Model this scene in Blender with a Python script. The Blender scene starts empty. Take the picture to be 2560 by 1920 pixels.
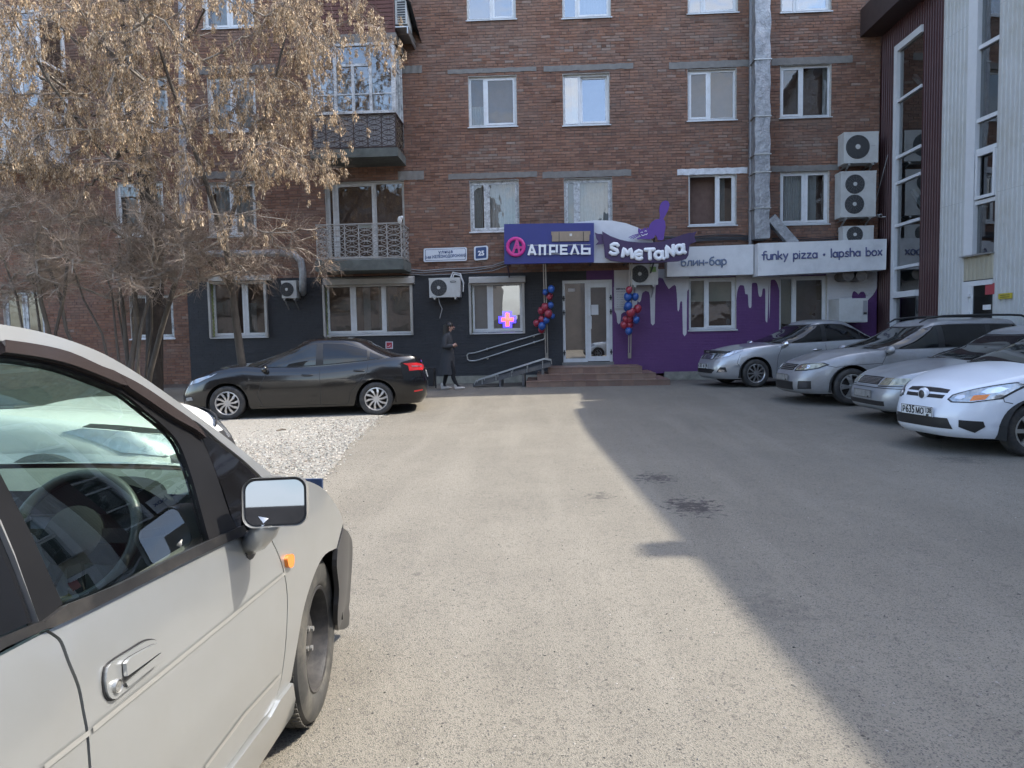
import bpy, bmesh, math, random
import numpy as np
from math import sin, cos, pi, radians, sqrt, atan2
from mathutils import Vector as V, Matrix
from mathutils.bvhtree import BVHTree
from mathutils.geometry import delaunay_2d_cdt
random.seed(7)
S = bpy.context.scene
C = S.collection
# ---------------------------------------------------------------- camera
F, CH = 1780.0, 1.45            # focal length in px of a 2560 px wide frame, eye height
_d = V((85 / F, 121 / F, 1)).normalized()
_e = V((1, .016, 0)); _e.z = -(_e.x * _d.x + _e.y * _d.y) / _d.z; _e.normalize()
_z = _e.cross(_d); _z = -_z if _z.y < 0 else _z
cam = bpy.data.objects.new('camera', bpy.data.cameras.new('camera')); C.objects.link(cam); S.camera = cam
cam.data.sensor_width = 36; cam.data.lens = 36 * F / 2560; cam.data.clip_start = .05; cam.data.clip_end = 500
R3 = Matrix(((_e.x, _e.y, -_e.z), (_d.x, _d.y, -_d.z), (_z.x, _z.y, -_z.z)))
cam.matrix_world = Matrix.Translation((0, 0, CH)) @ R3.to_4x4()
# ---------------------------------------------------------------- world and sun
SUN = V((.79, .22, 1.0)).normalized()          # towards the sun
W = bpy.data.worlds.new('World'); S.world = W; W.use_nodes = True
nt = W.node_tree; sky = nt.nodes.new('ShaderNodeTexSky'); sky.sky_type = 'NISHITA'; sky.sun_disc = False
sky.sun_elevation = math.asin(SUN.z); sky.sun_rotation = atan2(SUN.x, SUN.y)
sky.dust_density = 2.0; sky.air_density = 1.0; sky.ozone_density = 1.0
# thin broken cloud over the whole sky
_tc = nt.nodes.new('ShaderNodeTexCoord'); _mp = nt.nodes.new('ShaderNodeMapping'); _mp.inputs['Scale'].default_value = (1, 1, 2.6); nt.links.new(_tc.outputs['Generated'], _mp.inputs[0])
_cn = nt.nodes.new('ShaderNodeTexNoise'); _cn.inputs['Scale'].default_value = 3.4; _cn.inputs['Detail'].default_value = 6; _cn.inputs['Roughness'].default_value = .6; nt.links.new(_mp.outputs[0], _cn.inputs[0])
_cr = nt.nodes.new('ShaderNodeMapRange'); nt.links.new(_cn.outputs[0], _cr.inputs[0])
for _i, _v in enumerate((.46, .66, 0., .75)): _cr.inputs[_i + 1].default_value = _v
_bw = nt.nodes.new('ShaderNodeRGBToBW'); nt.links.new(sky.outputs[0], _bw.inputs[0])
_sc = nt.nodes.new('ShaderNodeVectorMath'); _sc.operation = 'SCALE'; _sc.inputs[0].default_value = (1.22, 1.24, 1.28); nt.links.new(_bw.outputs[0], _sc.inputs['Scale'])
_cm = nt.nodes.new('ShaderNodeMix'); _cm.data_type = 'RGBA'; nt.links.new(_cr.outputs[0], _cm.inputs[0]); nt.links.new(sky.outputs[0], _cm.inputs[6]); nt.links.new(_sc.outputs[0], _cm.inputs[7])
nt.links.new(_cm.outputs[2], nt.nodes['Background'].inputs[0]); nt.nodes['Background'].inputs[1].default_value = .15
sun = bpy.data.objects.new('sun', bpy.data.lights.new('sun', 'SUN')); C.objects.link(sun)
sun.data.energy = 2.0; sun.data.angle = radians(.53); sun.data.color = (1, .93, .80)
sun.rotation_euler = SUN.to_track_quat('Z', 'Y').to_euler(); sun.location = (20, 5, 25)
S.view_settings.view_transform = 'Standard'; S.view_settings.look = 'None'; S.view_settings.gamma = 1
S.view_settings.exposure = 2.08; S.view_settings.use_curve_mapping = False
S.render.engine = 'CYCLES'; S.cycles.max_bounces = 6; S.cycles.transparent_max_bounces = 12
S.cycles.diffuse_bounces = 2; S.cycles.caustics_reflective = False; S.cycles.caustics_refractive = False
S.cycles.sample_clamp_indirect = 6; S.cycles.use_denoising = True; S.cycles.use_adaptive_sampling = True; S.cycles.adaptive_threshold = .025

# ---------------------------------------------------------------- measuring
def ray(u, v):
    c = V(((u - 1280) / F, (960 - v) / F, 1)); return V((c.dot(_e), c.dot(_d), c.dot(_z)))
def P(u, v, Y):
    r = ray(u, v); return V((0, 0, CH)) + r * (Y / r.y)
def gz(x, y):
    t = min(max((x + 3) / 5, 0), 1); a = 13.5 * (1 - t) + 8.5 * t
    s = min(max((y - a) / (16.8 - a), 0), 1); return .2 * s * s * (3 - 2 * s)
def G(u, v):
    z = 0
    for _ in range(8):
        r = ray(u, v); p = V((0, 0, CH)) + r * ((z - CH) / r.z); z = gz(p.x, p.y)
    return p
D = 19.3                                           # facade plane
def rect(u0, v0, u1, v1, Y=D):
    m, k = (v0 + v1) / 2, (u0 + u1) / 2
    return P(u0, m, Y).x, P(k, v1, Y).z, P(u1, m, Y).x, P(k, v0, Y).z     # x0 z0 x1 z1

# ---------------------------------------------------------------- materials
MATS = {}
def nn(t, typ, **kw):
    n = t.nodes.new(typ)
    for k, v in kw.items(): setattr(n, k, v)
    return n
def M(name, col, rough=.6, metal=0., var=0., vs=6., bump=0., bs=60., coat=0., spec=.5, emit=0., attr=False, dirt=None, ds=1.5, stretch=None, alpha=1):
    """procedural principled material: var/vs colour noise, bump/bs relief, dirt=(colour,amount) patches, attr per-piece colour"""
    if name in MATS: return MATS[name]
    m = bpy.data.materials.new(name); m.use_nodes = True; t = m.node_tree; L = t.links.new
    b = t.nodes['Principled BSDF']; b.inputs['Roughness'].default_value = rough; b.inputs['Metallic'].default_value = metal
    b.inputs['Coat Weight'].default_value = coat; b.inputs['Coat Roughness'].default_value = .06
    b.inputs['Specular IOR Level'].default_value = spec
    tc = nn(t, 'ShaderNodeTexCoord'); co = tc.outputs['Object']
    if stretch:
        mp = nn(t, 'ShaderNodeMapping'); mp.inputs['Scale'].default_value = stretch; L(co, mp.inputs[0]); co = mp.outputs[0]
    rgb = nn(t, 'ShaderNodeRGB'); rgb.outputs[0].default_value = (*col, 1); c = rgb.outputs[0]
    if attr:
        a = nn(t, 'ShaderNodeAttribute', attribute_name='Col'); c = a.outputs[0]
    if var:
        n = nn(t, 'ShaderNodeTexNoise'); n.inputs['Scale'].default_value = vs; n.inputs['Detail'].default_value = 4; n.inputs['Roughness'].default_value = .65; L(co, n.inputs[0])
        mr = nn(t, 'ShaderNodeMapRange'); mr.inputs[1].default_value = .25; mr.inputs[2].default_value = .75
        mr.inputs[3].default_value = 1 - var; mr.inputs[4].default_value = 1 + var; L(n.outputs[0], mr.inputs[0])
        mx = nn(t, 'ShaderNodeVectorMath', operation='SCALE'); L(c, mx.inputs[0]); L(mr.outputs[0], mx.inputs['Scale']); c = mx.outputs[0]
    if dirt:
        n = nn(t, 'ShaderNodeTexNoise'); n.inputs['Scale'].default_value = ds; n.inputs['Detail'].default_value = 5; n.inputs['Roughness'].default_value = .7; L(co, n.inputs[0])
        mr = nn(t, 'ShaderNodeMapRange'); mr.inputs[1].default_value = .45; mr.inputs[2].default_value = .7; mr.inputs[3].default_value = 0; mr.inputs[4].default_value = dirt[1]; L(n.outputs[0], mr.inputs[0])
        mx = nn(t, 'ShaderNodeMix', data_type='RGBA'); L(mr.outputs[0], mx.inputs[0]); L(c, mx.inputs[6]); mx.inputs[7].default_value = (*dirt[0], 1); c = mx.outputs[2]
    L(c, b.inputs['Base Color'])
    if bump:
        n = nn(t, 'ShaderNodeTexNoise'); n.inputs['Scale'].default_value = bs; n.inputs['Detail'].default_value = 2; L(co, n.inputs[0])
        bp = nn(t, 'ShaderNodeBump'); bp.inputs['Strength'].default_value = bump; bp.inputs['Distance'].default_value = .01; L(n.outputs[0], bp.inputs['Height']); L(bp.outputs[0], b.inputs['Normal'])
    if emit:
        b.inputs['Emission Color'].default_value = (*col, 1); b.inputs['Emission Strength'].default_value = emit
    MATS[name] = m; return m
def glass(name, tint=(.8, .85, .85), refl=.12, rough=.0, wob=0.):
    """clear pane: tinted see-through plus mirror reflection that grows towards grazing"""
    if name in MATS: return MATS[name]
    m = bpy.data.materials.new(name); m.use_nodes = True; t = m.node_tree; L = t.links.new
    t.nodes.remove(t.nodes['Principled BSDF'])
    tr = nn(t, 'ShaderNodeBsdfTransparent'); tr.inputs[0].default_value = (*tint, 1)
    gl = nn(t, 'ShaderNodeBsdfGlossy'); gl.inputs['Roughness'].default_value = rough; gl.inputs[0].default_value = (1, 1, 1, 1)
    lw = nn(t, 'ShaderNodeLayerWeight'); lw.inputs[0].default_value = .35
    mr = nn(t, 'ShaderNodeMapRange'); mr.inputs[3].default_value = refl; mr.inputs[4].default_value = .9
    pw = nn(t, 'ShaderNodeMath', operation='POWER'); pw.inputs[1].default_value = 2.2; L(lw.outputs['Facing'], pw.inputs[0]); L(pw.outputs[0], mr.inputs[0])
    if wob:
        n = nn(t, 'ShaderNodeTexNoise'); n.inputs['Scale'].default_value = 1.6; tc = nn(t, 'ShaderNodeTexCoord'); L(tc.outputs['Object'], n.inputs[0])
        bp = nn(t, 'ShaderNodeBump'); bp.inputs['Strength'].default_value = wob; bp.inputs['Distance'].default_value = .05; L(n.outputs[0], bp.inputs['Height']); L(bp.outputs[0], gl.inputs['Normal'])
    mx = nn(t, 'ShaderNodeMixShader'); L(mr.outputs[0], mx.inputs[0]); L(tr.outputs[0], mx.inputs[1]); L(gl.outputs[0], mx.inputs[2])
    L(mx.outputs[0], t.nodes['Material Output'].inputs[0]); MATS[name] = m; return m

# ---------------------------------------------------------------- mesh builder
ROOT = {}
def rootloc(p):
    return ROOT.get(p.name, V((0, 0, 0))) if p is not None else V((0, 0, 0))
class MB:
    def __init__(s): s.v = []; s.f = []; s.m = []; s.cur = 0; s.col = None; s.c = None
    def add(s, vs, fs):
        o = len(s.v); s.v += [tuple(q) for q in vs]
        for q in fs:
            s.f.append(tuple(i + o for i in q)); s.m.append(s.cur)
            if s.col is not None: s.col.append(s.c)
        return s
    def box(s, x0, y0, z0, x1, y1, z1, skip=''):
        x0, x1 = sorted((x0, x1)); y0, y1 = sorted((y0, y1)); z0, z1 = sorted((z0, z1))
        vs = [(x0, y0, z0), (x1, y0, z0), (x1, y1, z0), (x0, y1, z0), (x0, y0, z1), (x1, y0, z1), (x1, y1, z1), (x0, y1, z1)]
        fs = dict(b=(3, 2, 1, 0), t=(4, 5, 6, 7), f=(0, 1, 5, 4), k=(2, 3, 7, 6), l=(3, 0, 4, 7), r=(1, 2, 6, 5))
        return s.add(vs, [q for k, q in fs.items() if k not in skip])
    def bar(s, p0, p1, w, h, up=(0, 0, 1)):                     # box beam between two points
        p0, p1, up = V(p0), V(p1), V(up); a = (p1 - p0).normalized(); r = a.cross(up)
        r = r.normalized() if r.length > 1e-5 else V((1, 0, 0)); u = r.cross(a)
        q = [p + r * (w / 2 * i) + u * (h / 2 * j) for p in (p0, p1) for i, j in ((-1, -1), (1, -1), (1, 1), (-1, 1))]
        return s.add(q, [(3, 2, 1, 0), (4, 5, 6, 7), (0, 1, 5, 4), (1, 2, 6, 5), (2, 3, 7, 6), (3, 0, 4, 7)])
    def tube(s, pts, r, n=6, caps=True, flat=None, closed=False):
        pts = [V(p) for p in pts]; k = len(pts); rs = r if isinstance(r, (list, tuple)) else [r] * k
        o = len(s.v); prev = None; ring = []
        for i, p in enumerate(pts):
            if closed: t = pts[(i + 1) % k] - pts[i - 1]
            else: t = pts[min(i + 1, k - 1)] - pts[max(i - 1, 0)]
            t = t.normalized() if t.length > 1e-9 else V((0, 0, 1))
            if prev is None: a = t.orthogonal().normalized()
            else:
                a = prev - t * prev.dot(t); a = a.normalized() if a.length > 1e-6 else t.orthogonal().normalized()
            prev = a; b = t.cross(a)
            for j in range(n):
                w = 2 * pi * j / n; dv = (a * cos(w) + b * sin(w)) * rs[i]
                if flat: dv = V((dv.x * flat[0], dv.y * flat[1], dv.z * flat[2]))
                ring.append(tuple(p + dv))
        fs = []
        for i in range(k if closed else k - 1):
            for j in range(n):
                q = (j + 1) % n; i2 = (i + 1) % k; fs.append((i * n + j, i * n + q, i2 * n + q, i2 * n + j))
        if caps and not closed: fs += [tuple(range(n))[::-1], tuple(range((k - 1) * n, k * n))]
        return s.add(ring, fs)
    def cyl(s, p0, p1, r, r1=None, n=16): return s.tube([p0, p1], [r, r if r1 is None else r1], n)
    def lathe(s, prof, n=24, mat=None, closed=False):           # prof [(r,h)], axis = local z then mat
        mat = mat or Matrix(); vs = [mat @ V((r * cos(2 * pi * j / n), r * sin(2 * pi * j / n), h)) for r, h in prof for j in range(n)]
        k = len(prof); fs = [(i % k * n + j, i % k * n + (j + 1) % n, (i + 1) % k * n + (j + 1) % n, (i + 1) % k * n + j) for i in range(k if closed else k - 1) for j in range(n)]
        return s.add(vs, fs)
    def prism(s, poly, fn, d0, d1):                              # poly of (a,b); fn(a,b,d)->point
        k = len(poly); vs = [fn(a, b, d0) for a, b in poly] + [fn(a, b, d1) for a, b in poly]
        return s.add(vs, [tuple(range(k)), tuple(range(2 * k - 1, k - 1, -1))] + [(i, i + k, (i + 1) % k + k, (i + 1) % k) for i in range(k)])
    def grid(s, fn, nu, nv, cu=False, cv=False):
        a = nu if cu else nu + 1; b = nv if cv else nv + 1
        vs = [fn(i / nu, j / nv) for i in range(a) for j in range(b)]
        fs = [(i * b + j, ((i + 1) % a) * b + j, ((i + 1) % a) * b + (j + 1) % b, i * b + (j + 1) % b) for i in range(nu) for j in range(nv)]
        return s.add(vs, fs)
    def ball(s, c, r, n=12, m=8):
        r = r if isinstance(r, (tuple, list)) else (r, r, r)
        return s.grid(lambda u, w: (c[0] + r[0] * cos(2 * pi * u) * sin(pi * w), c[1] + r[1] * sin(2 * pi * u) * sin(pi * w), c[2] + r[2] * cos(pi * w)), n, m, cu=True)
    def mesh(s, name, mats, off=(0, 0, 0), smooth=None):
        me = bpy.data.meshes.new(name); o = V(off)
        me.from_pydata([(a - o.x, b - o.y, c - o.z) for a, b, c in s.v], [], s.f)
        for q in (mats if isinstance(mats, (list, tuple)) else [mats]): me.materials.append(q)
        if any(s.m): me.polygons.foreach_set('material_index', s.m)
        if s.col is not None:
            at = me.color_attributes.new('Col', 'FLOAT_COLOR', 'CORNER'); dat = []
            for p, c in zip(me.polygons, s.col): dat += [*c, 1] * p.loop_total
            at.data.foreach_set('color', dat)
        me.update()
        if smooth is not None:
            me.shade_smooth()
            if smooth < 3: me.set_sharp_from_angle(angle=smooth)
        return me
    def build(s, name, mats, parent=None, smooth=None, local=False, **tags):
        o = bpy.data.objects.new(name, s.mesh(name, mats, (0, 0, 0) if local else rootloc(parent), smooth))
        return link(o, parent, **tags)
def link(o, parent=None, label=None, cat=None, group=None, kind=None):
    C.objects.link(o)
    if parent is not None: o.parent = parent; ROOT[o.name] = rootloc(parent)
    if label: o['label'] = label
    if cat: o['category'] = cat
    if group: o['group'] = group
    if kind: o['kind'] = kind
    return o
def thing(name, label, cat, loc=(0, 0, 0), group=None, rz=0):
    o = bpy.data.objects.new(name, None); o.location = loc; o.rotation_euler.z = rz; o.empty_display_size = .2
    link(o, None, label, cat, group); ROOT[o.name] = V(loc); return o
def inst(me, name, parent, loc, rz=0, **tags):                    # another object sharing mesh data; loc in world
    o = bpy.data.objects.new(name, me); link(o, parent, **tags); o.location = V(loc) - rootloc(parent); o.rotation_euler.z = rz; return o
def text_mesh(body, size, align='CENTER', extrude=.002, offset=0., space=1.0):
    cu = bpy.data.curves.new('t', 'FONT'); cu.body = body; cu.size = size; cu.align_x = align; cu.align_y = 'CENTER'; cu.extrude = extrude; cu.offset = offset; cu.space_character = space; cu.resolution_u = 3
    o = bpy.data.objects.new('t', cu); C.objects.link(o); bpy.context.view_layer.update()
    me = bpy.data.meshes.new_from_object(o.evaluated_get(bpy.context.evaluated_depsgraph_get()))
    bpy.data.objects.remove(o); return me
def text(body, size, loc, mat, parent, name='lettering', sx=1., rot=(pi / 2, 0, 0), local=False, **k):
    me = text_mesh(body, size, **k); me.transform(Matrix.Diagonal((sx, 1, 1, 1))); me.materials.clear(); me.materials.append(mat)
    o = bpy.data.objects.new(name, me); link(o, parent); o.location = V(loc) if local else V(loc) - rootloc(parent); o.rotation_euler = rot; return o
def lerp(a, b, t): return a + (b - a) * t
def interp(x, pts):
    if x <= pts[0][0]: return pts[0][1]
    for (a, b), (c, d) in zip(pts, pts[1:]):
        if x <= c: return b + (d - b) * (x - a) / (c - a) if c > a else d
    return pts[-1][1]
def smoothi(x, pts):                                                # monotone-ish smooth interpolation
    if x <= pts[0][0]: return pts[0][1]
    if x >= pts[-1][0]: return pts[-1][1]
    n = len(pts)
    for i in range(n - 1):
        if x <= pts[i + 1][0]:
            (x0, y0), (x1, y1) = pts[i], pts[i + 1]; h = x1 - x0
            m0 = (y1 - pts[i - 1][1]) / (x1 - pts[i - 1][0]) if i else (y1 - y0) / h
            m1 = (pts[i + 2][1] - y0) / (pts[i + 2][0] - x0) if i + 2 < n else (y1 - y0) / h
            t = (x - x0) / h
            return y0 * (2 * t ** 3 - 3 * t * t + 1) + m0 * h * (t ** 3 - 2 * t * t + t) + y1 * (3 * t * t - 2 * t ** 3) + m1 * h * (t ** 3 - t * t)
# ================================================================ ground
def asphalt_mat():
    m = bpy.data.materials.new('asphalt'); m.use_nodes = True; t = m.node_tree; L = t.links.new; b = t.nodes['Principled BSDF']
    tc = nn(t, 'ShaderNodeTexCoord'); co = tc.outputs['Object']
    def noise(s, d=6, r=.6):
        n = nn(t, 'ShaderNodeTexNoise'); n.inputs['Scale'].default_value = s; n.inputs['Detail'].default_value = d; n.inputs['Roughness'].default_value = r; L(co, n.inputs[0]); return n.outputs[0]
    def rng(x, a, b_, c, d):
        q = nn(t, 'ShaderNodeMapRange'); L(x, q.inputs[0])
        for i, val in enumerate((a, b_, c, d)): q.inputs[i + 1].default_value = val
        return q.outputs[0]
    def mix(f, a, b_, mode='MIX'):
        q = nn(t, 'ShaderNodeMix', data_type='RGBA', blend_type=mode)
        L(f, q.inputs[0]) if not isinstance(f, float) else setattr(q.inputs[0], 'default_value', f)
        for i, x in ((6, a), (7, b_)):
            L(x, q.inputs[i]) if not isinstance(x, tuple) else setattr(q.inputs[i], 'default_value', (*x, 1))
        return q.outputs[2]
    c = mix(rng(noise(.35, 4), .3, .7, 0, 1), (.122, .112, .095), (.192, .177, .148))        # dusty patches
    c = mix(rng(noise(2.2, 4, .7), .35, .7, 0, .6), c, (.118, .108, .092))
    st = nn(t, 'ShaderNodeMapping'); st.inputs['Scale'].default_value = (2.2, .22, 1); L(co, st.inputs[0]); sn_ = nn(t, 'ShaderNodeTexNoise'); sn_.inputs['Scale'].default_value = 1.1; sn_.inputs['Detail'].default_value = 4; L(st.outputs[0], sn_.inputs[0])
    c = mix(rng(sn_.outputs[0], .48, .66, 0, .42), c, (.212, .197, .167))     # drifted dust along the wheel tracks
    v = nn(t, 'ShaderNodeTexVoronoi'); v.inputs['Scale'].default_value = 190; L(co, v.inputs[0])    # aggregate
    ag = nn(t, 'ShaderNodeSeparateColor'); L(v.outputs['Color'], ag.inputs[0])
    c = mix(rng(ag.outputs[0], .0, 1, 0, .38), c, (.262, .242, .205))
    c = mix(rng(ag.outputs[1], .78, .9, 0, .75), c, (.055, .053, .052))
    v2 = nn(t, 'ShaderNodeTexVoronoi'); v2.inputs['Scale'].default_value = 42; L(co, v2.inputs[0])
    a2 = nn(t, 'ShaderNodeSeparateColor'); L(v2.outputs['Color'], a2.inputs[0])
    c = mix(rng(a2.outputs[0], .95, .98, 0, .35), c, (.07, .064, .056))
        # dried oil drips and splashes, each with its own shape
    sp = nn(t, 'ShaderNodeSeparateXYZ'); L(co, sp.inputs[0])
    bn = noise(13, 5, .68)
    def blob(cx, cy, rx, ry, sc, th, amt, cc):
        nonlocal c
        dx = nn(t, 'ShaderNodeMath', operation='SUBTRACT'); L(sp.outputs[0], dx.inputs[0]); dx.inputs[1].default_value = cx
        dy = nn(t, 'ShaderNodeMath', operation='SUBTRACT'); L(sp.outputs[1], dy.inputs[0]); dy.inputs[1].default_value = cy
        cb = nn(t, 'ShaderNodeCombineXYZ'); L(dx.outputs[0], cb.inputs[0]); L(dy.outputs[0], cb.inputs[1])
        dv = nn(t, 'ShaderNodeVectorMath', operation='DIVIDE'); L(cb.outputs[0], dv.inputs[0]); dv.inputs[1].default_value = (rx, ry, 1)
        ln = nn(t, 'ShaderNodeVectorMath', operation='LENGTH'); L(dv.outputs[0], ln.inputs[0])
        n = bn; ad = nn(t, 'ShaderNodeMath', operation='ADD'); L(n, ad.inputs[0])
        fl = rng(ln.outputs['Value'], 0, 1, .25, -.35); L(fl, ad.inputs[1])
        c = mix(rng(ad.outputs[0], th - .03, th + .08, 0, amt), c, cc)
    q = G(1730, 1265); blob(q.x, q.y, .75, 1.0, 7, .60, .88, (.032, .028, .030))
    q = G(1640, 1195); blob(q.x, q.y, .7, .9, 9, .62, .85, (.04, .037, .037))
    q = G(1500, 1240); blob(q.x, q.y, .5, .7, 11, .66, .7, (.05, .047, .045))
    q = G(1010, 1350); blob(q.x, q.y, .2, .25, 6, .7, .5, (.09, .085, .075))
    q = G(1040, 1435); blob(q.x, q.y, .12, .1, 6, .6, .5, (.07, .065, .06))
    q = G(1890, 1055); blob(q.x, q.y, .5, .5, 5, .68, .6, (.05, .05, .05))
    q = G(1930, 1520); blob(q.x, q.y, .9, .9, 3, .62, .35, (.07, .066, .062))
    q = G(2400, 1150); blob(q.x, q.y, .8, .8, 4, .6, .5, (.05, .049, .05))
    L(c, b.inputs['Base Color']); b.inputs['Roughness'].default_value = .88; b.inputs['Specular IOR Level'].default_value = .3
    bp = nn(t, 'ShaderNodeBump'); bp.inputs['Strength'].default_value = .55; bp.inputs['Distance'].default_value = .006
    L(v.outputs['Distance'], bp.inputs['Height']); L(bp.outputs[0], b.inputs['Normal']); return m
def axis(a, b, fa, fb, step):
    r = [a]; x = a
    while x < b: x += step if fa <= x < fb else step * 6; r.append(x)
    return r
mb = MB(); xs = axis(-90, 90, -12, 12, .5); ys = axis(-70, 110, 0, 20, .35)
mb.add([(x, y, gz(x, y)) for x in xs for y in ys], [(i * len(ys) + j, (i + 1) * len(ys) + j, (i + 1) * len(ys) + j + 1, i * len(ys) + j + 1) for i in range(len(xs) - 1) for j in range(len(ys) - 1)])
mb.build('ground', asphalt_mat(), smooth=3.1, kind='structure')
# gravel bed on the left
edge = [G(*q) for q in ((968, 1036), (945, 1050), (905, 1085), (880, 1110), (850, 1150), (820, 1185), (800, 1212), (770, 1262), (745, 1330))]
gpoly = [(p.x + random.uniform(-.04, .04), p.y) for p in edge] + [(-2.3, 3.8), (-14, 3.8), (-14, 14.6), (edge[0].x - .9, 14.6), (edge[0].x - .25, edge[0].y + .5)]
def inside(x, y, poly):
    r = False
    for (a, b), (c, d) in zip(poly, poly[1:] + poly[:1]):
        if (b > y) != (d > y) and x < (c - a) * (y - b) / (d - b) + a: r = not r
    return r
vs, _, fs = delaunay_2d_cdt([V(q) for q in gpoly], [], [tuple(range(len(gpoly)))], 1, 1e-4)[:3]
mb = MB(); mb.add([(q.x, q.y, gz(q.x, q.y) + .006) for q in vs], fs)
mb.build('gravel_bed', M('gravel_base', (.2, .19, .17), .95, var=.35, vs=40, bump=.6, bs=120), kind='structure')
mb = MB(); mb.col = []
OCT = [(1, 0, 0), (0, 1, 0), (-1, 0, 0), (0, -1, 0), (0, 0, 1)]; OF = [(0, 1, 4), (1, 2, 4), (2, 3, 4), (3, 0, 4)]
rg = random.Random(3)
def pebble(x, y, r, col, z=0):
    a = rg.uniform(0, 6.3); sx, sy, sz = r * rg.uniform(.8, 1.5), r * rg.uniform(.6, 1.0), r * rg.uniform(.5, .9); tx, ty = rg.uniform(-.4, .4) * r, rg.uniform(-.4, .4) * r
    vs = []
    for i, (u, v, w) in enumerate(OCT):
        u, v = u * sx * rg.uniform(.8, 1.2), v * sy * rg.uniform(.8, 1.2)
        vs.append((x + u * cos(a) - v * sin(a) + (tx if w else 0), y + u * sin(a) + v * cos(a) + (ty if w else 0), z + gz(x, y) + w * sz + (.0 if w else rg.uniform(.0, .35) * sz)))
    mb.c = col; mb.add(vs, OF)
n = 0
while n < 42000:
    y = rg.uniform(4.2, 14.2); x = rg.uniform(-8.5, -1.9)
    if not inside(x + rg.gauss(0, .07), y, gpoly): continue
    g = rg.choice((.36, .31, .27, .23, .19, .14, .10)); w = rg.uniform(-.01, .03)
    pebble(x, y, rg.uniform(.009, .021), (g + w, g, g * .93 - w * .6), .008); n += 1
mb.build('gravel', M('gravel', (.5, .5, .5), .9, attr=True), label='pale crushed stone gravel beside the asphalt under the black sedan', cat='gravel', kind='stuff')
# loose grit strewn on the asphalt
mb = MB(); mb.col = []
for i in range(5200):
    if i < 3400:
        y = 1.6 + 12 * rg.random() ** 1.7; x = rg.uniform(-.8, .85) * (y * .72 + .6)
    else:
        p = rg.choice(edge); x, y = p.x + abs(rg.gauss(0, .35)), p.y + rg.gauss(0, .6)
    if inside(x, y, gpoly): continue
    g = rg.choice((.30, .24, .18, .1, .07, .06)); pebble(x, y, rg.uniform(.002, .0075), (g, g * .95, g * .86))
mb.build('grit', MATS['gravel'], label='loose grit and small stones scattered over the asphalt yard', cat='grit', kind='stuff')

# ================================================================ brick building
BR = thing('brick_building', 'long red brick apartment block with painted black and purple ground floor', 'building', (0, D, .2))
XL, XR, ZT = -19.0, P(2196, 500, D).x, 15.2
XB, XP = P(471, 800, D).x, P(1466, 690, D).x            # where black and purple paint begin
ZP = P(1150, 684, D).z; ZB = P(1150, 941, D).z           # top of the paint, top of the plinth
OPEN = []                                                  # openings x0 z0 x1 z1
def opening(u0, v0, u1, v1):
    r = rect(u0, v0, u1, v1); OPEN.append(r); return r
WINS = {k: opening(*v) for k, v in dict(
    a1=(1166, -75, 1289, 49), a2=(1405, -80, 1527, 44), a3=(1719, -92, 1845, 32), a4=(1952, -97, 2079, 29),
    b1=(1171, 189, 1292, 316), b2=(1407, 183, 1524, 312), b3=(1719, 172, 1841, 300), b4=(1950, 161, 2078, 293),
    c1=(1175, 450, 1298, 578), c2=(1410, 445, 1531, 574), c3=(1721, 434, 1841, 563), c4=(1950, 427, 2073, 560),
    g0=(527, 700, 667, 842), g1=(812, 700, 1030, 836), g2=(1176, 696, 1309, 831), g3=(1722, 694, 1841, 824), g4=(1948, 690, 2068, 830),
    d1=(1407, 700, 1531, 905), bd2=(815, 454, 1012, 650), bd3=(800, 190, 1008, 372),
    l1=(325, 735, 434, 846), l2=(8, 725, 110, 842), l3=(520, 455, 640, 590), l4=(520, 190, 640, 330), l5=(300, 190, 420, 330), l6=(290, 455, 410, 590), l7=(505, -70, 635, 70)).items()}
M('brick', (.3, .17, .13), .9, attr=True, var=.16, vs=9, dirt=((.20, .165, .142), .55), ds=.8, bump=.25, bs=90, spec=.2)
M('mortar', (.115, .082, .068), .95, var=.25, vs=14, dirt=((.26, .235, .21), .5), ds=2)
M('black_paint', (.027, .028, .033), .62, var=.2, vs=3, bump=.35, bs=25, dirt=((.033, .034, .038), .6), ds=1.2)
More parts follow.
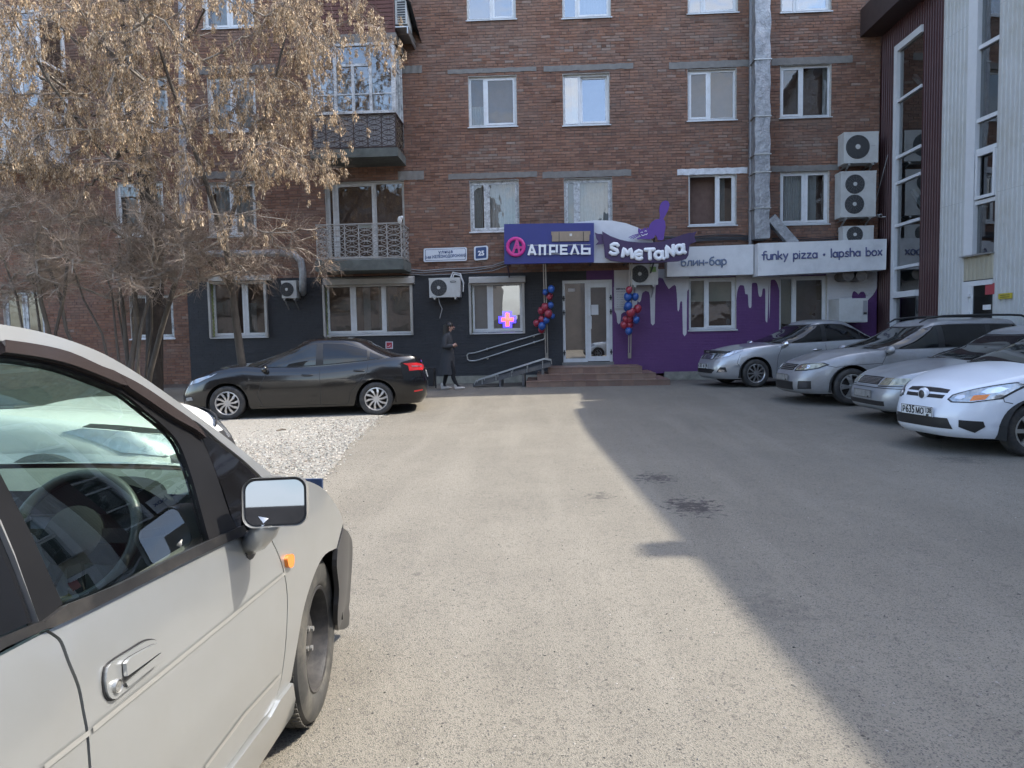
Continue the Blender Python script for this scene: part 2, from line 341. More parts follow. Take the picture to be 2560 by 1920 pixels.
def drip_mat():
    m = bpy.data.materials.new('drip_paint'); m.use_nodes = True; t = m.node_tree; L = t.links.new; b = t.nodes['Principled BSDF']
    tc = nn(t, 'ShaderNodeTexCoord'); sp = nn(t, 'ShaderNodeSeparateXYZ'); L(tc.outputs['Object'], sp.inputs[0])
    o = rootloc(BR)
    segs = [[(1466, 640), (1500, 640), (1505, 690), (1508, 700), (1518, 690), (1520, 640), (1538, 640), (1540, 700), (1556, 700), (1557, 640), (1559, 640), (1560, 780), (1561, 783), (1545, 783)],
            [(1536, 776), (1541, 785), (1543, 806), (1547, 811), (1551, 806), (1553, 785), (1560, 780), (1572, 779), (1590, 771), (1594, 752), (1598, 756), (1602, 752), (1604, 740), (1606, 732), (1614, 727), (1622, 730), (1625, 740), (1627, 808), (1632, 814), (1637, 808), (1638, 730), (1641, 702), (1648, 694), (1657, 696), (1664, 710), (1672, 723), (1680, 716), (1686, 712), (1690, 716), (1692.5, 740), (1693.5, 775), (1696, 779), (1698.5, 772), (1699.5, 758), (1702.5, 752), (1706, 756), (1706.6, 834), (1711.5, 841), (1716.6, 834), (1717.4, 730), (1720, 724), (1723, 724)],
            [(1840, 760), (1843, 730), (1847, 717), (1852, 713), (1859, 714), (1861.5, 722), (1863, 734), (1869.5, 737), (1871.5, 765), (1875, 770), (1878.5, 765), (1879.3, 712), (1883, 707), (1889, 707), (1893.5, 712), (1896, 735), (1900, 742), (1904.5, 737), (1906.5, 723), (1910, 721), (1913, 725), (1913.5, 799), (1917.5, 806), (1922.3, 799), (1922.6, 711), (1927, 701), (1933, 699), (1940, 703), (1945, 714), (1949, 730)],
            [(2064, 830), (2072, 806), (2074, 770), (2080, 762), (2088, 760), (2090, 770), (2128, 770), (2130, 738), (2135, 728), (2141, 731), (2146, 736), (2151, 730), (2157, 729), (2164, 738), (2166, 752), (2176, 744), (2184, 735), (2192, 720)]]
    segs[0] = segs[0][:-3]; mask = None
    for sg in segs[1:]:
        pts = [(P(u, v, D).x - o.x, P(u, v, D).z - o.z) for u, v in sg]; x0, x1 = pts[0][0], pts[-1][0]; zlo, zhi = -1., 4.
        mr = nn(t, 'ShaderNodeMapRange'); L(sp.outputs[0], mr.inputs[0]); mr.inputs[1].default_value = x0; mr.inputs[2].default_value = x1
        fc = nn(t, 'ShaderNodeFloatCurve'); cv = fc.mapping.curves[0]; L(mr.outputs[0], fc.inputs[1])
        ps = [((x - x0) / (x1 - x0), (z - zlo) / (zhi - zlo)) for x, z in pts]
        cv.points[0].location = ps[0]; cv.points[1].location = ps[-1]
        for q in ps[1:-1]: cv.points.new(*q)
        for q in cv.points: q.handle_type = 'VECTOR' if len(ps) > 40 else 'AUTO_CLAMPED'
        fc.mapping.update()
        hz = nn(t, 'ShaderNodeMapRange', clamp=False); L(sp.outputs[2], hz.inputs[0]); hz.inputs[1].default_value = zlo; hz.inputs[2].default_value = zhi
        gt = nn(t, 'ShaderNodeMath', operation='GREATER_THAN'); L(hz.outputs[0], gt.inputs[0]); L(fc.outputs[0], gt.inputs[1])
        a = nn(t, 'ShaderNodeMath', operation='GREATER_THAN'); L(sp.outputs[0], a.inputs[0]); a.inputs[1].default_value = x0
        c = nn(t, 'ShaderNodeMath', operation='LESS_THAN'); L(sp.outputs[0], c.inputs[0]); c.inputs[1].default_value = x1
        p1 = nn(t, 'ShaderNodeMath', operation='MULTIPLY'); L(gt.outputs[0], p1.inputs[0]); L(a.outputs[0], p1.inputs[1])
        p2 = nn(t, 'ShaderNodeMath', operation='MULTIPLY'); L(p1.outputs[0], p2.inputs[0]); L(c.outputs[0], p2.inputs[1])
        if mask is None: mask = p2.outputs[0]
        else:
            q = nn(t, 'ShaderNodeMath', operation='MAXIMUM'); L(mask, q.inputs[0]); L(p2.outputs[0], q.inputs[1]); mask = q.outputs[0]
    n = nn(t, 'ShaderNodeTexNoise'); n.inputs['Scale'].default_value = 3; n.inputs['Detail'].default_value = 8; L(tc.outputs['Object'], n.inputs[0])
    def two(a, b_):
        q = nn(t, 'ShaderNodeMix', data_type='RGBA'); L(n.outputs[0], q.inputs[0]); q.inputs[6].default_value = (*a, 1); q.inputs[7].default_value = (*b_, 1); return q.outputs[2]
    mx = nn(t, 'ShaderNodeMix', data_type='RGBA'); L(mask, mx.inputs[0]); L(two((.085, .027, .115), (.12, .044, .155)), mx.inputs[6]); L(two((.45, .44, .45), (.62, .61, .62)), mx.inputs[7])
    L(mx.outputs[2], b.inputs['Base Color']); b.inputs['Roughness'].default_value = .6
    n2 = nn(t, 'ShaderNodeTexNoise'); n2.inputs['Scale'].default_value = 25; L(tc.outputs['Object'], n2.inputs[0])
    bp = nn(t, 'ShaderNodeBump'); bp.inputs['Strength'].default_value = .35; bp.inputs['Distance'].default_value = .01; L(n2.outputs[0], bp.inputs['Height']); L(bp.outputs[0], b.inputs['Normal'])
    MATS['drip_paint'] = m; return m
drip_mat()
def wall_sheet(name, mat, x0, z0, x1, z1, y):
    xs = sorted({x0, x1} | {q for r in OPEN for q in (r[0], r[2]) if x0 < q < x1}); zs = sorted({z0, z1} | {q for r in OPEN for q in (r[1], r[3]) if z0 < q < z1})
    mb = MB()
    for a, c in zip(xs, xs[1:]):
        for b, d in zip(zs, zs[1:]):
            mx, mz = (a + c) / 2, (b + d) / 2
            if any(r[0] < mx < r[2] and r[1] < mz < r[3] for r in OPEN): continue
            mb.add([(a, y, b), (c, y, b), (c, y, d), (a, y, d)], [(0, 1, 2, 3)])
    return mb.build(name, mat, BR)
wall = wall_sheet('wall', MATS['mortar'], XL, ZP, XR, ZT, D)
wall_sheet('wall', MATS['mortar'], XL, .0, XB, ZP, D)
wallb = wall_sheet('wall', MATS['black_paint'], XB, ZB, XP, ZP, D); wallb['label'] = 'wall painted black'
wallp = wall_sheet('wall', MATS['drip_paint'], XP, ZB, XR, ZP, D); wallp['label'] = 'wall painted purple with white drips'
mb = MB(); mb.box(XL, D + .4, 0, XR + 5, D + 11, ZT + .4); mb.build('building_core', M('core', (.16, .1, .08), .9, var=.2), BR)
mb = MB(); mb.box(XL, D - .5, ZT, XR + 5, D + 11.4, ZT + .25); mb.build('roof', M('roof', (.2, .2, .2), .8), BR)
rb = random.Random(11); CH_, BL = .0752, .242
PAL = [(.228, .122, .084), (.246, .132, .09), (.205, .110, .078), (.252, .138, .096), (.222, .124, .09), (.195, .106, .078), (.236, .132, .096), (.258, .146, .104)]
def bricks(x0, z0, x1, z1, out, proud, joint):
    """out(x,z,w,h,p) for every brick of a running bond with header courses, cut at the openings"""
    r = int(z0 / CH_)
    while r * CH_ < z1 - .02:
        z = r * CH_; r += 1
        if z < z0 - .01: continue
        head = r % 5 == 0; bl = BL / 2 if head else BL
        k0 = int(x0 / bl) - 2; k = k0
        while True:
            jx = ((k * 7919 + r * 104729) % 97) / 97 - .5
            a = k * bl + (r % 2) * bl / 2 + jx * .012; k += 1
            if a > x1: break
            parts = [(max(a, x0), min(a + bl - joint, x1))]
            for o in OPEN:
                if o[1] - .01 < z + CH_ / 2 < o[3] + .01:
                    nx = []
                    for p, q in parts:
                        if q <= o[0] or p >= o[2]: nx.append((p, q)); continue
                        if p < o[0]: nx.append((p, o[0]))
                        if q > o[2]: nx.append((o[2], q))
                    parts = nx
            for p, q in parts:
                if q - p > .03: out(p, z, q - p, CH_ - joint, proud * rb.uniform(.4, 1.3))
def brick_verts(w, h, p, rd):
    j = lambda: rd.uniform(-.003, .003); b = .004
    return [(-.0 + j(), 0, 0 + j()), (w + j(), 0, j()), (w + j(), 0, h + j()), (j(), 0, h + j()), (b + j(), -p, b + j()), (w - b + j(), -p * rd.uniform(.7, 1.15), b + j()), (w - b + j(), -p, h - b + j()), (b + j(), -p * rd.uniform(.7, 1.15), h - b + j())]
BF = [(4, 5, 6, 7), (0, 1, 5, 4), (1, 2, 6, 5), (2, 3, 7, 6), (3, 0, 4, 7)]
single = []; bxs, bzs, bxe, bze = [*rect(1300, 330, 1700, 436)]
mb = MB(); mb.col = []
def red(x, z, w, h, p):
    c = V(rb.choice(PAL)) * rb.uniform(.87, 1.08)
    if rb.random() < .03: c = c.lerp(V((.33, .28, .24)), rb.uniform(.15, .5))
    if rb.random() < .04: c = c * .72
    for k in ('a1', 'a2', 'a3', 'a4', 'b1', 'b2', 'b3', 'b4', 'c1', 'c4'):           # lime bloom and soot that ran down below the sills
        o = WINS[k]; d = o[1] - z
        if o[0] - .9 < x < o[2] + .9 and 0 < d < 1.35:
            e = max(0, 1 - abs(d - .8) / .55) * (1 if o[0] - .1 < x < o[2] + .2 else .55)
            if rb.random() < .6 * e: c = c.lerp(V((.30, .262, .228)), rb.uniform(.1, .6) * e)
            if d < .3 and o[0] < x + w / 2 < o[2]: c = c.lerp(V((.12, .09, .075)), .45 * rb.random())
            break
    if w > .22 and bxs < x < bxe and bzs < z < bze and len(single) < 300: single.append((x, z, c)); return
    mb.c = tuple(c); mb.add([(x + a, D + b, z + d) for a, b, d in brick_verts(w, h, p, rb)], BF)
bricks(-16, ZP, XR, 11.2, red, .011, .011)
bricks(-16, .25, XB, ZP, red, .011, .011)
mb.build('brickwork', MATS['brick'], BR, kind='stuff')
variants = []
for i in range(24):
    b = MB(); b.col = []; b.c = tuple(V(PAL[i % 8]) * rb.uniform(.8, 1.15)); b.add(brick_verts(BL - .011, CH_ - .011, .011 * rb.uniform(.6, 1.3), rb), BF); variants.append(b.mesh('brick', MATS['brick']))
for x, z, c in single: inst(rb.choice(variants), 'brick', wall, (x, D, z))
for nm, mt, x0, x1, w in (('painted_brickwork', 'black_paint', XB, XP, wallb), ('painted_brickwork', 'drip_paint', XP, XR, wallp)):
    mb = MB(); bricks(x0, ZB, x1, ZP, lambda x, z, w_, h, p: mb.add([(x + a, D + b, z + d) for a, b, d in brick_verts(w_, h, p, rb)], BF), .006, .009)
    mb.build(nm, MATS[mt], BR, kind='stuff')
mb = MB(); mb.box(XB - .02, D - .05, .0, P(1405, 940, D).x, D + .1, ZB + .012); mb.box(P(1660, 930, D).x, D - .06, 0, XR, D + .1, P(1750, 928, D).z)
mb.build('plinth', M('plinth', (.26, .25, .21), .9, var=.3, vs=5, bump=.4, bs=30, dirt=((.12, .12, .09), .7)), BR)
# concrete lintels
M('concrete', (.195, .183, .168), .85, var=.18, vs=7, bump=.3, bs=50, dirt=((.14, .135, .125), .5), ds=3)
M('white_paint', (.62, .63, .65), .6, var=.12, vs=9, bump=.3, bs=30, dirt=((.3, .29, .28), .55), ds=6)
for i, q in enumerate(((1119, 171, 1341, 182), (1359, 162, 1583, 176), (1672, 153, 1886, 170), (1928, 143, 2131, 161), (1121, 432, 1343, 446), (1356, 427, 1578, 443), (1693, 421, 1868, 436), (1928, 414, 2096, 428), (990, 165, 1055, 184), (995, 428, 1060, 450), (480, 428, 690, 446), (490, 165, 690, 184))):
    x0, z0, x1, z1 = rect(*q); mb = MB(); mb.grid(lambda u, v: (lerp(x0, x1, u), D - .022 - .006 * sin(u * 23 + v * 5), lerp(z0, z1, v) + .008 * sin(u * 37 + i)), 14, 1)
    f = mb; f.box(x0, D - .012, z0, x1, D + .05, z1, skip='f')
    o = mb.build('lintel', MATS['white_paint'] if i == 6 else MATS['concrete'], BR)
    if i == 6: o['label'] = 'lintel painted white'

# ---------------------------------------------------------------- windows
PVC = M('pvc', (.66, .67, .68), .35, var=.06, vs=8, dirt=((.45, .43, .4), .35), ds=5)
OLDW = M('old_white_wood', (.56, .57, .57), .7, var=.25, vs=30, dirt=((.10, .095, .09), .8), ds=9, bump=.4)
FOAM = M('foam_edge', (.48, .46, .42), .9, var=.3, vs=30, bump=.6, bs=30)
PANE = glass('window_pane', (.7, .73, .73), .095, wob=.12)
PANE2 = glass('window_pane_bright', (.6, .64, .68), .34, wob=.08)
ROOM = M('room', (.10, .098, .095), .9, var=.2)
TULLE = M('tulle', (.36, .36, .35), .9, var=.12, vs=12)
SILLM = M('sill_metal', (.55, .56, .57), .4, .3, var=.15, vs=6, dirt=((.25, .23, .21), .5))
def curtain(x0, x1, z0, z1, y, par, m=TULLE, waves=7, name='curtain'):
    b = MB(); b.grid(lambda u, v: (lerp(x0, x1, u), y + .035 * sin(u * waves * 6.3 + v * 1.2) * (.6 + .4 * v), lerp(z1, z0, v)), 40, 3); return b.build(name, m, par, smooth=3.1)
def window(key, cuts=(.5,), ywin=.09, pane=PANE, sash=(0, 1), tilt=None, open_=None, drape=(), frame=PVC, shade=None, sill=True, depth=.9):
    x0, z0, x1, z1 = WINS[key]; y = D + ywin; fw = .055
    b = MB(); b.box(x0, y, z0, x0 + fw, y + .07, z1); b.box(x1 - fw, y, z0, x1, y + .07, z1); b.box(x0 + fw, y + .001, z0, x1 - fw, y + .069, z0 + fw); b.box(x0 + fw, y + .001, z1 - fw, x1 - fw, y + .069, z1)
    xs = [x0 + fw] + [lerp(x0, x1, c) for c in cuts] + [x1 - fw]
    for c in xs[1:-1]: b.box(c - .03, y + .002, z0 + fw, c + .03, y + .068, z1 - fw)
    win = b.build('window', frame, BR)
    for i, (a, c) in enumerate(zip(xs, xs[1:])):
        a2, c2 = a + (.03 if i else 0), c - (.03 if i < len(xs) - 2 else 0); zb, zt = z0 + fw, z1 - fw
        if open_ == i: continue
        g = MB(); s = MB(); w = .05 if i in sash else .012; yy = y - .014
        tl = .09 if tilt == i else 0
        def q(X, Z, dy=0): return (X, yy + dy - tl * (Z - zb) / (zt - zb) * 0 + (tl * (Z - zb) / (zt - zb)), Z)
        for (p, r, t_, u_) in ((a2, zb, a2 + w, zt), (c2 - w, zb, c2, zt), (a2 + w, zb, c2 - w, zb + w), (a2 + w, zt - w, c2 - w, zt)):
            vs = [q(p, r), q(t_, r), q(t_, u_), q(p, u_), q(p, r, .05), q(t_, r, .05), q(t_, u_, .05), q(p, u_, .05)]
            s.add(vs, [(0, 1, 2, 3), (7, 6, 5, 4), (0, 4, 5, 1), (1, 5, 6, 2), (2, 6, 7, 3), (3, 7, 4, 0)])
        s.build('sash', frame, win)
        g.add([q(a2 + w, zb + w, .02), q(c2 - w, zb + w, .02), q(c2 - w, zt - w, .02), q(a2 + w, zt - w, .02)], [(0, 1, 2, 3)]); g.build('pane', pane, win)
    b = MB(); b.box(x0 - .02, D + .005, z0 - .0, x0 + .012, y + .02, z1); b.box(x1 - .012, D + .005, z0, x1 + .02, y + .02, z1); b.box(x0, D + .004, z1 - .012, x1, y + .02, z1 + .02); b.build('reveal', FOAM, win)
    if sill:
        b = MB(); zz = z0 + .005; b.add([(x0 - .03, D - .05, zz - .02), (x1 + .03, D - .05, zz - .02), (x1 + .03, y + .01, zz + .025), (x0 - .03, y + .01, zz + .025), (x0 - .03, D - .05, zz - .045), (x1 + .03, D - .05, zz - .045)], [(0, 1, 2, 3), (4, 5, 1, 0), (0, 3, 4), (5, 2, 1)]); b.build('sill', SILLM if frame is not OLDW else MATS['white_paint'], win)
    b = MB(); b.box(x0 - .3, y + .1, z0 - .3, x1 + .3, y + depth, z1 + .3, skip='f')
    b.add([(x0 - .3, y + .1, z0 - .3), (x0, y + .1, z0 - .3), (x0, y + .1, z1 + .3), (x0 - .3, y + .1, z1 + .3)], [(0, 1, 2, 3)]); b.add([(x1, y + .1, z0 - .3), (x1 + .3, y + .1, z0 - .3), (x1 + .3, y + .1, z1 + .3), (x1, y + .1, z1 + .3)], [(0, 1, 2, 3)])
    b.build('room_lining', ROOM, win)
    for (f0, f1, h0, h1) in drape: curtain(lerp(x0, x1, f0), lerp(x0, x1, f1), lerp(z0, z1, h0), lerp(z0, z1, h1), y + .15, win)
    if shade:
        f0, f1, h0, cc = shade; curtain(lerp(x0, x1, f0), lerp(x0, x1, f1), lerp(z0, z1, h0), z1, y + .12, win, M('blind%.2f' % cc[0], cc, .8, var=.08), 0, 'blind')
    return win
window('a1', (.5,), pane=PANE2, sash=(1,)); window('a2', (.3,), pane=PANE2, sash=(1,), drape=((.3, .95, 0, 1),)); window('a3', (.3,), pane=PANE2, sash=(1,), drape=((0, .3, 0, 1),)); window('a4', (.3,), pane=PANE2, sash=(1,), drape=((0, 1, 0, 1),))
wb1 = window('b1', (.34,), drape=((.0, .3, 0, .45),), sash=(1,)); window('b2', (.36,), tilt=1, drape=((.2, .38, 0, 1),), pane=PANE2, sash=(1,)); window('b3', (.45,), sash=(0,)); window('b4', (.44,), sash=(0,), drape=((.9, 1, 0, 1),))
window('c1', (.34,), frame=OLDW, drape=((.4, .95, 0, 1), (0, .25, .1, 1))); window('c2', (.27,), frame=OLDW, drape=((.3, .95, 0, 1),)); window('c3', (.6,), open_=0, sash=(1,), drape=((.68, .8, 0, 1),)); window('c4', (.52,), drape=((.15, .5, 0, 1), (.6, .8, 0, 1)), sash=(0, 1))
TINT = glass('shop_pane', (.62, .64, .64), .2, wob=.06)
g0 = window('g0', (.6,), pane=TINT, drape=((.55, .75, 0, .6),)); g1 = window('g1', (.32, .68), pane=TINT, drape=((.42, .5, 0, 1), (.6, .7, 0, 1))); g2 = window('g2', (.37,), pane=TINT, shade=(.02, .98, .0, (.33, .34, .36)))
window('g3', (.37,), shade=(.0, 1, .55, (.34, .32, .27)), sash=(1,), pane=PANE, sill=True); g4 = window('g4', (.31,), shade=(0, .31, .15, (.3, .25, .18)), sash=(1,))
for k, c in (('l1', (.4,)), ('l2', (.5,)), ('l3', (.5,)), ('l4', (.5,)), ('l5', (.5,)), ('l6', (.5,)), ('l7', (.5,))): window(k, c, frame=OLDW if k in ('l1', 'l2') else PVC, drape=() if k in ('l1', 'l2') else ((.1, .9, 0, 1),))
window('bd2', (.12, .62), frame=M('door_white', (.52, .51, .49), .6, var=.15, vs=9, dirt=((.3, .28, .25), .5)), sill=False); window('bd3', (.3, .65), frame=OLDW, sill=False)
# ================================================================ entrance, signs and fittings on the facade
ALU = M('alu_white', (.62, .63, .64), .35, var=.08, vs=10, dirt=((.35, .34, .32), .4), ds=5)
DARKM = M('dark_metal', (.05, .05, .052), .5, .6, var=.2)
STEEL = M('steel', (.42, .42, .41), .38, .8, var=.15, vs=12)
CABLE = M('cable', (.03, .03, .032), .6); CABLEG = M('cable_grey', (.3, .3, .3), .6)
BLK = M('black_plastic', (.02, .02, .022), .45)
# ---------------- entrance door, part of the building
x0, z0, x1, z1 = WINS['d1']; y = D + .03; xm = lerp(x0, x1, .47 * .95)
xm = P(1466, 800, D).x
b = MB()
for q in ((x0, z0, x0 + .07, z1), (x1 - .07, z0, x1, z1), (x0 + .07, z1 - .08, x1 - .07, z1), (xm - .03, z0, xm + .03, z1 - .08), (x0 + .07, z0, xm - .03, z0 + .1)): b.box(q[0], y, q[1], q[2], y + .08, q[3])
door = b.build('door', ALU, BR); door['label'] = 'white glazed entrance door with narrow sidelight'
b = MB(); zb = z0 + .02; a, c = xm + .035, x1 - .075
for q in ((a, zb, a + .085, z1 - .085), (c - .085, zb, c, z1 - .085), (a + .085, zb, c - .085, zb + .13), (a + .085, z1 - .2, c - .085, z1 - .085)): b.box(q[0], y - .02, q[1], q[2], y + .05, q[3])
b.build('door_leaf', ALU, door)
DP = glass('door_pane', (.5, .53, .53), .30)
for q in ((a + .085, zb + .13, c - .085, z1 - .2), (x0 + .07, z0 + .1, xm - .03, z1 - .08)):
    b = MB(); b.add([(q[0], y + .01, q[1]), (q[2], y + .01, q[1]), (q[2], y + .01, q[3]), (q[0], y + .01, q[3])], [(0, 1, 2, 3)]); b.build('pane', DP, door)
b = MB(); hx = a + .045; b.tube([(hx, y - .03, z0 + .86), (hx, y - .09, z0 + .87), (hx + .04, y - .1, z0 + .9), (hx + .04, y - .1, z0 + 1.22), (hx, y - .09, z0 + 1.25), (hx, y - .03, z0 + 1.26)], .016, 8); b.build('handle', PVC, door, smooth=1)
for hz in (.24, 1.32, 1.7):
    for hx in (x0 + .035, x1 - .04):
        b = MB(); b.box(hx - .03, y - .045, z0 + hz, hx + .03, y, z0 + hz + .04); b.cyl((hx, y - .04, z0 + hz - .05), (hx, y - .04, z0 + hz + .09), .016, n=8); b.build('hinge', DARKM, door)
for q, m_ in (((1420, 721, 1437, 729), M('sticker', (.5, .47, .46), .5)), ((1478, 762, 1496, 787), M('paper', (.6, .6, .6), .8))):
    r = rect(*q, Y=y); b = MB(); b.box(r[0], y + .002, r[1], r[2], y + .006, r[3]); o = b.build('notice', m_, door)
b = MB(); b.box(x0 - .6, y + .4, z0 - .02, x1 + .6, y + 2.2, z1 + .3, skip='f'); b.build('lobby_lining', M('lobby', (.09, .13, .11), .8, var=.3, vs=2), door)
b = MB(); b.box(x0 - .03, D - .02, z0 - .085, x1 + .03, y + .4, z0); b.build('threshold', MATS['concrete'], door)

# ---------------- porch steps with tiles
ZS = [.19, .345, .49, .645]; YS = [17.3, 17.6, 17.9]
st = thing('porch_steps', 'brown tiled three step porch in front of the white glass door', 'steps', (P(1495, 960, 17.3).x, 18.2, .19))
TILE = M('tile', (.205, .125, .092), .5, var=.2, vs=5, bump=.15, bs=20, dirt=((.15, .12, .1), .6), ds=2)
TILEB = [M('tile_b', (.175, .105, .08), .5, var=.2, vs=5, dirt=((.15, .12, .1), .6)), TILE, M('tile_c', (.23, .145, .105), .55, var=.2, vs=5, dirt=((.16, .13, .11), .5))]
GROUT = M('grout', (.13, .11, .095), .9)
rr = random.Random(5)
for i, (ul, ur) in enumerate(((1315, 1676), (1343, 1640), (1370, 1606))):
    xl, xr = P(ul, 955, YS[i]).x, P(ur, 955, YS[i]).x
    b = MB(); b.box(xl + .012, YS[i] + .012, ZS[i] - .1, xr - .012, D - .03, ZS[i + 1] - .012); s_ = b.build('step', GROUT, st)
    n = round((xr - xl) / .3); w = (xr - xl) / n
    for k in range(n):
        b = MB(); b.box(xl + k * w + .003, YS[i], ZS[i] - .02, xl + (k + 1) * w - .003, YS[i] + .012, ZS[i + 1] - .024); b.build('tile', rr.choice(TILEB), s_)
        b = MB(); b.box(xl + k * w + .003, YS[i] - .012, ZS[i + 1] - .022, xl + (k + 1) * w - .003, YS[i] + .31, ZS[i + 1] + .002 * rr.random()); b.build('tile', rr.choice(TILEB), s_)
    for k in range(int((D - .05 - YS[i] - .31) / .3)):
        for xa, xb in ((xl, xl + .3), (xr - .3, xr)):
            b = MB(); yy = YS[i] + .313 + k * .3; b.box(xa, yy, ZS[i + 1] - .02, xb, yy + .295, ZS[i + 1]); b.build('tile', rr.choice(TILEB), s_)
xl, xr = P(1370, 955, 17.9).x + .3, P(1606, 955, 17.9).x - .3
for k in range(3):
    for j in range(8):
        w = (xr - xl) / 8; b = MB(); b.box(xl + j * w + .003, 18.215 + k * .3, .625, xl + (j + 1) * w - .003, 18.51 + k * .3, .645); b.build('tile', rr.choice(TILEB), s_)
# low kerb stone right of the steps
# ---------------- wheelchair ramp and handrail
rm = thing('metal_ramp', 'sloping grey metal wheelchair ramp left of the tiled steps', 'ramp', (P(1280, 940, 18).x, 18.2, .2))
RMAT = M('ramp_metal', (.11, .11, .115), .55, .5, var=.3, vs=8, dirt=((.2, .18, .15), .5))
xa, xb = P(1184, 968, 17.75).x, P(1376, 905, 17.75).x
for yy in (17.75, 18.45):
    b = MB(); b.bar((xa, yy, .22), (xb, yy, .70), .3, .03); b.bar((xa, yy - .14, .25), (xb, yy - .14, .73), .012, .07); b.bar((xa, yy + .14, .25), (xb, yy + .14, .73), .012, .07); b.build('channel', RMAT, rm)
    b = MB(); b.tube([(xa + .03, yy - .16, .27), (xa + .08, yy - .16, .36), (xb - .15, yy - .16, .87), (xb + .02, yy - .16, .84), (xb + .03, yy - .16, .74)], .012, 6)
    for t in (.12, .3, .5, .7, .9): b.cyl((lerp(xa, xb, t), yy - .16, lerp(.22, .7, t)), (lerp(xa, xb, t), yy - .16, lerp(.32, .86, t)), .01, n=5)
    b.build('guard_rail', STEEL, rm, smooth=1)
for t in (.35, .65, .9): b = MB(); b.box(lerp(xa, xb, t) - .03, 17.62, .15, lerp(xa, xb, t) + .03, 18.58, lerp(.2, .67, t)); b.build('support', RMAT, rm)
hr = thing('handrail', 'looped steel handrail on the black wall above the ramp', 'handrail', tuple(P(1270, 860, D - .1)))
pts = [P(u, v, D - .12) for u, v in ((1178, 883), (1188, 882), (1250, 863), (1350, 834), (1358, 832), (1362, 836), (1362, 845), (1358, 849), (1290, 870), (1200, 899), (1188, 902), (1174, 902), (1169, 898), (1168, 888), (1171, 884))]
b = MB(); b.tube(pts, .019, 8, closed=True); b.build('rail', STEEL, hr, smooth=1)
for u, v in ((1217, 872), (1334, 839), (1218, 895), (1335, 855)):
    p = P(u, v, D - .12); b = MB(); b.tube([p, p + V((0, .08, -.01)), p + V((0, .13, -.01))], .009, 6); b.cyl(p + V((0, .1, -.01)), p + V((0, .115, -.01)), .035, n=10); b.build('bracket', STEEL, hr)

# ---------------- lettering drawn as strokes
def arc(cx, cy, rx, ry, a0, a1, n=14): return [(cx + rx * cos(radians(lerp(a0, a1, i / n))), cy + ry * sin(radians(lerp(a0, a1, i / n)))) for i in range(n + 1)]
el = lambda cx, cy, rx, ry: arc(cx, cy, rx, ry, 0, 360, 18)
COMIC = dict(f=(.85, [arc(.72, 1.28, .28, .3, 50, 180, 8) + [(.44, 0)], [(.12, .95), (.8, .97)]]), u=(.95, [[(.1, 1)] + arc(.43, .35, .33, .34, 180, 350, 10) + [(.78, 1)], [(.78, 1), (.8, 0)]]),
    n=(.95, [[(.1, 1), (.1, 0)], [(.1, .55)] + arc(.44, .62, .32, .36, 170, 0, 10) + [(.77, 0)]]), k=(.9, [[(.1, 1.6), (.1, 0)], [(.72, .95), (.14, .4)], [(.3, .55), (.78, 0)]]), y=(.95, [[(.1, 1), (.44, .22)], [(.82, 1), (.25, -.52)]]),
    p=(1., [[(.1, 1), (.1, -.52)], el(.47, .5, .36, .47)]), i=(.35, [[(.12, 1), (.12, 0)], [(.12, 1.38), (.125, 1.39)]]), z=(.95, [[(.1, .95), (.75, .95), (.1, .05), (.82, .05)]]), a=(1., [el(.43, .48, .34, .46), [(.8, .97), (.82, 0)]]),
    l=(.35, [[(.12, 1.6), (.12, 0)]]), s=(.85, [[(.7, .85), (.45, 1), (.17, .85), (.22, .6), (.6, .42), (.68, .2), (.45, .0), (.1, .12)]]), h=(.95, [[(.1, 1.6), (.1, 0)], [(.1, .55)] + arc(.44, .62, .32, .36, 170, 0, 10) + [(.77, 0)]]),
    b=(1., [[(.1, 1.6), (.1, 0)], el(.47, .48, .36, .47)]), o=(1., [el(.46, .48, .38, .48)]), x=(.9, [[(.1, .97), (.75, .02)], [(.75, .97), (.08, .02)]]))
COMIC.update({'л': (1., [[(.05, .03), (.2, .1), (.32, .95), (.78, .95), (.78, 0)]]), 'и': (1., [[(.1, 1), (.1, .03), (.78, .97), (.78, 0)]]), 'н': (1., [[(.1, 1), (.1, 0)], [(.78, 1), (.78, 0)], [(.1, .5), (.78, .5)]]), '-': (.7, [[(.05, .5), (.5, .5)]]),
    'б': (1., [el(.46, .45, .36, .45), [(.1, .5), (.12, 1.05), (.35, 1.4), (.78, 1.52)]]), 'р': COMIC['p'], 'а': COMIC['a'], ' ': (.75, []), '•': (.6, [el(.25, .55, .1, .1)])})
def strokes(lines, fn, r, mat, parent, name='letter', depth=.4, n=8):
    b = MB()
    for q in lines:
        p = [V(fn(*w)) for w in q]; p = [p[0]] + [x for a_, c_ in zip(p, p[1:]) for x in (a_.lerp(c_, .12), a_.lerp(c_, .5), a_.lerp(c_, .88), c_)] if len(q) < 8 else p; p0 = p[0] + (p[0] - p[1]).normalized() * r * .5; p1 = p[-1] + (p[-1] - p[-2]).normalized() * r * .5
        b.tube([p0] + p + [p1], [r * .6] + [r] * len(p) + [r * .6], n, flat=(1, depth, 1))
    return b.build(name, mat, parent, smooth=1.2)
def comic(s, px0, py0, px1, py1, xh, Y, r, mat, parent):
    """write s between two baseline pixels at depth Y"""
    tot = sum(COMIC[c][0] for c in s); k = 0
    for c in s:
        w, ls = COMIC[c]
        if ls:
            def fn(a, h, k=k):
                t = (k + a) / tot; return P(lerp(px0, px1, t), lerp(py0, py1, t) - h * xh, Y)
            strokes(ls, fn, r, mat, parent)
        k += w
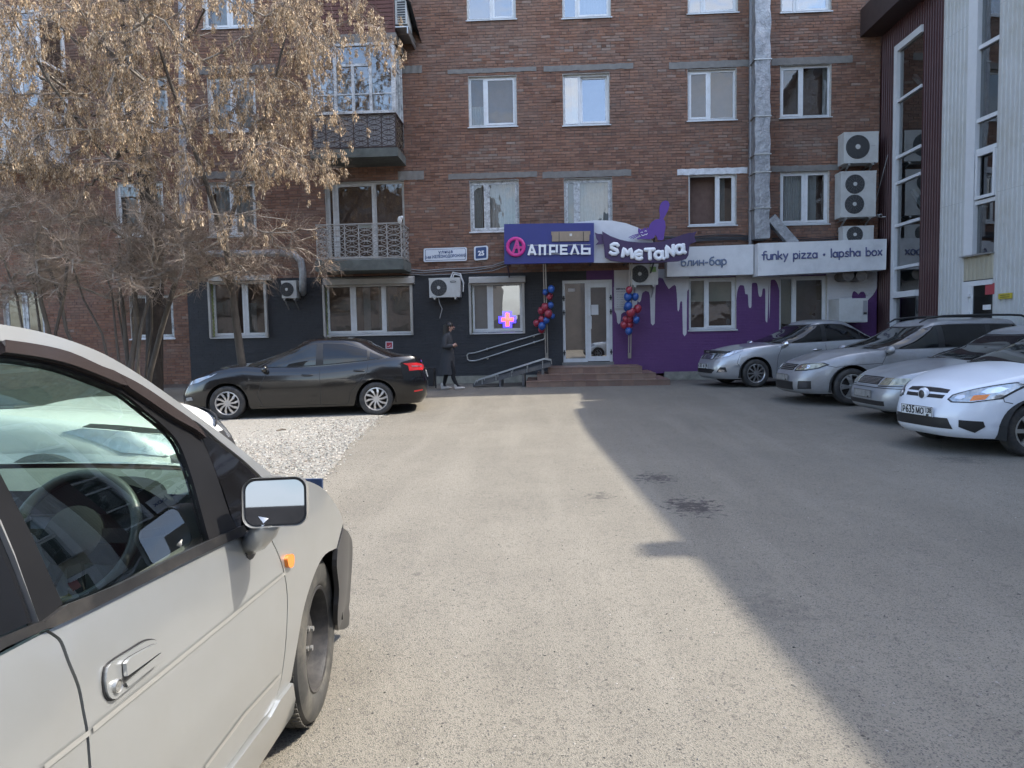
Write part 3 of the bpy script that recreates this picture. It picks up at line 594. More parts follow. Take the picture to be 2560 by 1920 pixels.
# ---------------- white fascia boards
FAS = M('fascia_white', (.66, .66, .66), .5, var=.05, vs=2, dirt=((.36, .36, .37), .45), ds=1.2)
LET = M('letter_slate', (.085, .095, .20), .5); LETG = M('letter_grey', (.15, .19, .27), .5)
def board(name, corners, Y, th, mat, parent, label=None, cat=None):
    p = [P(u, v, Y) for u, v in corners]; b = MB(); n = len(p)
    b.add(p + [q + V((0, th, 0)) for q in p], [tuple(range(n))[::-1], tuple(range(n, 2 * n))] + [(i, (i + 1) % n, (i + 1) % n + n, i + n) for i in range(n)])
    return b.build(name, mat, parent, label=label, cat=cat)
fa = thing('fascia_sign', 'pale grey fascia box reading funky pizza lapsha box over purple wall', 'sign', tuple(P(2055, 645, 18.55)))
board('panel', [(1895, 608), (2217, 597), (2215, 674), (1895, 690)], 18.55, .5, FAS, fa)
comic('funky pizza • lapsha box', 1903, 650, 2207, 638, 13.2, 18.535, .018, LET, fa)
fb = thing('fascia_sign', 'pale grey fascia box with the grey words blin-bar beside the ribbon sign', 'sign', tuple(P(1780, 650, 18.8)))
board('panel', [(1668, 619), (1884, 611), (1884, 686), (1668, 692)], 18.85, .4, FAS, fb)
comic('блин-бар', 1702, 665, 1818, 661, 13, 18.835, .02, LETG, fb)
# ---------------- blue pharmacy sign
BLUE = M('sign_blue', (.022, .028, .185), .4, var=.06, vs=3)
ap = thing('shop_sign', 'square blue lightbox sign with white letters and a pink ring emblem', 'sign', tuple(P(1372, 610, 18.0)))
board('box', [(1260, 560), (1485, 557), (1485, 656), (1261, 660)], 18.0, .16, BLUE, ap)
zz = lambda Y: (lambda a, h: P(1240 + a / 3.606, 500 + h / 3.606, Y))
WLET = M('letter_white', (.78, .79, .82), .35); PINK = M('emblem_pink', (.56, .03, .24), .35)
def bars(lines, Y, w, mat, parent, name='letter', dep=.035):
    b = MB()
    for i, (p, q) in enumerate(lines): b.bar(zz(Y)(*p) + V((0, .0007 * i, 0)), zz(Y)(*q) + V((0, .0007 * i, 0)), dep, w, up=zz(Y)(*p) - zz(Y)(*q) and V((0, 1, 0)).cross(zz(Y)(*q) - zz(Y)(*p)))
    b.build(name, mat, parent)
YL = 17.94
for ls in ([((292, 498), (322, 402)), ((357, 496), (322, 402)), ((300, 470), (348, 470))], [((395, 497), (395, 402)), ((441, 496), (441, 402)), ((384, 413), (452, 413))], [((488, 495), (488, 402)), ((478, 412), (535, 412)), ((478, 465), (535, 465)), ((548, 402), (548, 474))],
           [((586, 494), (586, 402)), ((576, 412), (645, 412)), ((576, 447), (640, 447)), ((576, 484), (646, 484))], [((676, 493), (708, 402)), ((744, 491), (708, 402))], [((776, 492), (776, 401)), ((766, 482), (832, 482)), ((766, 440), (832, 440)), ((843, 430), (843, 492))]): bars(ls, YL, .052, WLET, ap)
b = MB(); b.tube([zz(YL)(*q) for q in el(178, 422, 74, 76)[:-1]], .045, 8, closed=True, flat=(1, .5, 1)); b.build('emblem', PINK, ap, smooth=1.2)
bars([((148, 492), (192, 356)), ((188, 350), (214, 488)), ((168, 428), (246, 428))], YL, .055, PINK, ap, 'emblem')
for v in (408, 488): b = MB(); b.bar(zz(YL + .03)(285, v), zz(YL + .03)(850, v - 5), .015, .012); b.build('rail', STEEL, ap)
cb = thing('cardboard_cover', 'flattened brown cardboard strip taped over part of the blue sign', 'cardboard', tuple(P(1427, 590, 17.97)))
CARD = M('cardboard', (.33, .26, .19), .85, var=.12, vs=9, dirt=((.22, .17, .12), .4))
board('sheet', [zq for zq in ((1380, 580.5), (1474, 579.5), (1473, 602), (1380, 603.5))], 17.95, .05, CARD, cb); board('sheet', [(1378, 579), (1476, 577.5), (1476, 586), (1378, 588)], 17.985, .01, CARD, cb)
for u in (1397, 1458): board('strap', [(u, 579.5), (u + 1.5, 579.5), (u + 1.5, 603.5), (u, 603.5)], 17.943, .004, BLK, cb)
board('tape', [(1424, 584), (1430, 584), (1430, 590), (1424, 590)], 17.944, .004, M('tape_white', (.6, .6, .58), .5), cb)
# ---------------- ribbon sign with the cat
rs = thing('ribbon_sign', 'dark purple ribbon sign with bubbly white letters and a purple cat', 'sign', tuple(P(1610, 610, 17.9)))
z7 = lambda Y: (lambda a, h: P(1280 + a / 3.456, 480 + h / 3.456, Y))
def z7board(name, pts, Y, th, mat, parent):
    return board(name, [(1280 + a / 3.456, 480 + h / 3.456) for a, h in pts], Y, th, mat, parent)
board('backboard', [(1430, 558), (1450, 554), (1490, 550.5), (1530, 551.5), (1565, 558), (1595, 569), (1618, 583), (1640, 615), (1640, 656), (1430, 657)], 18.18, .06, M('sign_white', (.62, .63, .66), .4, var=.05), rs)
RIB = M('ribbon', (.045, .02, .078), .45, var=.1, vs=3); RIB2 = M('ribbon_tail', (.06, .028, .10), .45)
top = [(780, 340), (850, 380), (930, 410), (1000, 426), (1100, 436), (1200, 437), (1300, 425), (1400, 396), (1480, 366), (1545, 350)]
bot = [(1525, 545), (1505, 578), (1440, 597), (1300, 608), (1100, 612), (950, 606), (850, 590), (805, 562)]
z7board('ribbon', top + bot, 17.93, .08, RIB, rs)
z7board('ribbon_tail', [(716, 350), (742, 361), (775, 362), (800, 395), (800, 448), (722, 456), (748, 428), (730, 400)], 17.99, .05, RIB2, rs)
z7board('ribbon_tail', [(1520, 358), (1560, 352), (1596, 340), (1575, 385), (1592, 430), (1560, 440), (1520, 468)], 17.99, .05, RIB2, rs)
def zarc(*a): return arc(*a)
SM = [[[(918, 466), (905, 451), (880, 449), (857, 461), (857, 480), (882, 492), (906, 502), (913, 520), (896, 535), (866, 535), (847, 521)]],
      [[(955, 560), (968, 490), (998, 540), (1024, 493), (1041, 570)]],
      [[(1066, 545), (1124, 538), (1119, 517), (1095, 507), (1070, 521), (1061, 548), (1077, 575), (1105, 580), (1124, 569)]],
      [[(1148, 499), (1232, 496)], [(1190, 500), (1193, 583)]],
      [el(1267, 546, 30, 30), [(1299, 510), (1301, 568), (1316, 577)]],
      [[(1341, 565), (1335, 470), (1397, 548), (1393, 458)]],
      [el(1446, 496, 30, 34), [(1479, 452), (1483, 517), (1499, 526)]]]
for ls in SM: strokes(ls, z7(17.9), .049, WLET, rs, depth=.6)
cat = [(1092, 312), (1112, 324), (1130, 322), (1150, 305), (1158, 325), (1172, 300), (1178, 318), (1190, 285), (1205, 262), (1235, 240), (1275, 232), (1280, 200), (1274, 150), (1280, 110), (1298, 84), (1325, 72), (1350, 80), (1362, 108), (1352, 150), (1330, 195), (1308, 232), (1322, 255), (1328, 300), (1316, 360), (1312, 405), (1300, 416), (1262, 415), (1252, 385), (1238, 372), (1225, 398), (1190, 408), (1120, 404), (1085, 408), (1078, 398), (1120, 385), (1098, 362), (1090, 340)]
z7board('cat_figure', cat, 18.0, .05, M('cat_purple', (.10, .035, .26), .4, var=.06), rs)
strokes([[(1112, 352), (1122, 345), (1130, 350)], [(1146, 340), (1156, 334), (1163, 340)], [(1118, 368), (1130, 378), (1142, 372), (1150, 366), (1162, 368), (1170, 358)]], z7(17.99), .008, WLET, rs, 'cat_face', n=5)
strokes([[(1092, 362), (1050, 374), (1010, 392)], [(1094, 368), (1060, 382), (1025, 400)], [(1096, 375), (1070, 390), (1045, 402)]], z7(18.0), .01, MATS['cat_purple'], rs, 'whisker', n=5)
# ---------------- canopy with brackets and struts
cp = thing('entrance_canopy', 'shallow canopy frame and struts carrying the signs above the door', 'canopy', tuple(P(1450, 660, 18.6)))
q = P(1265, 662, 18.2); q2 = P(1640, 655, 18.2); zt = P(1400, 600, 18.2).z
b = MB(); b.add([(q.x, 18.25, zt), (q2.x, 18.25, zt), (q2.x, D - .02, zt + .35), (q.x, D - .02, zt + .35), (q.x, 18.25, zt - .02), (q2.x, 18.25, zt - .02), (q2.x, D - .02, zt + .33), (q.x, D - .02, zt + .33)], [(0, 1, 2, 3), (7, 6, 5, 4), (0, 4, 5, 1), (3, 7, 4, 0), (1, 5, 6, 2)]); b.build('roof_sheet', M('canopy_sheet', (.12, .11, .1), .6, var=.2), cp)
for u in (1268, 1365, 1480, 1570, 1635):
    pf = P(u, 657, 18.25); b = MB(); b.bar((pf.x, 18.2, pf.z + .04), (pf.x, D - .02, pf.z + .04), .04, .04); b.bar((pf.x, 18.22, pf.z + .04), (pf.x, D - .02, pf.z - .35), .03, .03) if u in (1268, 1635) else None; b.bar((pf.x, 18.22, pf.z), (pf.x, 18.22, zt), .04, .04); b.build('bracket', DARKM, cp)
b = MB(); b.bar((q.x, 18.22, q.z + .04), (q2.x, 18.22, q2.z + .06), .04, .04); b.build('cross_beam', DARKM, cp)
RAILW = M('strut_paint', (.42, .38, .33), .6, var=.25, vs=12, dirt=((.2, .15, .1), .5), ds=6)
for u0, u1 in ((1361, 1367), (1577, 1574)):
    p, r_ = P(u0, 658, 18.3), P(u1, 893, D - .05); b = MB()
    for dx in (-.028, .028): b.bar(p + V((dx, 0, 0)), r_ + V((dx, 0, 0)), .028, .03)
    b.bar(r_ + V((0, .01, .12)), r_ + V((0, .01, -.03)), .085, .02); b.build('strut', RAILW, cp)
# ---------------- balloons on the struts
def garland(label, items, su):
    t = thing('balloon_garland', label, 'balloons', tuple(P(su, 780, 18.75)), 'balloon garlands on the entrance struts')
    for j, (u, v, r, c) in enumerate(items):
        yy = lerp(18.3, D - .1, (v - 658) / 235) - .12 + (j % 3) * .05; p = P(u, v, yy); rr_ = r / F * yy; b = MB()
        b.grid(lambda a, w: (p.x + rr_ * cos(2 * pi * a) * sin(pi * w), p.y + rr_ * sin(2 * pi * a) * sin(pi * w), p.z + rr_ * (1.12 * cos(pi * w) - .12 * cos(pi * w) ** 2)), 16, 12, cu=True)
        b.cyl((p.x, p.y, p.z - rr_ * 1.22), (p.x, p.y, p.z - rr_ * 1.3), rr_ * .06, rr_ * .16, 8)
        b.build('balloon', M('balloon_red', (.34, .035, .06), .3, coat=.3, var=.1, vs=5) if c == 'r' else M('balloon_blue', (.025, .09, .33), .3, coat=.3, var=.1, vs=5), t, smooth=3.1)
    return t
garland('bunch of red and blue balloons tied to the strut left of the door', [(1378, 722, 9, 'b'), (1363, 730, 7, 'b'), (1374, 740, 8.5, 'r'), (1377, 762, 7.5, 'b'), (1363, 767, 10, 'r'), (1353, 776, 9, 'r'), (1371, 783, 10, 'r'), (1381, 790, 6.5, 'b'), (1355, 797, 9, 'r'), (1366, 800, 8, 'b'), (1341, 807, 8, 'r'), (1354, 823, 8.5, 'r'), (1355, 814, 9.5, 'b')], 1364)
garland('bunch of red and blue balloons tied to the strut right of the door', [(1573, 724, 8.5, 'r'), (1570, 741, 10.5, 'b'), (1588, 741, 9, 'b'), (1571, 764, 10, 'b'), (1568, 769, 9, 'b'), (1594, 771, 10, 'r'), (1577, 780, 11.5, 'r'), (1564, 797, 7.5, 'r'), (1574, 797, 10.5, 'r'), (1591, 799, 8.5, 'b'), (1560, 811, 9, 'r'), (1574, 811, 9.5, 'r'), (1572, 827, 9, 'b')], 1575)
# ---------------- street signs, opening hours, fire plate
ss = thing('street_sign', 'long white street name plate with blue border', 'sign', tuple(P(1113, 637, D - .04)))
SW = M('sign_plate', (.62, .65, .70), .4, var=.04); SBL = M('sign_navy', (.025, .06, .17), .4)
def rboard(name, u0, v0, u1, v1, tl, Y, th, mat, par, rad=4, **k):
    c = []
    for cx, cy, a0 in ((u0 + rad, v0 + rad, 180), (u1 - rad, v0 + rad + tl, 270), (u1 - rad, v1 - rad + tl, 0), (u0 + rad, v1 - rad, 90)): c += arc(cx, cy, rad, rad, a0, a0 + 90, 4)
    return board(name, c, Y, th, mat, par, **k)
rboard('plate', 1059, 621, 1167, 655, -3, D - .07, .04, SW, ss); rboard('border', 1063, 624, 1164, 652, -3, D - .073, .002, SBL, ss, 3); rboard('field', 1064, 625, 1163, 651, -3, D - .076, .002, SW, ss, 3)
rot = (pi / 2, -.028, 0)
text('улица', .115, P(1114, 629.5, D - .079), SBL, ss, rot=rot, offset=.004, space=1.25); text('2-ая ЖЕЛЕЗНОДОРОЖНАЯ', .105, P(1114, 641, D - .079), SBL, ss, sx=.80, rot=rot, offset=.003)
sn = thing('house_number_plate', 'small square blue plate with white house number 25', 'sign', tuple(P(1203, 633, D - .04)))
rboard('plate', 1185, 616, 1220, 651, -2, D - .07, .04, SW, sn, 5); rboard('field', 1189, 619, 1216, 647, -2, D - .073, .002, SBL, sn, 3); text('25', .17, P(1203, 633.5, D - .077), WLET, sn, rot=rot, offset=.006)
oh = thing('opening_hours_board', 'white opening hours board on the purple wall beside the balloons', 'sign', tuple(P(1551, 745, D - .04)))
board('plate', [(1535, 718), (1568, 717), (1568, 771), (1536, 772)], D - .05, .03, M('board_pale', (.5, .49, .5), .5), oh)
DK = M('print_dark', (.03, .02, .04), .6); text('SMETANA', .055, P(1552, 722.5, D - .055), DK, oh, offset=.003); text('режим работы', .035, P(1552, 729, D - .055), DK, oh)
for i, v in enumerate((737, 743, 749, 755, 761, 766)): text(('пн', 'вт', 'ср', 'чт', 'пт', 'сб')[i] + '    с 10 до 22', .03, P(1552, v, D - .055), DK, oh)
fp = thing('fire_plate', 'small red fire cabinet plate low on the black wall', 'sign', tuple(P(974, 862, D - .03)))
board('plate', [(964, 854), (982, 854), (982, 872), (964, 872)], D - .03, .02, SW, fp); board('field', [(966, 856), (980, 856), (980, 870), (966, 870)], D - .033, .003, M('sign_red', (.4, .03, .05), .5), fp)
strokes([[(968, 866), (973, 866), (976, 862)], [(976, 868), (979, 868)]], lambda a, h: P(a, h, D - .036), .006, WLET, fp, 'symbol', n=5)
# ---------------- air conditioners
ACW = M('ac_casing', (.50, .50, .48), .5, var=.06, vs=4, dirt=((.33, .31, .28), .5), ds=2.5); ACG = M('ac_grille', (.035, .037, .04), .6)
def aircon(label, u0, v0, u1, v1, Y, fans, dep=.32, logo=None, feet=True):
    x0, z0, x1, z1 = rect(u0, v0, u1, v1, Y); t = thing('air_conditioner', label, 'air conditioner', ((x0 + x1) / 2, Y + dep / 2, z0), 'air conditioners on the brick facade')
    b = MB(); b.box(x0, Y, z0, x1, Y + dep, z1); b.box(x0 - .008, Y - .004, z1 - .05, x1 + .008, Y + dep, z1 + .006); b.build('casing', ACW, t)
    for fx, fz, fr in fans:
        cx, cz, r = lerp(x0, x1, fx), lerp(z1, z0, fz), fr * (z1 - z0 if len(fans) == 1 else x1 - x0); m4 = Matrix.Translation((cx, Y - .012, cz)) @ Matrix.Rotation(pi / 2, 4, 'X')
        b = MB(); b.lathe([(.001, .0), (r, .0), (r + .006, -.006), (r + .006, -.012)], 28, m4); g = b.build('fan_grille', ACG, t, smooth=.6)
        b = MB()
        for k in range(1, 7): b.tube([m4 @ V((r * k / 6.4 * cos(a * pi / 14), r * k / 6.4 * sin(a * pi / 14), .006)) for a in range(28)], .0035, 4, closed=True)
        for k in range(14): b.cyl(m4 @ V((.03 * cos(k * pi / 7), .03 * sin(k * pi / 7), .008)), m4 @ V((r * cos(k * pi / 7 + .5), r * sin(k * pi / 7 + .5), .008)), .003, n=4)
        b.build('guard', M('ac_wire', (.12, .12, .12), .5), g)
        b = MB(); b.lathe([(.001, .02), (r * .2, .018), (r * .22, .004)], 14, m4); b.build('hub', ACW, g)
    for u in (.16, .84):
        b = MB(); xx = lerp(x0, x1, u); b.box(xx - .03, Y + .02, z0 - .03, xx + .03, Y + dep, z0); b.bar((xx, Y - .02, z0 - .045), (xx, D, z0 - .045), .035, .03); b.bar((xx, D - .02, z0 - .3), (xx, Y + .05, z0 - .06), .03, .025) if feet else None; b.build('bracket', STEEL, t)
    if logo: text(logo[0], logo[1], (lerp(x0, x1, logo[2]), Y - .004, lerp(z1, z0, logo[3])), M('ac_logo', (.12, .12, .14), .5), t)
    return t, (x0, z0, x1, z1)
a1, r1 = aircon('white single fan air conditioner on the black wall between the shutter windows', 1073, 695, 1150, 743, D - .5, [(.31, .5, .42)], feet=False)
b = MB(); b.tube([V((r1[0] + .23, D - .45, r1[1])), V((r1[0] + .25, D - .4, r1[1] - .15)), V((r1[0] + .31, D - .38, r1[1] - .3)), V((r1[0] + .24, D - .37, r1[1] - .55))], .012, 6); b.build('drain_hose', CABLEG, a1, smooth=1)
for k in range(2): b = MB(); b.tube([V((r1[2] - .28 + k * .05, D - .3, r1[3] - .02)), V((r1[2] - .22 + k * .03, D - .2, r1[3] + .17 - k * .05)), V((r1[2] - .02, D - .18, r1[3] + .13 - k * .05)), V((r1[2] + .06, D - .2, r1[3] - .12)), V((r1[2] + .05, D - .25, r1[1] + .15))], .02, 8); b.build('refrigerant_pipe', M('pipe_insulation', (.5, .5, .49), .8), a1, smooth=1)
b = MB(); e_ = [(lerp(r1[0], r1[2], .78) + .075 * cos(a * .3), D - .506, lerp(r1[3], r1[1], .2) + .02 * sin(a * .3)) for a in range(21)]; b.tube(e_, .006, 5, closed=True); b.build('badge', DARKM, a1)
a2, r2 = aircon('air conditioner with a green energy sticker under the ribbon sign', 1577, 661, 1645, 712, 18.85, [(.33, .46, .42)])
b = MB(); b.box(lerp(r2[0], r2[2], .7), 18.843, lerp(r2[1], r2[3], .62), lerp(r2[0], r2[2], .93), 18.848, lerp(r2[1], r2[3], .88)); b.build('sticker', M('sticker_green', (.16, .27, .08), .5), a2)
aircon('upper large single fan air conditioner at the corner of the maroon wall', 2110, 330, 2196, 407, 18.75, [(.40, .48, .38)], .38, ('-----', .06, .84, .45))
aircon('tall twin fan air conditioner between two smaller ones', 2102, 428, 2190, 542, 18.75, [(.40, .28, .27), (.39, .72, .27)], .38)
aircon('air conditioner half hidden behind the funky pizza fascia', 2108, 565, 2184, 612, 18.8, [(.38, .45, .42)], .3)
aircon('dim air conditioner behind twigs near the elbow pipe', 704, 702, 741, 745, D - .35, [(.35, .5, .4)])
eb = thing('electrical_cabinet', 'white metal cabinet on the purple wall behind the parked cars', 'cabinet', tuple(P(2128, 775, 18.7)))
x0, z0, x1, z1 = rect(2098, 746, 2169, 806, 18.6); b = MB(); b.box(x0, 18.6, z0, x1, D - .02, z1); b.build('case', ACW, eb); b = MB(); b.box(x0 + .02, 18.585, z0 + .02, x1 - .14, 18.598, z1 - .02); b.build('door', ACW, eb)
b = MB(); b.box(x1 - .11, 18.588, z1 - .42, x1 - .02, 18.599, z1 - .06); b.build('label_strip', M('label_grey', (.25, .25, .26), .5), eb)
b = MB(); b.box(x1 - .105, 18.58, z1 - .4, x1 - .025, 18.587, z1 - .36); b.build('latch', DARKM, eb)
# ---------------- ducts and pipes
def foil_mat():
    m = M('foil', (.30, .305, .315), .5, .5, var=.4, vs=7); t = m.node_tree; L = t.links.new; tc = nn(t, 'ShaderNodeTexCoord')
    v = nn(t, 'ShaderNodeTexVoronoi', feature='DISTANCE_TO_EDGE'); v.inputs['Scale'].default_value = 11; n = nn(t, 'ShaderNodeTexNoise'); n.inputs['Scale'].default_value = 9; L(tc.outputs['Object'], n.inputs[0])
    a = nn(t, 'ShaderNodeVectorMath', operation='MULTIPLY_ADD'); L(n.outputs['Color'], a.inputs[0]); a.inputs[1].default_value = (.25, .25, .25); L(tc.outputs['Object'], a.inputs[2]); L(a.outputs[0], v.inputs[0])
    bp = nn(t, 'ShaderNodeBump'); bp.inputs['Strength'].default_value = .55; bp.inputs['Distance'].default_value = .03; L(v.outputs[0], bp.inputs['Height']); L(bp.outputs[0], t.nodes['Principled BSDF'].inputs['Normal']); return m
FOIL = foil_mat()
vd = thing('ventilation_duct', 'crinkled foil wrapped duct running up the brick wall', 'duct', tuple(P(1907, 595, 18.8)))
x0, z0, x1, z1 = rect(1888, -120, 1926, 596, 18.75); b = MB(); b.grid(lambda u, v: (lerp(x0, x1, u) + .012 * sin(v * 60), 18.75 + .01 * sin(v * 41 + u * 5), lerp(z0, z1, v)), 3, 60); b.box(x0 + .01, 18.77, z0, x1 - .01, D - .01, z1); b.build('duct', FOIL, vd)
for v in (148, 290, 385, 430, 520): b = MB(); z = P(1907, v, 18.75).z; b.box(x0 - .03, 18.73, z - .012, x1 + .03, D, z + .012); b.build('band', STEEL, vd)
b = MB(); b.bar(P(1926, 545, 18.9), P(1985, 612, 18.9), .22, .24); b.build('branch', FOIL, vd)
x0 = P(1886, 300, D - .1).x - .09; b = MB(); b.cyl((x0, D - .12, 3.2), (x0, D - .12, 10.5), .06, n=12); b.build('drainpipe', M('pipe_grey', (.2, .2, .21), .5, .4, var=.2), vd)
ip = thing('heating_pipe', 'foil insulated pipe with an elbow behind the maple twigs', 'pipe', tuple(P(600, 632, 18.9)))
pts = [P(u, v, 18.9) for u, v in ((455, -60), (456, 200), (457, 400), (458, 560), (462, 610), (480, 630), (520, 634), (620, 634), (700, 632), (735, 636), (752, 652), (757, 680), (757, 712))] + [P(757, 730, 19.1), P(757, 732, D)]
b = MB(); b.tube(pts, .095, 14); b.build('pipe', FOIL, ip, smooth=3.1)
cu = thing('wall_cables', 'bundle of dark cables sagging along the wall above the shop windows', 'cables', tuple(P(1130, 672, D - .05)))
for k in range(5):
    dv = k * 3; b = MB(); b.tube([P(u, v + dv + rr.uniform(-2, 2), D - .05 - .01 * k) for u, v in ((1005, 672), (1060, 676), (1120, 672), (1180, 671), (1230, 664), (1268, 652))], .008 + .004 * rr.random(), 5); b.build('cable', CABLE if k % 2 else CABLEG, cu, smooth=1)
cu = thing('wall_cables', 'black cables looping between the ribbon sign and the foil duct', 'cables', tuple(P(1800, 600, D - .05)))
for k in range(6):
    dv = k * 2.6; b = MB(); b.tube([P(u, v + dv + rr.uniform(-1.5, 1.5), D - .05 - .012 * k) for u, v in ((1660, 590), (1720, 592), (1790, 588), (1850, 587), (1886, 592))], .01 + .005 * rr.random(), 5); b.build('cable', CABLE, cu, smooth=1)
    if k > 2: b = MB(); b.tube([P(u, v + dv * 1.2 + rr.uniform(-2, 2), D - .06 - .012 * k) for u, v in ((1930, 586), (1985, 584), (2040, 588), (2105, 582))], .01, 5); b.build('cable', CABLE, cu, smooth=1)
for (la, us) in (('pair of rusty flue pipe ends under the funky pizza fascia', (2122, 2156)),):
    t = thing('flue_pipes', la, 'pipe', tuple(P(2140, 690, 18.9)))
    for u in us: p = P(u, 688, 18.7); b = MB(); b.cyl((p.x, 18.75, p.z), (p.x, D, p.z), .13, n=18); b.cyl((p.x, 18.72, p.z), (p.x, 18.76, p.z), .145, n=18); b.build('flue', M('rusty', (.16, .14, .125), .5, .6, var=.4, vs=6), t, smooth=.6)
t = thing('strip_lamp', 'small pale strip lamp under the fascia above the tall shop window', 'lamp', tuple(P(2017, 681, 18.7))); b = MB(); x0, z0, x1, z1 = rect(2000, 679, 2034, 685, 18.7); b.box(x0, 18.65, z0, x1, 18.75, z1); b.build('housing', PVC, t)
# ---------------- roller shutters and LED cross
for key, w, (u0, v0, u1, v1) in (('g0', g0, (520, 688, 672, 703)), ('g1', g1, (806, 692, 1034, 712)), ('g2', g2, (1172, 690, 1313, 708))):
    x0, z0, x1, z1 = rect(u0, v0, u1, v1, D - .2); o = WINS[key]; b = MB()
    b.prism([(D - .2, z0 + .02), (D - .2, z1 - .05), (D - .13, z1), (D - .005, z1), (D - .005, z0)], lambda yy, z, x: (x, yy, z), x0, x1); sh = b.build('roller_shutter', M('shutter', (.42, .40, .37), .5, var=.08, vs=5, dirt=((.26, .24, .21), .5)), BR)
    for xx in (o[0] - .03, o[2] - .03): b = MB(); b.box(xx, D - .10, o[1] - .02, xx + .06, D - .003, z0 + .03); b.build('guide_rail', MATS['shutter'], sh)
    b = MB(); b.box(o[0] + .05, D - .07, z0 - .04, o[2] - .05, D - .03, z0 + .02); b.build('slat_end', MATS['shutter'], sh)
    for xx in (o[0] + .025, o[2] - .045): b = MB(); b.grid(lambda u, v: (xx + .02 + .012 * sin(v * 90), lerp(D - .02, D + .09, u), lerp(o[1], z0, v)), 2, 40); b.build('foam_strip', M('foam_green', (.36, .39, .17), .9, var=.25, vs=20), sh)
lc = thing('led_cross', 'lit blue and red LED pharmacy cross behind the shop window', 'sign', tuple(P(1268, 800, D + .12)))
b = MB(); c0 = P(1268.5, 799, D + .12)
for nm, mt in (('blue_diodes', M('led_blue', (.06, .04, 1), .5, emit=1.2)), ('red_diodes', M('led_red', (1, .12, .10), .5, emit=.9))):
    b = MB(); N = 21
    for i in range(N):
        for j in range(N):
            a, h = abs(i - 10), abs(j - 10)
            if (a <= 5 or h <= 4.5) and not (a > 5 and h > 4.5):
                red_ = (a <= 2 or h <= 2) and a <= 7 and h <= 8
                if red_ == (nm[0] == 'r'): b.box(c0.x + (i - 10) * .0225 - .009, D + .095, c0.z + (j - 10) * .0225 * .95 - .009, c0.x + (i - 10) * .0225 + .009, D + .1, c0.z + (j - 10) * .0225 * .95 + .009, skip='klrtb')
    b.build(nm, mt, lc, kind='stuff')
b = MB()
for w, h in ((.13, .235), (.235, .11)): b.box(c0.x - w, D + .102 + w * .01, c0.z - h, c0.x + w, D + .115, c0.z + h)
b.build('panel', BLK, lc)
# ---------------- balconies
YB = D - 1.03; GREENM = M('slab_green', (.11, .12, .11), .8, var=.3, vs=5, dirt=((.05, .055, .05), .6)); RUST = M('rail_brown', (.055, .035, .03), .6, var=.3, vs=9); RAILP = M('rail_white', (.36, .35, .33), .6, var=.2, vs=15, dirt=((.2, .14, .1), .5), ds=8)
def ornament(w, h):
    b = MB()
    for k in range(3):
        zc = h * (k + .5) / 3; hh = h / 3
        for s in (-1, 1): b.tube([(w / 2 + w * .44 * cos(a * pi / 9), 0, zc + s * hh * .25 + hh * .215 * sin(a * pi / 9)) for a in range(18)], .009, 5, closed=True)
        for s in (-1, 1):
            for q in (-1, 1): b.tube([(w / 2 + q * w * .04, 0, zc), (w / 2 + q * w * .10, 0, zc + s * hh * .10), (w / 2 + q * w * .08, 0, zc + s * hh * .22), (w / 2 + q * w * .22, 0, zc + s * hh * .30)], .007, 4)
    return b
def railing(par, x0, x1, z0, z1, y0, y1, mat, ncol=6):
    w = (x1 - x0) / ncol; orn = ornament(w, z1 - z0 - .04).mesh('ornament', mat, smooth=1); ws = (y1 - y0) / 3; orn2 = ornament(ws, z1 - z0 - .04).mesh('ornament', mat, smooth=1)
    for i in range(ncol): inst(orn, 'ornament', par, (x0 + i * w, y0, z0 + .02))
    for i in range(3):
        for xx in (x0, x1): inst(orn2, 'ornament', par, (xx, y0 + i * ws, z0 + .02), rz=pi / 2)
    b = MB()
    for i in range(ncol + 1): b.box(x0 + i * w - .012, y0 - .012, z0 - .03, x0 + i * w + .012, y0 + .012, z1)
    for zz_ in (z0, z1): b.box(x0 - .02, y0 - .02, zz_ - .014, x1 + .02, y0 + .02, zz_ + .014); [b.box(xx - .018, y0, zz_ - .013, xx + .018, y1, zz_ + .013) for xx in (x0, x1)]
    b.build('rail_frame', mat, par)
x0, z0, x1, z1 = rect(792, 560, 1003, 648, YB); zs = P(900, 676, YB).z
b = MB(); b.box(x0 - .05, YB - .05, zs, x1 + .05, D, z0 - .02); bal = b.build('balcony', GREENM, BR); bal['label'] = 'open balcony with white scroll railing'
railing(bal, x0, x1, z0 + .03, z1, YB, D - .02, RAILP)
b = MB(); b.box(lerp(x0, x1, .5), YB + .03, z1 - .1, lerp(x0, x1, .66), YB + .05, z1 + .02); b.build('flower_box', M('box_green', (.35, .38, .34), .6), bal); b = MB(); b.ball((x1 - .02, YB, z1 + .07), (.06, .05, .1), 8, 6); b.ball((x1 + .03, YB, z1 + .13), (.05, .04, .05), 8, 6); b.build('rag', M('rag', (.55, .54, .52), .9), bal, smooth=3.1)
x0, z0, x1, z1 = rect(780, 285, 989, 371, YB); zs = P(900, 394, YB).z; zt = P(890, 112, YB).z
b = MB(); b.box(x0 - .05, YB - .05, zs, x1 + .05, D, z0 - .02); bal = b.build('balcony', GREENM, BR); bal['label'] = 'glazed balcony with peeling white frames over scroll railing'
railing(bal, x0, x1, z0 + .02, z1, YB, D - .02, RUST)
b = MB(); b.box(x0 + .02, YB + .05, z0, x1 - .02, YB + .07, z1); b.build('backing_sheet', M('sheet_grey', (.36, .36, .37), .7, var=.1), bal)
b = MB(); b.box(x1 - .05, YB + .06, z0, x1 - .03, D, z1); b.build('side_boards', M('boards', (.22, .18, .12), .8, var=.3, vs=8, stretch=(1, 8, 1)), bal)
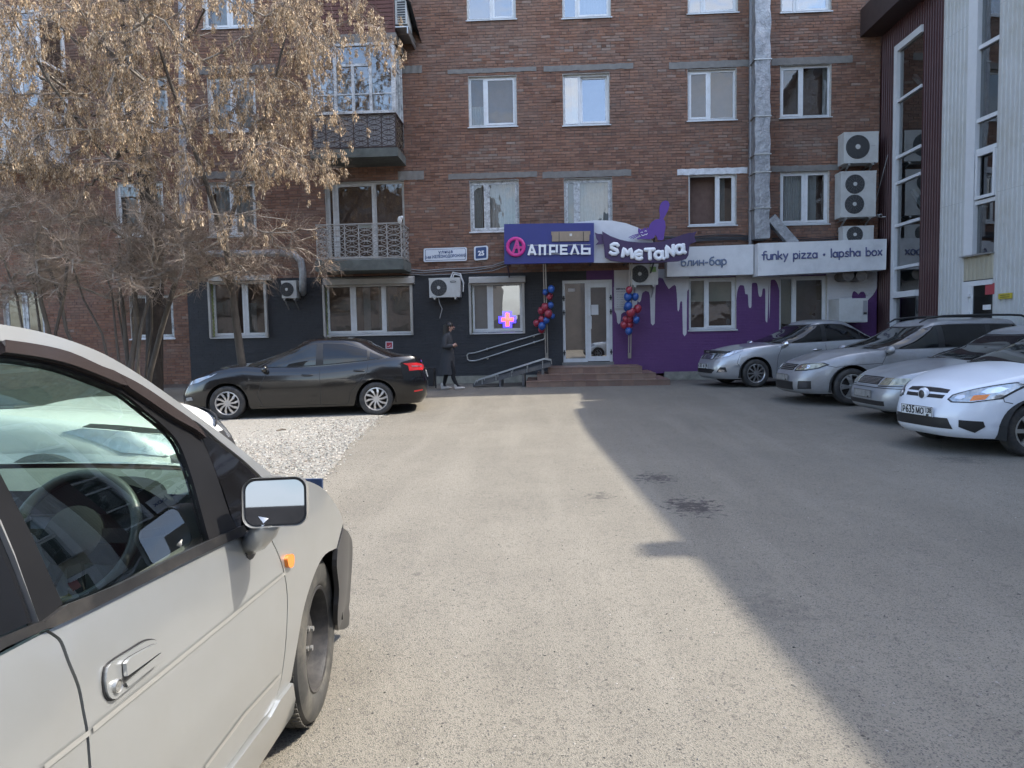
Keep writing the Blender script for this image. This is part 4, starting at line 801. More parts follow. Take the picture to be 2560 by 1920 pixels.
fr = MB(); za = z1 + .03; xs = [x0, lerp(x0, x1, .3), lerp(x0, x1, .72), x1 - .02]; 
for i, xx in enumerate(xs): w = (.11, .07, .07, .10)[i]; fr.box(xx - w / 2, YB - .03, za, xx + w / 2, YB + .05, zt)
for zz_ in (za, zt): fr.box(x0 - .05, YB - .04, zz_ - .035, x1 + .03, YB + .06, zz_ + .035)
zm = lerp(za, zt, .70); zq = lerp(za, zt, .27)
fr.box(xs[1] + .03, YB - .025, zm - .03, xs[2] - .03, YB + .045, zm + .03); xmid = (xs[1] + xs[2]) / 2; fr.box(xmid - .035, YB - .024, za, xmid + .035, YB + .046, zm - .03)
for a, c in ((xs[0], xs[1]), (xs[1], xmid), (xmid, xs[2]), (xs[2], xs[3])): fr.box(a + .04, YB - .02, zq - .015, c - .04, YB + .04, zq + .015)
for yy in (YB + .35, YB + .7, D - .05): fr.box(x1 - .05, yy - .025, za, x1 + .01, yy + .025, zt)
for zz_ in (za, zt, zm): fr.box(x1 - .045, YB + .05, zz_ - .025, x1 + .005, D - .03, zz_ + .025)
fr.build('glazing_frame', OLDW, bal)
for a, c in zip(xs, xs[1:]):
    g = MB(); g.add([(a, YB + .01, za), (c, YB + .01, za), (c, YB + .01, zt), (a, YB + .01, zt)], [(0, 1, 2, 3)]); g.build('pane', TINT, bal)
g = MB(); g.add([(x1 - .02, YB, za), (x1 - .02, D, za), (x1 - .02, D, zt), (x1 - .02, YB, zt)], [(0, 1, 2, 3)]); g.build('pane', TINT, bal)
# boarded balcony above
x0, z0, x1, z1 = rect(764, -70, 984, 108, YB); b = MB(); b.box(x0, YB + .02, z0, x1, D, z1 - .3); bal = b.build('balcony', M('board_dark', (.05, .025, .022), .8, var=.2), BR); bal['label'] = 'balcony boarded with dark red slats'
BRD = M('board_red', (.12, .05, .04), .75, var=.3, vs=5, stretch=(1, 1, 9)); k = 0
zz_ = z0 + .22
while zz_ < z1: b = MB(); b.box(x0 - .01, YB - .01, zz_, x1 + .01, YB + .018, zz_ + .085); b.build('slat', BRD, bal); zz_ += .1
for i in range(6): b = MB(); xx = lerp(x0, x1, i / 5); b.box(xx - .02, YB - .03, z0, xx + .02, YB - .012, z1); b.build('batten', BRD, bal)
b = MB(); b.box(x0 - .04, YB - .05, z0, x1 + .04, D, z0 + .2); b.build('slab', MATS['concrete'], bal)
t = thing('air_conditioner', 'air conditioner under a black hood on the side of the boarded balcony', 'air conditioner', tuple(P(1010, 80, YB + .4)), 'air conditioners on the brick facade')
xx = x1 + .02; zc0, zc1 = P(1010, 75, YB + .4).z, P(1010, 16, YB + .4).z
b = MB(); b.box(xx, YB + .05, zc0, xx + .3, YB + .75, zc1); b.build('casing', ACW, t)
b = MB()
for i in range(9): z = lerp(zc0, zc1, (i + .7) / 9.6); b.box(xx + .06, YB + .04, z - .018, xx + .26, YB + .049, z + .018)
b.build('vent_slots', BLK, t); b = MB(); b.add([(xx - .02, YB - .05, zc1 + .3), (xx - .02, D, zc1 + .3), (xx + .5, D, zc0 - .1), (xx + .42, YB - .05, zc1 - .1)], [(0, 1, 2, 3)]); b.build('hood', BLK, t); b = MB(); b.box(xx, YB, zc0 - .1, xx + .34, D, zc0 - .07); b.box(xx + .3, YB, zc0 - .25, xx + .33, D, zc0 - .1); b.build('bracket', STEEL, t)
# far left clad balcony
x0, z0, x1, z1 = rect(-80, 272, 108, 400, YB); zt = P(20, 30, YB).z; b = MB(); b.box(x0, YB, z0 - .08, x1, D, z0 + .02); bal = b.build('balcony', MATS['concrete'], BR); bal['label'] = 'balcony clad in white corrugated sheet'
WS = M('white_sheet', (.5, .51, .52), .5, var=.1); b = MB(); n = 40
b.grid(lambda u, v: (lerp(x0, x1, u), YB - .012 * (int(u * n * 2) % 2), lerp(z0, z1, v)), n * 2, 1); b.grid(lambda u, v: (x1 + .012 * (int(u * 24) % 2), lerp(YB, D, u), lerp(z0, z1, v)), 24, 1); b.build('cladding', WS, bal)
b = MB()
for u in (0, .25, .5, .75, 1): b.box(lerp(x0, x1, u) - .035, YB, z1, lerp(x0, x1, u) + .035, YB + .06, zt)
for zz_ in (z1, lerp(z1, zt, .5), zt): b.box(x0, YB - .005, zz_ - .035, x1 + .03, YB + .065, zz_ + .035); b.box(x1 - .03, YB + .06, zz_ - .03, x1 + .03, D, zz_ + .03)
b.box(x1 - .03, D - .1, z1, x1 + .03, D, zt); b.build('glazing_frame', PVC, bal)
g = MB(); g.add([(x0, YB + .03, z1), (x1, YB + .03, z1), (x1, YB + .03, zt), (x0, YB + .03, zt)], [(0, 1, 2, 3)]); g.add([(x1, YB, z1), (x1, D, z1), (x1, D, zt), (x1, YB, zt)], [(0, 1, 2, 3)]); g.build('pane', TINT, bal)
b = MB(); b.box(x0, YB - .02, zt + .035, x1 + .05, D, zt + .15); b.build('roof_slab', WS, bal)
# ================================================================ clad building on the right
def onplane(u, v, p0, n):
    r = ray(u, v); o = V((0, 0, CH)); return o + r * ((V(p0) - o).dot(V(n)) / r.dot(V(n)))
XW = XR + .02
PX = lambda u, v: onplane(u, v, (XW, 0, 0), (1, 0, 0))
cl = thing('clad_building', 'two storey hall clad in maroon and pale grey corrugated sheet', 'building', (XW, 15, .2))
MAR = M('maroon_sheet', (.052, .017, .018), .45, .0, var=.12, vs=2, dirt=((.075, .035, .032), .5), ds=1)
WSH = M('grey_sheet', (.47, .475, .465), .42, var=.05, vs=2, dirt=((.30, .275, .21), .45), ds=.7)
yc = PX(2352, 500).y; ZR = 9.1
y_a, y_b = PX(2303, 400).y, PX(2236, 400).y; zw1 = PX(2252, 108).z
def sheet(p0, p1, z0, z1, mat, pitch=.13, dep=.02, n=(-1, 0), rib=.32, name='cladding_sheet', par=None):
    """corrugated sheet standing between two plan points"""
    p0, p1 = V(p0), V(p1); L_ = (p1 - p0).length; t = (p1 - p0) / L_; k = max(1, int(L_ / pitch)); b = MB(); w = L_ / k; nv = V(n)
    prof = []
    for i in range(k): prof += [(i * w, 0), (i * w + w * .5, 0), (i * w + w * .6, dep), (i * w + w * .9, dep)]
    prof.append((L_, 0)); vs = []
    for s, d in prof:
        q = p0 + t * s + nv * d; vs += [(q.x, q.y, z0), (q.x, q.y, z1)]
    b.add(vs, [(2 * i, 2 * i + 2, 2 * i + 3, 2 * i + 1) for i in range(len(prof) - 1)]); return b.build(name, mat, par or cl)
sheet((XW, D), (XW, y_b), .1, ZR, MAR, .105, .014); sheet((XW, y_b), (XW, y_a), zw1, ZR, MAR, .105, .014); sheet((XW, y_a), (XW, yc), .1, ZR, MAR, .105, .014)
FW = M('frame_white', (.60, .61, .62), .35, var=.05)
b = MB(); fd = .09
b.box(XW - .05, y_b - .16, .1, XW + .06, y_b, zw1 + .0); b.box(XW - .05, y_a, zw1 - .16, XW + .06, y_b - .16, zw1); w1 = b.build('window', FW, cl)
tr = [PX(u, v).z for u, v in ((2255, 246), (2252, 389), (2251, 454), (2250, 561), (2249, 668), (2240, 735))] + [.15]
for z in tr[:-1]: b = MB(); h = .05 if z != tr[5] else .1; b.box(XW - .03 - (h == .1) * .05, y_a, z - h, XW + .05, y_b - .16, z + h * .4); b.build('transom', FW, w1)
RP = glass('hall_pane', (.38, .42, .42), .17)
zs_ = [zw1 - .16] + tr
for z1_, z0_ in zip(zs_, zs_[1:]): b = MB(); b.add([(XW + .03, y_b - .16, z0_), (XW + .03, y_a, z0_), (XW + .03, y_a, z1_), (XW + .03, y_b - .16, z1_)], [(0, 1, 2, 3)]); b.build('pane', RP, w1)
b = MB(); b.box(XW + .1, y_a - .5, 0, XW + 1.6, y_b + .3, ZR, skip='l'); b.build('room_lining', M('hall_room', (.2, .2, .19), .9, var=.2), w1)
for z in (3.4, 6.2): b = MB(); b.bar((XW + .5, y_a - .3, z), (XW + .5, y_b + .1, z + 1.5), .08, .1); b.build('stair_beam', FW, w1)
# wing turned a little, towards the camera
c0 = V((XW - .01, yc)); dw = V((.121, -1)).normalized(); nw = V((dw.y, -dw.x)); nw = nw if nw.x < 0 else -nw
PW = lambda u, v: onplane(u, v, (c0.x, c0.y, 0), (nw.x, nw.y, 0))
at = lambda s: c0 + dw * s
sd = lambda u, v: (V(PW(u, v)[:2]) - c0).length
HT = 10.4; s1, s2 = sd(2422, 500), sd(2488, 500); send = 22
def wsheet(sa, sb, za, zb): return sheet(at(sa), at(sb), za, zb, WSH, .105, .02, tuple(nw))
zsill, zdoor = PW(2418, 640).z, PW(2424, 704).z
seams = [.1, PW(2352, 520).z, PW(2357, 103).z, HT]
for za, zb in zip(seams, seams[1:]): wsheet(0, s1 - .1, za, zb - .004)
seams2 = [.1, PW(2500, 478).z, PW(2510, 5).z, HT]
for za, zb in zip(seams2, seams2[1:]):
    s = s2
    while s < send: e = min(s + 1.15, send); wsheet(s, e, za, zb - .004); s = e
y_sheet = M('stained_sheet', (.36, .33, .25), .5, var=.08, vs=2)
sheet(at(s1 - .1), at(s2), zdoor + .02, zsill - .02, y_sheet, .105, .02, tuple(nw))
def wbox(b, sa, sb, za, zb, d0, d1):
    p = [at(sa) + nw * d0, at(sb) + nw * d0, at(sb) + nw * d1, at(sa) + nw * d1]; b.add([(q.x, q.y, za) for q in p] + [(q.x, q.y, zb) for q in p], [(3, 2, 1, 0), (4, 5, 6, 7), (0, 1, 5, 4), (1, 2, 6, 5), (2, 3, 7, 6), (3, 0, 4, 7)])
b = MB(); wbox(b, s1 - .1, s1 + .16, zsill, HT, .02, -.14); w2 = b.build('window', FW, cl)
zt2 = [HT] + [PW(u, v).z for u, v in ((2452, 116), (2445, 301), (2444, 378), (2442, 507))] + [zsill]
for z in zt2[1:-1]: b = MB(); wbox(b, s1 + .16, s2, z - .04, z + .04, -.02, -.12); b.build('transom', FW, w2)
for z1_, z0_ in zip(zt2, zt2[1:]):
    p, q = at(s1 + .16) + nw * -.08, at(s2) + nw * -.08; b = MB(); b.add([(p.x, p.y, z0_), (q.x, q.y, z0_), (q.x, q.y, z1_), (p.x, p.y, z1_)], [(0, 1, 2, 3)]); b.build('pane', RP, w2)
b = MB(); wbox(b, s1 - .12, s2 + .02, zsill - .03, zsill, .1, -.14); b.build('sill', STEEL, w2)
b = MB(); za, zb = zt2[4] + .06, zt2[3] - .06
for q in ((s1 + .2, s1 + .26, za, zb), (s2 - .06, s2, za, zb), (s1 + .26, s2 - .06, za, za + .06), (s1 + .26, s2 - .06, zb - .06, zb)): wbox(b, *q, .03, -.04)
b.build('sash', FW, w2)
b = MB(); p, q = at(s1 - .1) + nw * -.9, at(s2 + .3) + nw * -.9; b.add([(p.x, p.y, 0), (q.x, q.y, 0), (q.x, q.y, HT), (p.x, p.y, HT)], [(0, 1, 2, 3)]); b.build('room_lining', MATS['hall_room'], w2)
b = MB(); wbox(b, s1 - .1, s1 + .1, .2, zdoor, .03, -.1); wbox(b, s1 + .1, s2, zdoor - .1, zdoor, .028, -.1); wbox(b, s1 + .1, s1 + .2, .2, zdoor - .1, .02, -.06); wbox(b, s1 + .2, s2, .2, .6, .02, -.06); dr = b.build('door', FW, cl)
b = MB(); p, q = at(s1 + .2), at(s2); b.add([(p.x, p.y, .6), (q.x, q.y, .6), (q.x, q.y, zdoor - .1), (p.x, p.y, zdoor - .1)], [(0, 1, 2, 3)]); b.build('pane', M('dark_glass', (.012, .013, .014), .06, spec=.7), dr)
for z in (PW(2440, 738).z, PW(2440, 783).z): b = MB(); wbox(b, s1 + .07, s1 + .15, z - .03, z + .03, .06, .02); b.build('hinge', FW, dr)
for (u, v, w_, h_, m_) in ((2478, 722, .3, .22, M('sticker_red', (.35, .06, .07), .5)), (2468, 768, .22, .1, PVC)):
    z = PW(u, v).z; s = sd(u, v); b = MB(); wbox(b, s - w_ / 2, s + w_ / 2, z - h_ / 2, z + h_ / 2, .012, .004); b.build('sticker', m_, dr)
ys = thing('yellow_notice', 'small yellow notice screwed to the pale corrugated wall', 'sign', tuple(PW(2518, 740))); z = PW(2518, 740).z; s = sd(2518, 740); b = MB(); wbox(b, s - .17, s + .17, z - .055, z + .055, .05, .03); b.build('plate', M('notice_yellow', (.45, .37, .04), .5), ys)
b = MB(); [wbox(b, s - .12, s + .12, z + k - .008, z + k + .008, .053, .05) for k in (-.02, .02)]; b.build('print', M('print_brown', (.12, .1, .03), .6), ys)
# roofs
xe = XW - .55; zf = PX(2195, 50).z
ze = onplane(2145, 98, (xe, 0, 0), (1, 0, 0)).z; b = MB()
b.box(xe, yc - .0, ze, XW + 9, D - .02, ze + .68); b.build('eave', M('soffit', (.045, .03, .028), .6, var=.15), cl)
b = MB(); pl = [(8.78, 15.45), (9.1, 10.0), (9.42, 4.75), (10.1, -6.8), (20, -6.8), (20, 15.45)]  # eave line out of view, shaped so its shadow edge runs along the yard
b.prism(pl, lambda a, c, d: (a, c, d), HT, HT + .18); b.build('roof', MATS['soffit'], cl)
b = MB(); b.box(9.12, 6.95, HT - .1, 9.6, 7.25, HT + .38); b.build('eave_shadow_block', STEEL, cl)  # unseen block added at the eave for the notch in its shadow edge
b = MB(); b.box(XW + 1.8, yc, 0, 20, D + .5, ze); p = [at(0) + nw * -1, at(send) + nw * -1, V((20, at(send).y)), V((20, yc))]; b.prism([tuple(q) for q in p], lambda a, c, d: (a, c, d), 0, HT - .05); b.build('core', M('hall_core', (.2, .2, .2), .9), cl)
# camera, downpipe, whip
cc = thing('security_camera', 'small white bullet camera on the maroon wall', 'camera', tuple(PX(2212, 545))); p = PX(2214, 542)
b = MB(); b.cyl(p, p + V((-.14, 0, 0)), .018, n=8); b.build('arm', PVC, cc); b = MB(); b.cyl(p + V((-.16, -.08, .02)), p + V((-.14, .12, .05)), .045, n=12); b.build('barrel', PVC, cc, smooth=.6); b = MB(); b.cyl(p + V((-.163, -.1, .015)), p + V((-.16, -.08, .02)), .036, n=12); b.build('lens', BLK, cc)
wc = thing('loose_wire', 'thin pale wire hanging across the maroon wall', 'wire', tuple(PX(2210, 480))); b = MB(); b.tube([PX(2228, 386) + V((-.08, 0, 0)), PX(2215, 450) + V((-.12, 0, 0)), PX(2200, 520) + V((-.15, 0, 0)), PX(2194, 585) + V((-.1, .05, 0))], .009, 5); b.build('strand', CABLEG, wc, smooth=1)
# ================================================================ block across the yard, seen only in the window reflections
ob = thing('panel_building', 'panel apartment block with added low blocks across the yard behind the viewer', 'building', (12, -30, 0))
b = MB(); b.box(-46, -42, 0, -5, -30, 15.5); b.box(7, -42, 0, 42, -30, 15.5); b.box(-5, -36, 0, 1.1, -31, 3.2); b.box(1.1, -36, 0, 7, -31, 7.2); b.build('wall', M('panel_wall', (.11, .10, .095), .85, var=.2, vs=.8), ob)  # low blocks in the gap are added to shape door and mirror reflections
wm = MB(); wm.box(-.75, .0, -.7, .75, .06, .7); wm = wm.mesh('window', M('far_window', (.03, .035, .04), .1, spec=.6))
for i in range(29):
    if -6.5 < -44 + i * 3 < 8.5: continue
    for j in range(5): inst(wm, 'window', ob, (-44 + i * 3, -30, 1.9 + j * 2.9))
b = MB(); b.box(8, -29.9, 2.9, 30, -29.2, 3.9); b.build('shop_fascia', M('shop_fascia', (.25, .25, .26), .5), ob)
text('СОККЕЙ   ПАТЁЖ', .9, (-12, -29.15, 3.4), LET, ob, rot=(pi / 2, 0, pi)) if False else None
# ================================================================ cars
def paint(name, col, metal=.0, rough=.32, dust=.25, dc=(.22, .2, .17)):
    return M(name, col, rough, metal, var=.04, vs=3, coat=.7, dirt=(dc, dust), ds=1.6)
CGL = M('car_glass', (.012, .014, .015), .04, spec=.75, var=.3, vs=3); CGD = M('car_glass_dark', (.006, .006, .007), .05, spec=.6)
RUB = M('rubber', (.022, .022, .023), .75, var=.25, vs=9, dirt=((.09, .08, .065), .6), ds=6); TRIM = M('black_trim', (.016, .016, .017), .45); LINER = M('arch_liner', (.012, .012, .012), .9)
ALLOY = M('alloy', (.55, .55, .56), .28, .9, var=.08); CHR = M('chrome', (.7, .7, .72), .12, 1.); LAMP = M('lamp_lens', (.36, .375, .39), .1, .6, var=.35, vs=22, coat=1.); LAMPY = M('lamp_lens_old', (.34, .33, .25), .15, .5, var=.5, vs=16, coat=.8)
AMB = M('amber', (.75, .2, .015), .25, coat=.6); REDL = M('tail_red', (.35, .012, .015), .12, var=.2, coat=1.); PLW = M('plate_white', (.62, .63, .63), .45, var=.1, vs=20); PLK = M('plate_black', (.02, .02, .02), .5)
def tri_fill(poly, res):
    poly = [V(p) for p in poly]; n = len(poly); pts = []
    for i in range(n):
        a, b = poly[i], poly[(i + 1) % n]; k = max(1, int((b - a).length / res)); pts += [a + (b - a) * (j / k) for j in range(k)]
    m = len(pts); xs = [p.x for p in pts]; ys = [p.y for p in pts]; tp = [tuple(p) for p in pts]; q = list(pts)
    x = min(xs) + res * .5
    while x < max(xs):
        y = min(ys) + res * .5
        while y < max(ys):
            if inside(x, y, tp) and min((V((x, y)) - p).length for p in pts) > res * .45: q.append(V((x, y)))
            y += res
        x += res
    r = delaunay_2d_cdt(q, [], [tuple(range(m))], 1, 1e-6); return r[0], [tuple(f) for f in r[2]], m
def patch(fn, poly, off, res=.06, skirt=.012, out=None):
    """polygon laid on a surface fn(a,b)->point, raised by off, with edges turned in"""
    vs, fs, m = tri_fill(poly, res); e = 1e-3; P0 = []; N = []
    for v in vs:
        p = V(fn(v.x, v.y)); du = V(fn(v.x + e, v.y)) - V(fn(v.x - e, v.y)); dv = V(fn(v.x, v.y + e)) - V(fn(v.x, v.y - e)); n = du.cross(dv)
        n = n.normalized() if n.length > 1e-12 else V((0, 0, 1))
        if n.dot(p - V(out)) < 0: n = -n
        P0.append(p); N.append(n)
    b = MB(); top = [p + n * off for p, n in zip(P0, N)]; b.add(top, fs)
    cnt = {}
    for f in fs:
        for i in range(len(f)):
            k = (f[i], f[(i + 1) % len(f)]); cnt[k] = 1
    for (i, j) in cnt:
        if (j, i) not in cnt: b.add([top[i], top[j], P0[j] + N[j] * (off - skirt), P0[i] + N[i] * (off - skirt)], [(0, 1, 2, 3)])
    return b
def ribbon(fn, pts, w, off, out):
    b = MB(); L = []; R = []; pts = [V(p) for p in pts]; fine = []
    for a, c in zip(pts, pts[1:]): k = max(1, int((c - a).length / .05)); fine += [a + (c - a) * (j / k) for j in range(k)]
    fine.append(pts[-1]); e = 1e-3
    for i, v in enumerate(fine):
        t = (fine[min(i + 1, len(fine) - 1)] - fine[max(i - 1, 0)]).normalized(); n2 = V((-t.y, t.x)); q = V(fn(*v)); nn_ = (V(fn(v.x + e, v.y)) - q).cross(V(fn(v.x, v.y + e)) - q); nn_ = nn_.normalized() if nn_.length > 1e-12 else V((0, 1, 0))
        if nn_.dot(q - V(out)) < 0: nn_ = -nn_
        L.append(V(fn(*(v + n2 * w / 2))) + nn_ * off); R.append(V(fn(*(v - n2 * w / 2))) + nn_ * off)
    k = len(L); b.add(L + R, [(i, i + 1, k + i + 1, k + i) for i in range(k - 1)]); return b
def wheel(root, x, y, r, side, spokes, style, w=.2, steer=0, tyre=RUB, rimmat=ALLOY):
    """tyre, rim and spokes; side +1 faces local +y"""
    m4 = Matrix.Translation((x, y, r)) @ Matrix.Rotation(steer, 4, 'Z') @ Matrix.Rotation(-pi / 2 * side, 4, 'X'); rr_ = r * .66
    b = MB(); b.lathe([(rr_, -w / 2), (r * .86, -w / 2), (r * .95, -w * .46), (r * .99, -w * .36), (r, -w * .2), (r, w * .2), (r * .99, w * .36), (r * .95, w * .46), (r * .88, w * .5), (r * .76, w * .5), (rr_ + .012, w * .46), (rr_, w * .42)], 40, m4); wh = b.build('wheel', tyre, root, smooth=.7, local=True)
    b = MB(); b.lathe([(rr_ + .008, w * .45), (rr_ - .006, w * .46), (rr_ - .018, w * .40), (rr_ - .025, w * .1), (rr_ - .03, -w * .4)], 40, m4); b.build('rim', rimmat, wh, smooth=.7, local=True)
    b = MB(); b.lathe([(.001, w * .05), (rr_ * .62, w * .06), (rr_ - .02, -w * .1)], 24, m4); b.build('brake_disc', M('brake', (.06, .055, .05), .6, .6), wh, local=True)
    b = MB()
    for k in range(spokes):
        a = 2 * pi * k / spokes; d = .12 if style == 'twist' else 0; wi = .030 if spokes > 8 else .045
        for q in ((0,) if style != 'pair' else (-.16, .16)):
            pa = m4 @ V((rr_ * .18 * cos(a), rr_ * .18 * sin(a), w * .40)); pm = m4 @ V((rr_ * .6 * cos(a + q * .7 + d * .5), rr_ * .6 * sin(a + q * .7 + d * .5), w * .42)); pb = m4 @ V((rr_ * .97 * cos(a + q + d * 1.6), rr_ * .97 * sin(a + q + d * 1.6), w * .38)); up = m4.to_3x3() @ V((0, 0, 1))
            b.bar(pa, pm, wi, .022, up); b.bar(pm, pb, wi * (1.25 if style == 'twist' else .95), .02, up)
    b.lathe([(.001, w * .46), (rr_ * .16, w * .455), (rr_ * .24, w * .40), (rr_ * .26, w * .3)], 16, m4); b.build('spokes', rimmat, wh, local=True)
    b = MB()
    for k in range(5): a = 2 * pi * k / 5 + .3; c = m4 @ V((rr_ * .33 * cos(a), rr_ * .33 * sin(a), w * .3)); e = m4 @ V((rr_ * .33 * cos(a), rr_ * .33 * sin(a), w * .43)); b.cyl(c, e, .012, n=6)
    b.build('wheel_nut', DARKM, wh, local=True); return wh
def make_car(c):
    fo, wb, ro, hw, wr = c['fo'], c['wb'], c['ro'], c['hw'], c['wr']; FX, RX = fo, -wb - ro; xm = (FX + RX) / 2; sh = c['sh']; zr = c.get('zr', .2); nf, nr = c.get('nf', 4.), c.get('nr', 4.5); ra = wr + c.get('gap', .055)
    root = thing(c['name'], c['label'], 'car', c['loc'], c.get('group'), rz=c['rz']); OUT = (xm, 0, .6); body_m = c['mat']
    zsh = lambda x: smoothi(x, sh)
    wpr = c.get('wpr', [(0, .955), (.08, .975), (.25, .992), (.45, 1), (.6, 1), (.75, .993), (.88, .972), (.96, .945), (1, .915)]); fpr = c.get('fpr', [(0, -.10), (.1, -.02), (.25, 0), (.45, 0), (.6, -.02), (.75, -.055), (.9, -.11), (1, -.17)]); rpr = c.get('rpr', [(0, .12), (.15, .02), (.35, 0), (.55, 0), (.7, .03), (.85, .06), (1, .10)])
    def rel(x, z): return min(max((z - zr) / (zsh(x) - zr), 0), 1)
    zlip = lambda x: zr + c.get('lip', 0.) * max(0, (abs(x - xm) / (FX - xm)) ** 8)
    def zbot(x):
        z = zlip(x)
        for xw in (0, -wb):
            d = abs(x - xw)
            if d < ra: z = max(z, wr + sqrt(ra * ra - d * d))
        return z
    def pt(xi, sgn, z):                              # xi -1..1 along, height z
        n = nf if xi > 0 else nr; x0 = xm + xi * (FX - xm) * 1.0; t = rel(x0, z); end = FX + interp(t, fpr) if xi > 0 else RX + interp(t, rpr)
        x = xm + abs(xi) * (end - xm); y = hw * interp(t, wpr) * max(0, 1 - abs(xi) ** n) ** (1 / n); return V((x, sgn * y, z))
    def side(sgn): return lambda x, z: pt(min(max((x - xm) / (FX - xm), -1), 1) if x > xm else max((x - xm) / (xm - RX), -1), sgn, z)
    def front(yf, z): return pt((max(0, 1 - abs(yf) ** nf)) ** (1 / nf), 1 if yf >= 0 else -1, z)
    def rear(yf, z): return pt(-(max(0, 1 - abs(yf) ** nr)) ** (1 / nr), 1 if yf >= 0 else -1, z)
    # stations
    xs = set(); x = RX * .985 + xm * .015
    nose = [(1 - (k / 11 * .9) ** nf) ** (1 / nf) for k in range(12)]; tail = [-(1 - (k / 11 * .9) ** nr) ** (1 / nr) for k in range(12)]
    lo, hi = tail[-1], nose[-1]; mid = [lo + (hi - lo) * k / 110 for k in range(1, 110)]
    for xw in (0, -wb):
        for s in (-1, 1):
            for d in (1.0005, .9995, .985, .95): mid.append((xw + s * ra * d - xm) / (FX - xm) if xw + s * ra * d > xm else (xw + s * ra * d - xm) / (xm - RX))
    st_ = sorted(set(tail + mid + nose)); rows = [0, .03, .08, .16, .26, .36, .46, .56, .66, .75, .83, .89, .94, .975, 1]
    def X0(xi): return xm + xi * (FX - xm) if xi > 0 else xm + xi * (xm - RX)
    b = MB()
    for sgn in (1, -1):
        g = [[pt(xi, sgn, lerp(zbot(X0(xi)), zsh(X0(xi)), t)) for t in rows] for xi in st_]; n = len(rows); vs = [p for col in g for p in col]
        b.add(vs, [(i * n + j, (i + 1) * n + j, (i + 1) * n + j + 1, i * n + j + 1)[::-sgn] for i in range(len(st_) - 1) for j in range(n - 1)])
    crown = c.get('crown', [(RX, .02), (-wb, .03), (-.5, .05), (.3, .055), (FX - .1, .03), (FX, .0)]); vs = []; NV = 12
    for xi in st_:
        p = pt(xi, 1, zsh(X0(xi)))
        for k in range(NV + 1): v = 1 - 2 * k / NV; vs.append((p.x, p.y * v, p.z + interp(X0(xi), crown) * (1 - v * v)))
    m = NV + 1; b.add(vs, [(i * m + k, i * m + k + 1, (i + 1) * m + k + 1, (i + 1) * m + k) for i in range(len(st_) - 1) for k in range(NV)])
    # greenhouse
    gf, gr, rf = c['gf'], c['gr'], c['roof']; gxm = c.get('gxm', (gf[0][1] + gr[0][1]) / 2); wg = c.get('wg', [(0, .90), (.3, .885), (.6, .83), (.85, .755), (1, .70)]); ng = 4.
    zroof = lambda x: smoothi(x, rf)
    def gpt(xi, sgn, q):
        qq = min(q, 1); e_ = interp(qq, gf) if xi > 0 else interp(qq, gr); ins = max(0, q - 1); x = gxm + abs(xi) * (e_ - gxm) * (1 - ins * .25); y = sgn * hw * interp(qq, wg) * (1 - ins * .8) * max(0, 1 - abs(xi) ** ng) ** (1 / ng)
        zt = zroof(x) - .045; z0 = zsh(min(max(x, interp(0, gr)), interp(0, gf))) - .015; z = lerp(z0, zt, qq) + .045 * sin(min(ins / .25, 1) * pi / 2) * .75; return V((x, y, z))
    def gside(sgn):
        def f(x, q):
            e_ = interp(min(q, 1), gf) if x > gxm else interp(min(q, 1), gr); return gpt(min(max((x - gxm) / (abs(e_ - gxm)), -1), 1), sgn, q)
        return f
    gfront = lambda yf, q: gpt(max(0, 1 - abs(yf) ** ng) ** (1 / ng), 1 if yf >= 0 else -1, q); grear = lambda yf, q: gpt(-max(0, 1 - abs(yf) ** ng) ** (1 / ng), 1 if yf >= 0 else -1, q)
    e1 = [(1 - (k / 10 * .92) ** ng) ** (1 / ng) for k in range(11)]; gs = sorted(set([-q for q in e1] + e1 + [-e1[-1] + 2 * e1[-1] * k / 40 for k in range(41)])); qs = [0, .12, .25, .38, .5, .62, .74, .85, .94, 1, 1.04, 1.1, 1.17, 1.25]
    for sgn in (1, -1):
        n = len(qs); b.add([gpt(xi, sgn, q) for xi in gs for q in qs], [(i * n + j, (i + 1) * n + j, (i + 1) * n + j + 1, i * n + j + 1)[::-sgn] for i in range(len(gs) - 1) for j in range(n - 1)])
    vs = []
    for xi in gs:
        p = gpt(xi, 1, 1.25)
        for k in range(NV + 1): v = 1 - 2 * k / NV; vs.append((p.x, p.y * v, p.z + .035 * (1 - v * v) * (1 - xi ** 4)))
    b.add(vs, [(i * m + k, i * m + k + 1, (i + 1) * m + k + 1, (i + 1) * m + k) for i in range(len(gs) - 1) for k in range(NV)])
    b.build('body', body_m, root, smooth=.65, local=True)
    GO = (gxm, 0, .9)
    def put(name, fn, poly, mat, off, out=OUT, res=.06, label=None):
        o = patch(fn, poly, off, res, out=out).build(name, mat, root, smooth=.8, local=True)
        if label: o['label'] = label
        return o
    ws = c.get('ws', .86); put('windscreen_seal', gfront, [(-ws - .03, .0), (ws + .03, .0), (ws, .97), (-ws, .97)], TRIM, .003, GO, .12); put('windscreen', gfront, [(-ws, .05), (ws, .05), (ws - .03, .93), (-ws + .03, .93)], c.get('glass_f', CGL), .0055, GO, .12)
    put('rear_window', grear, [(-.84, .1), (.84, .1), (.8, .9), (-.8, .9)], CGD, .005, GO, .12)
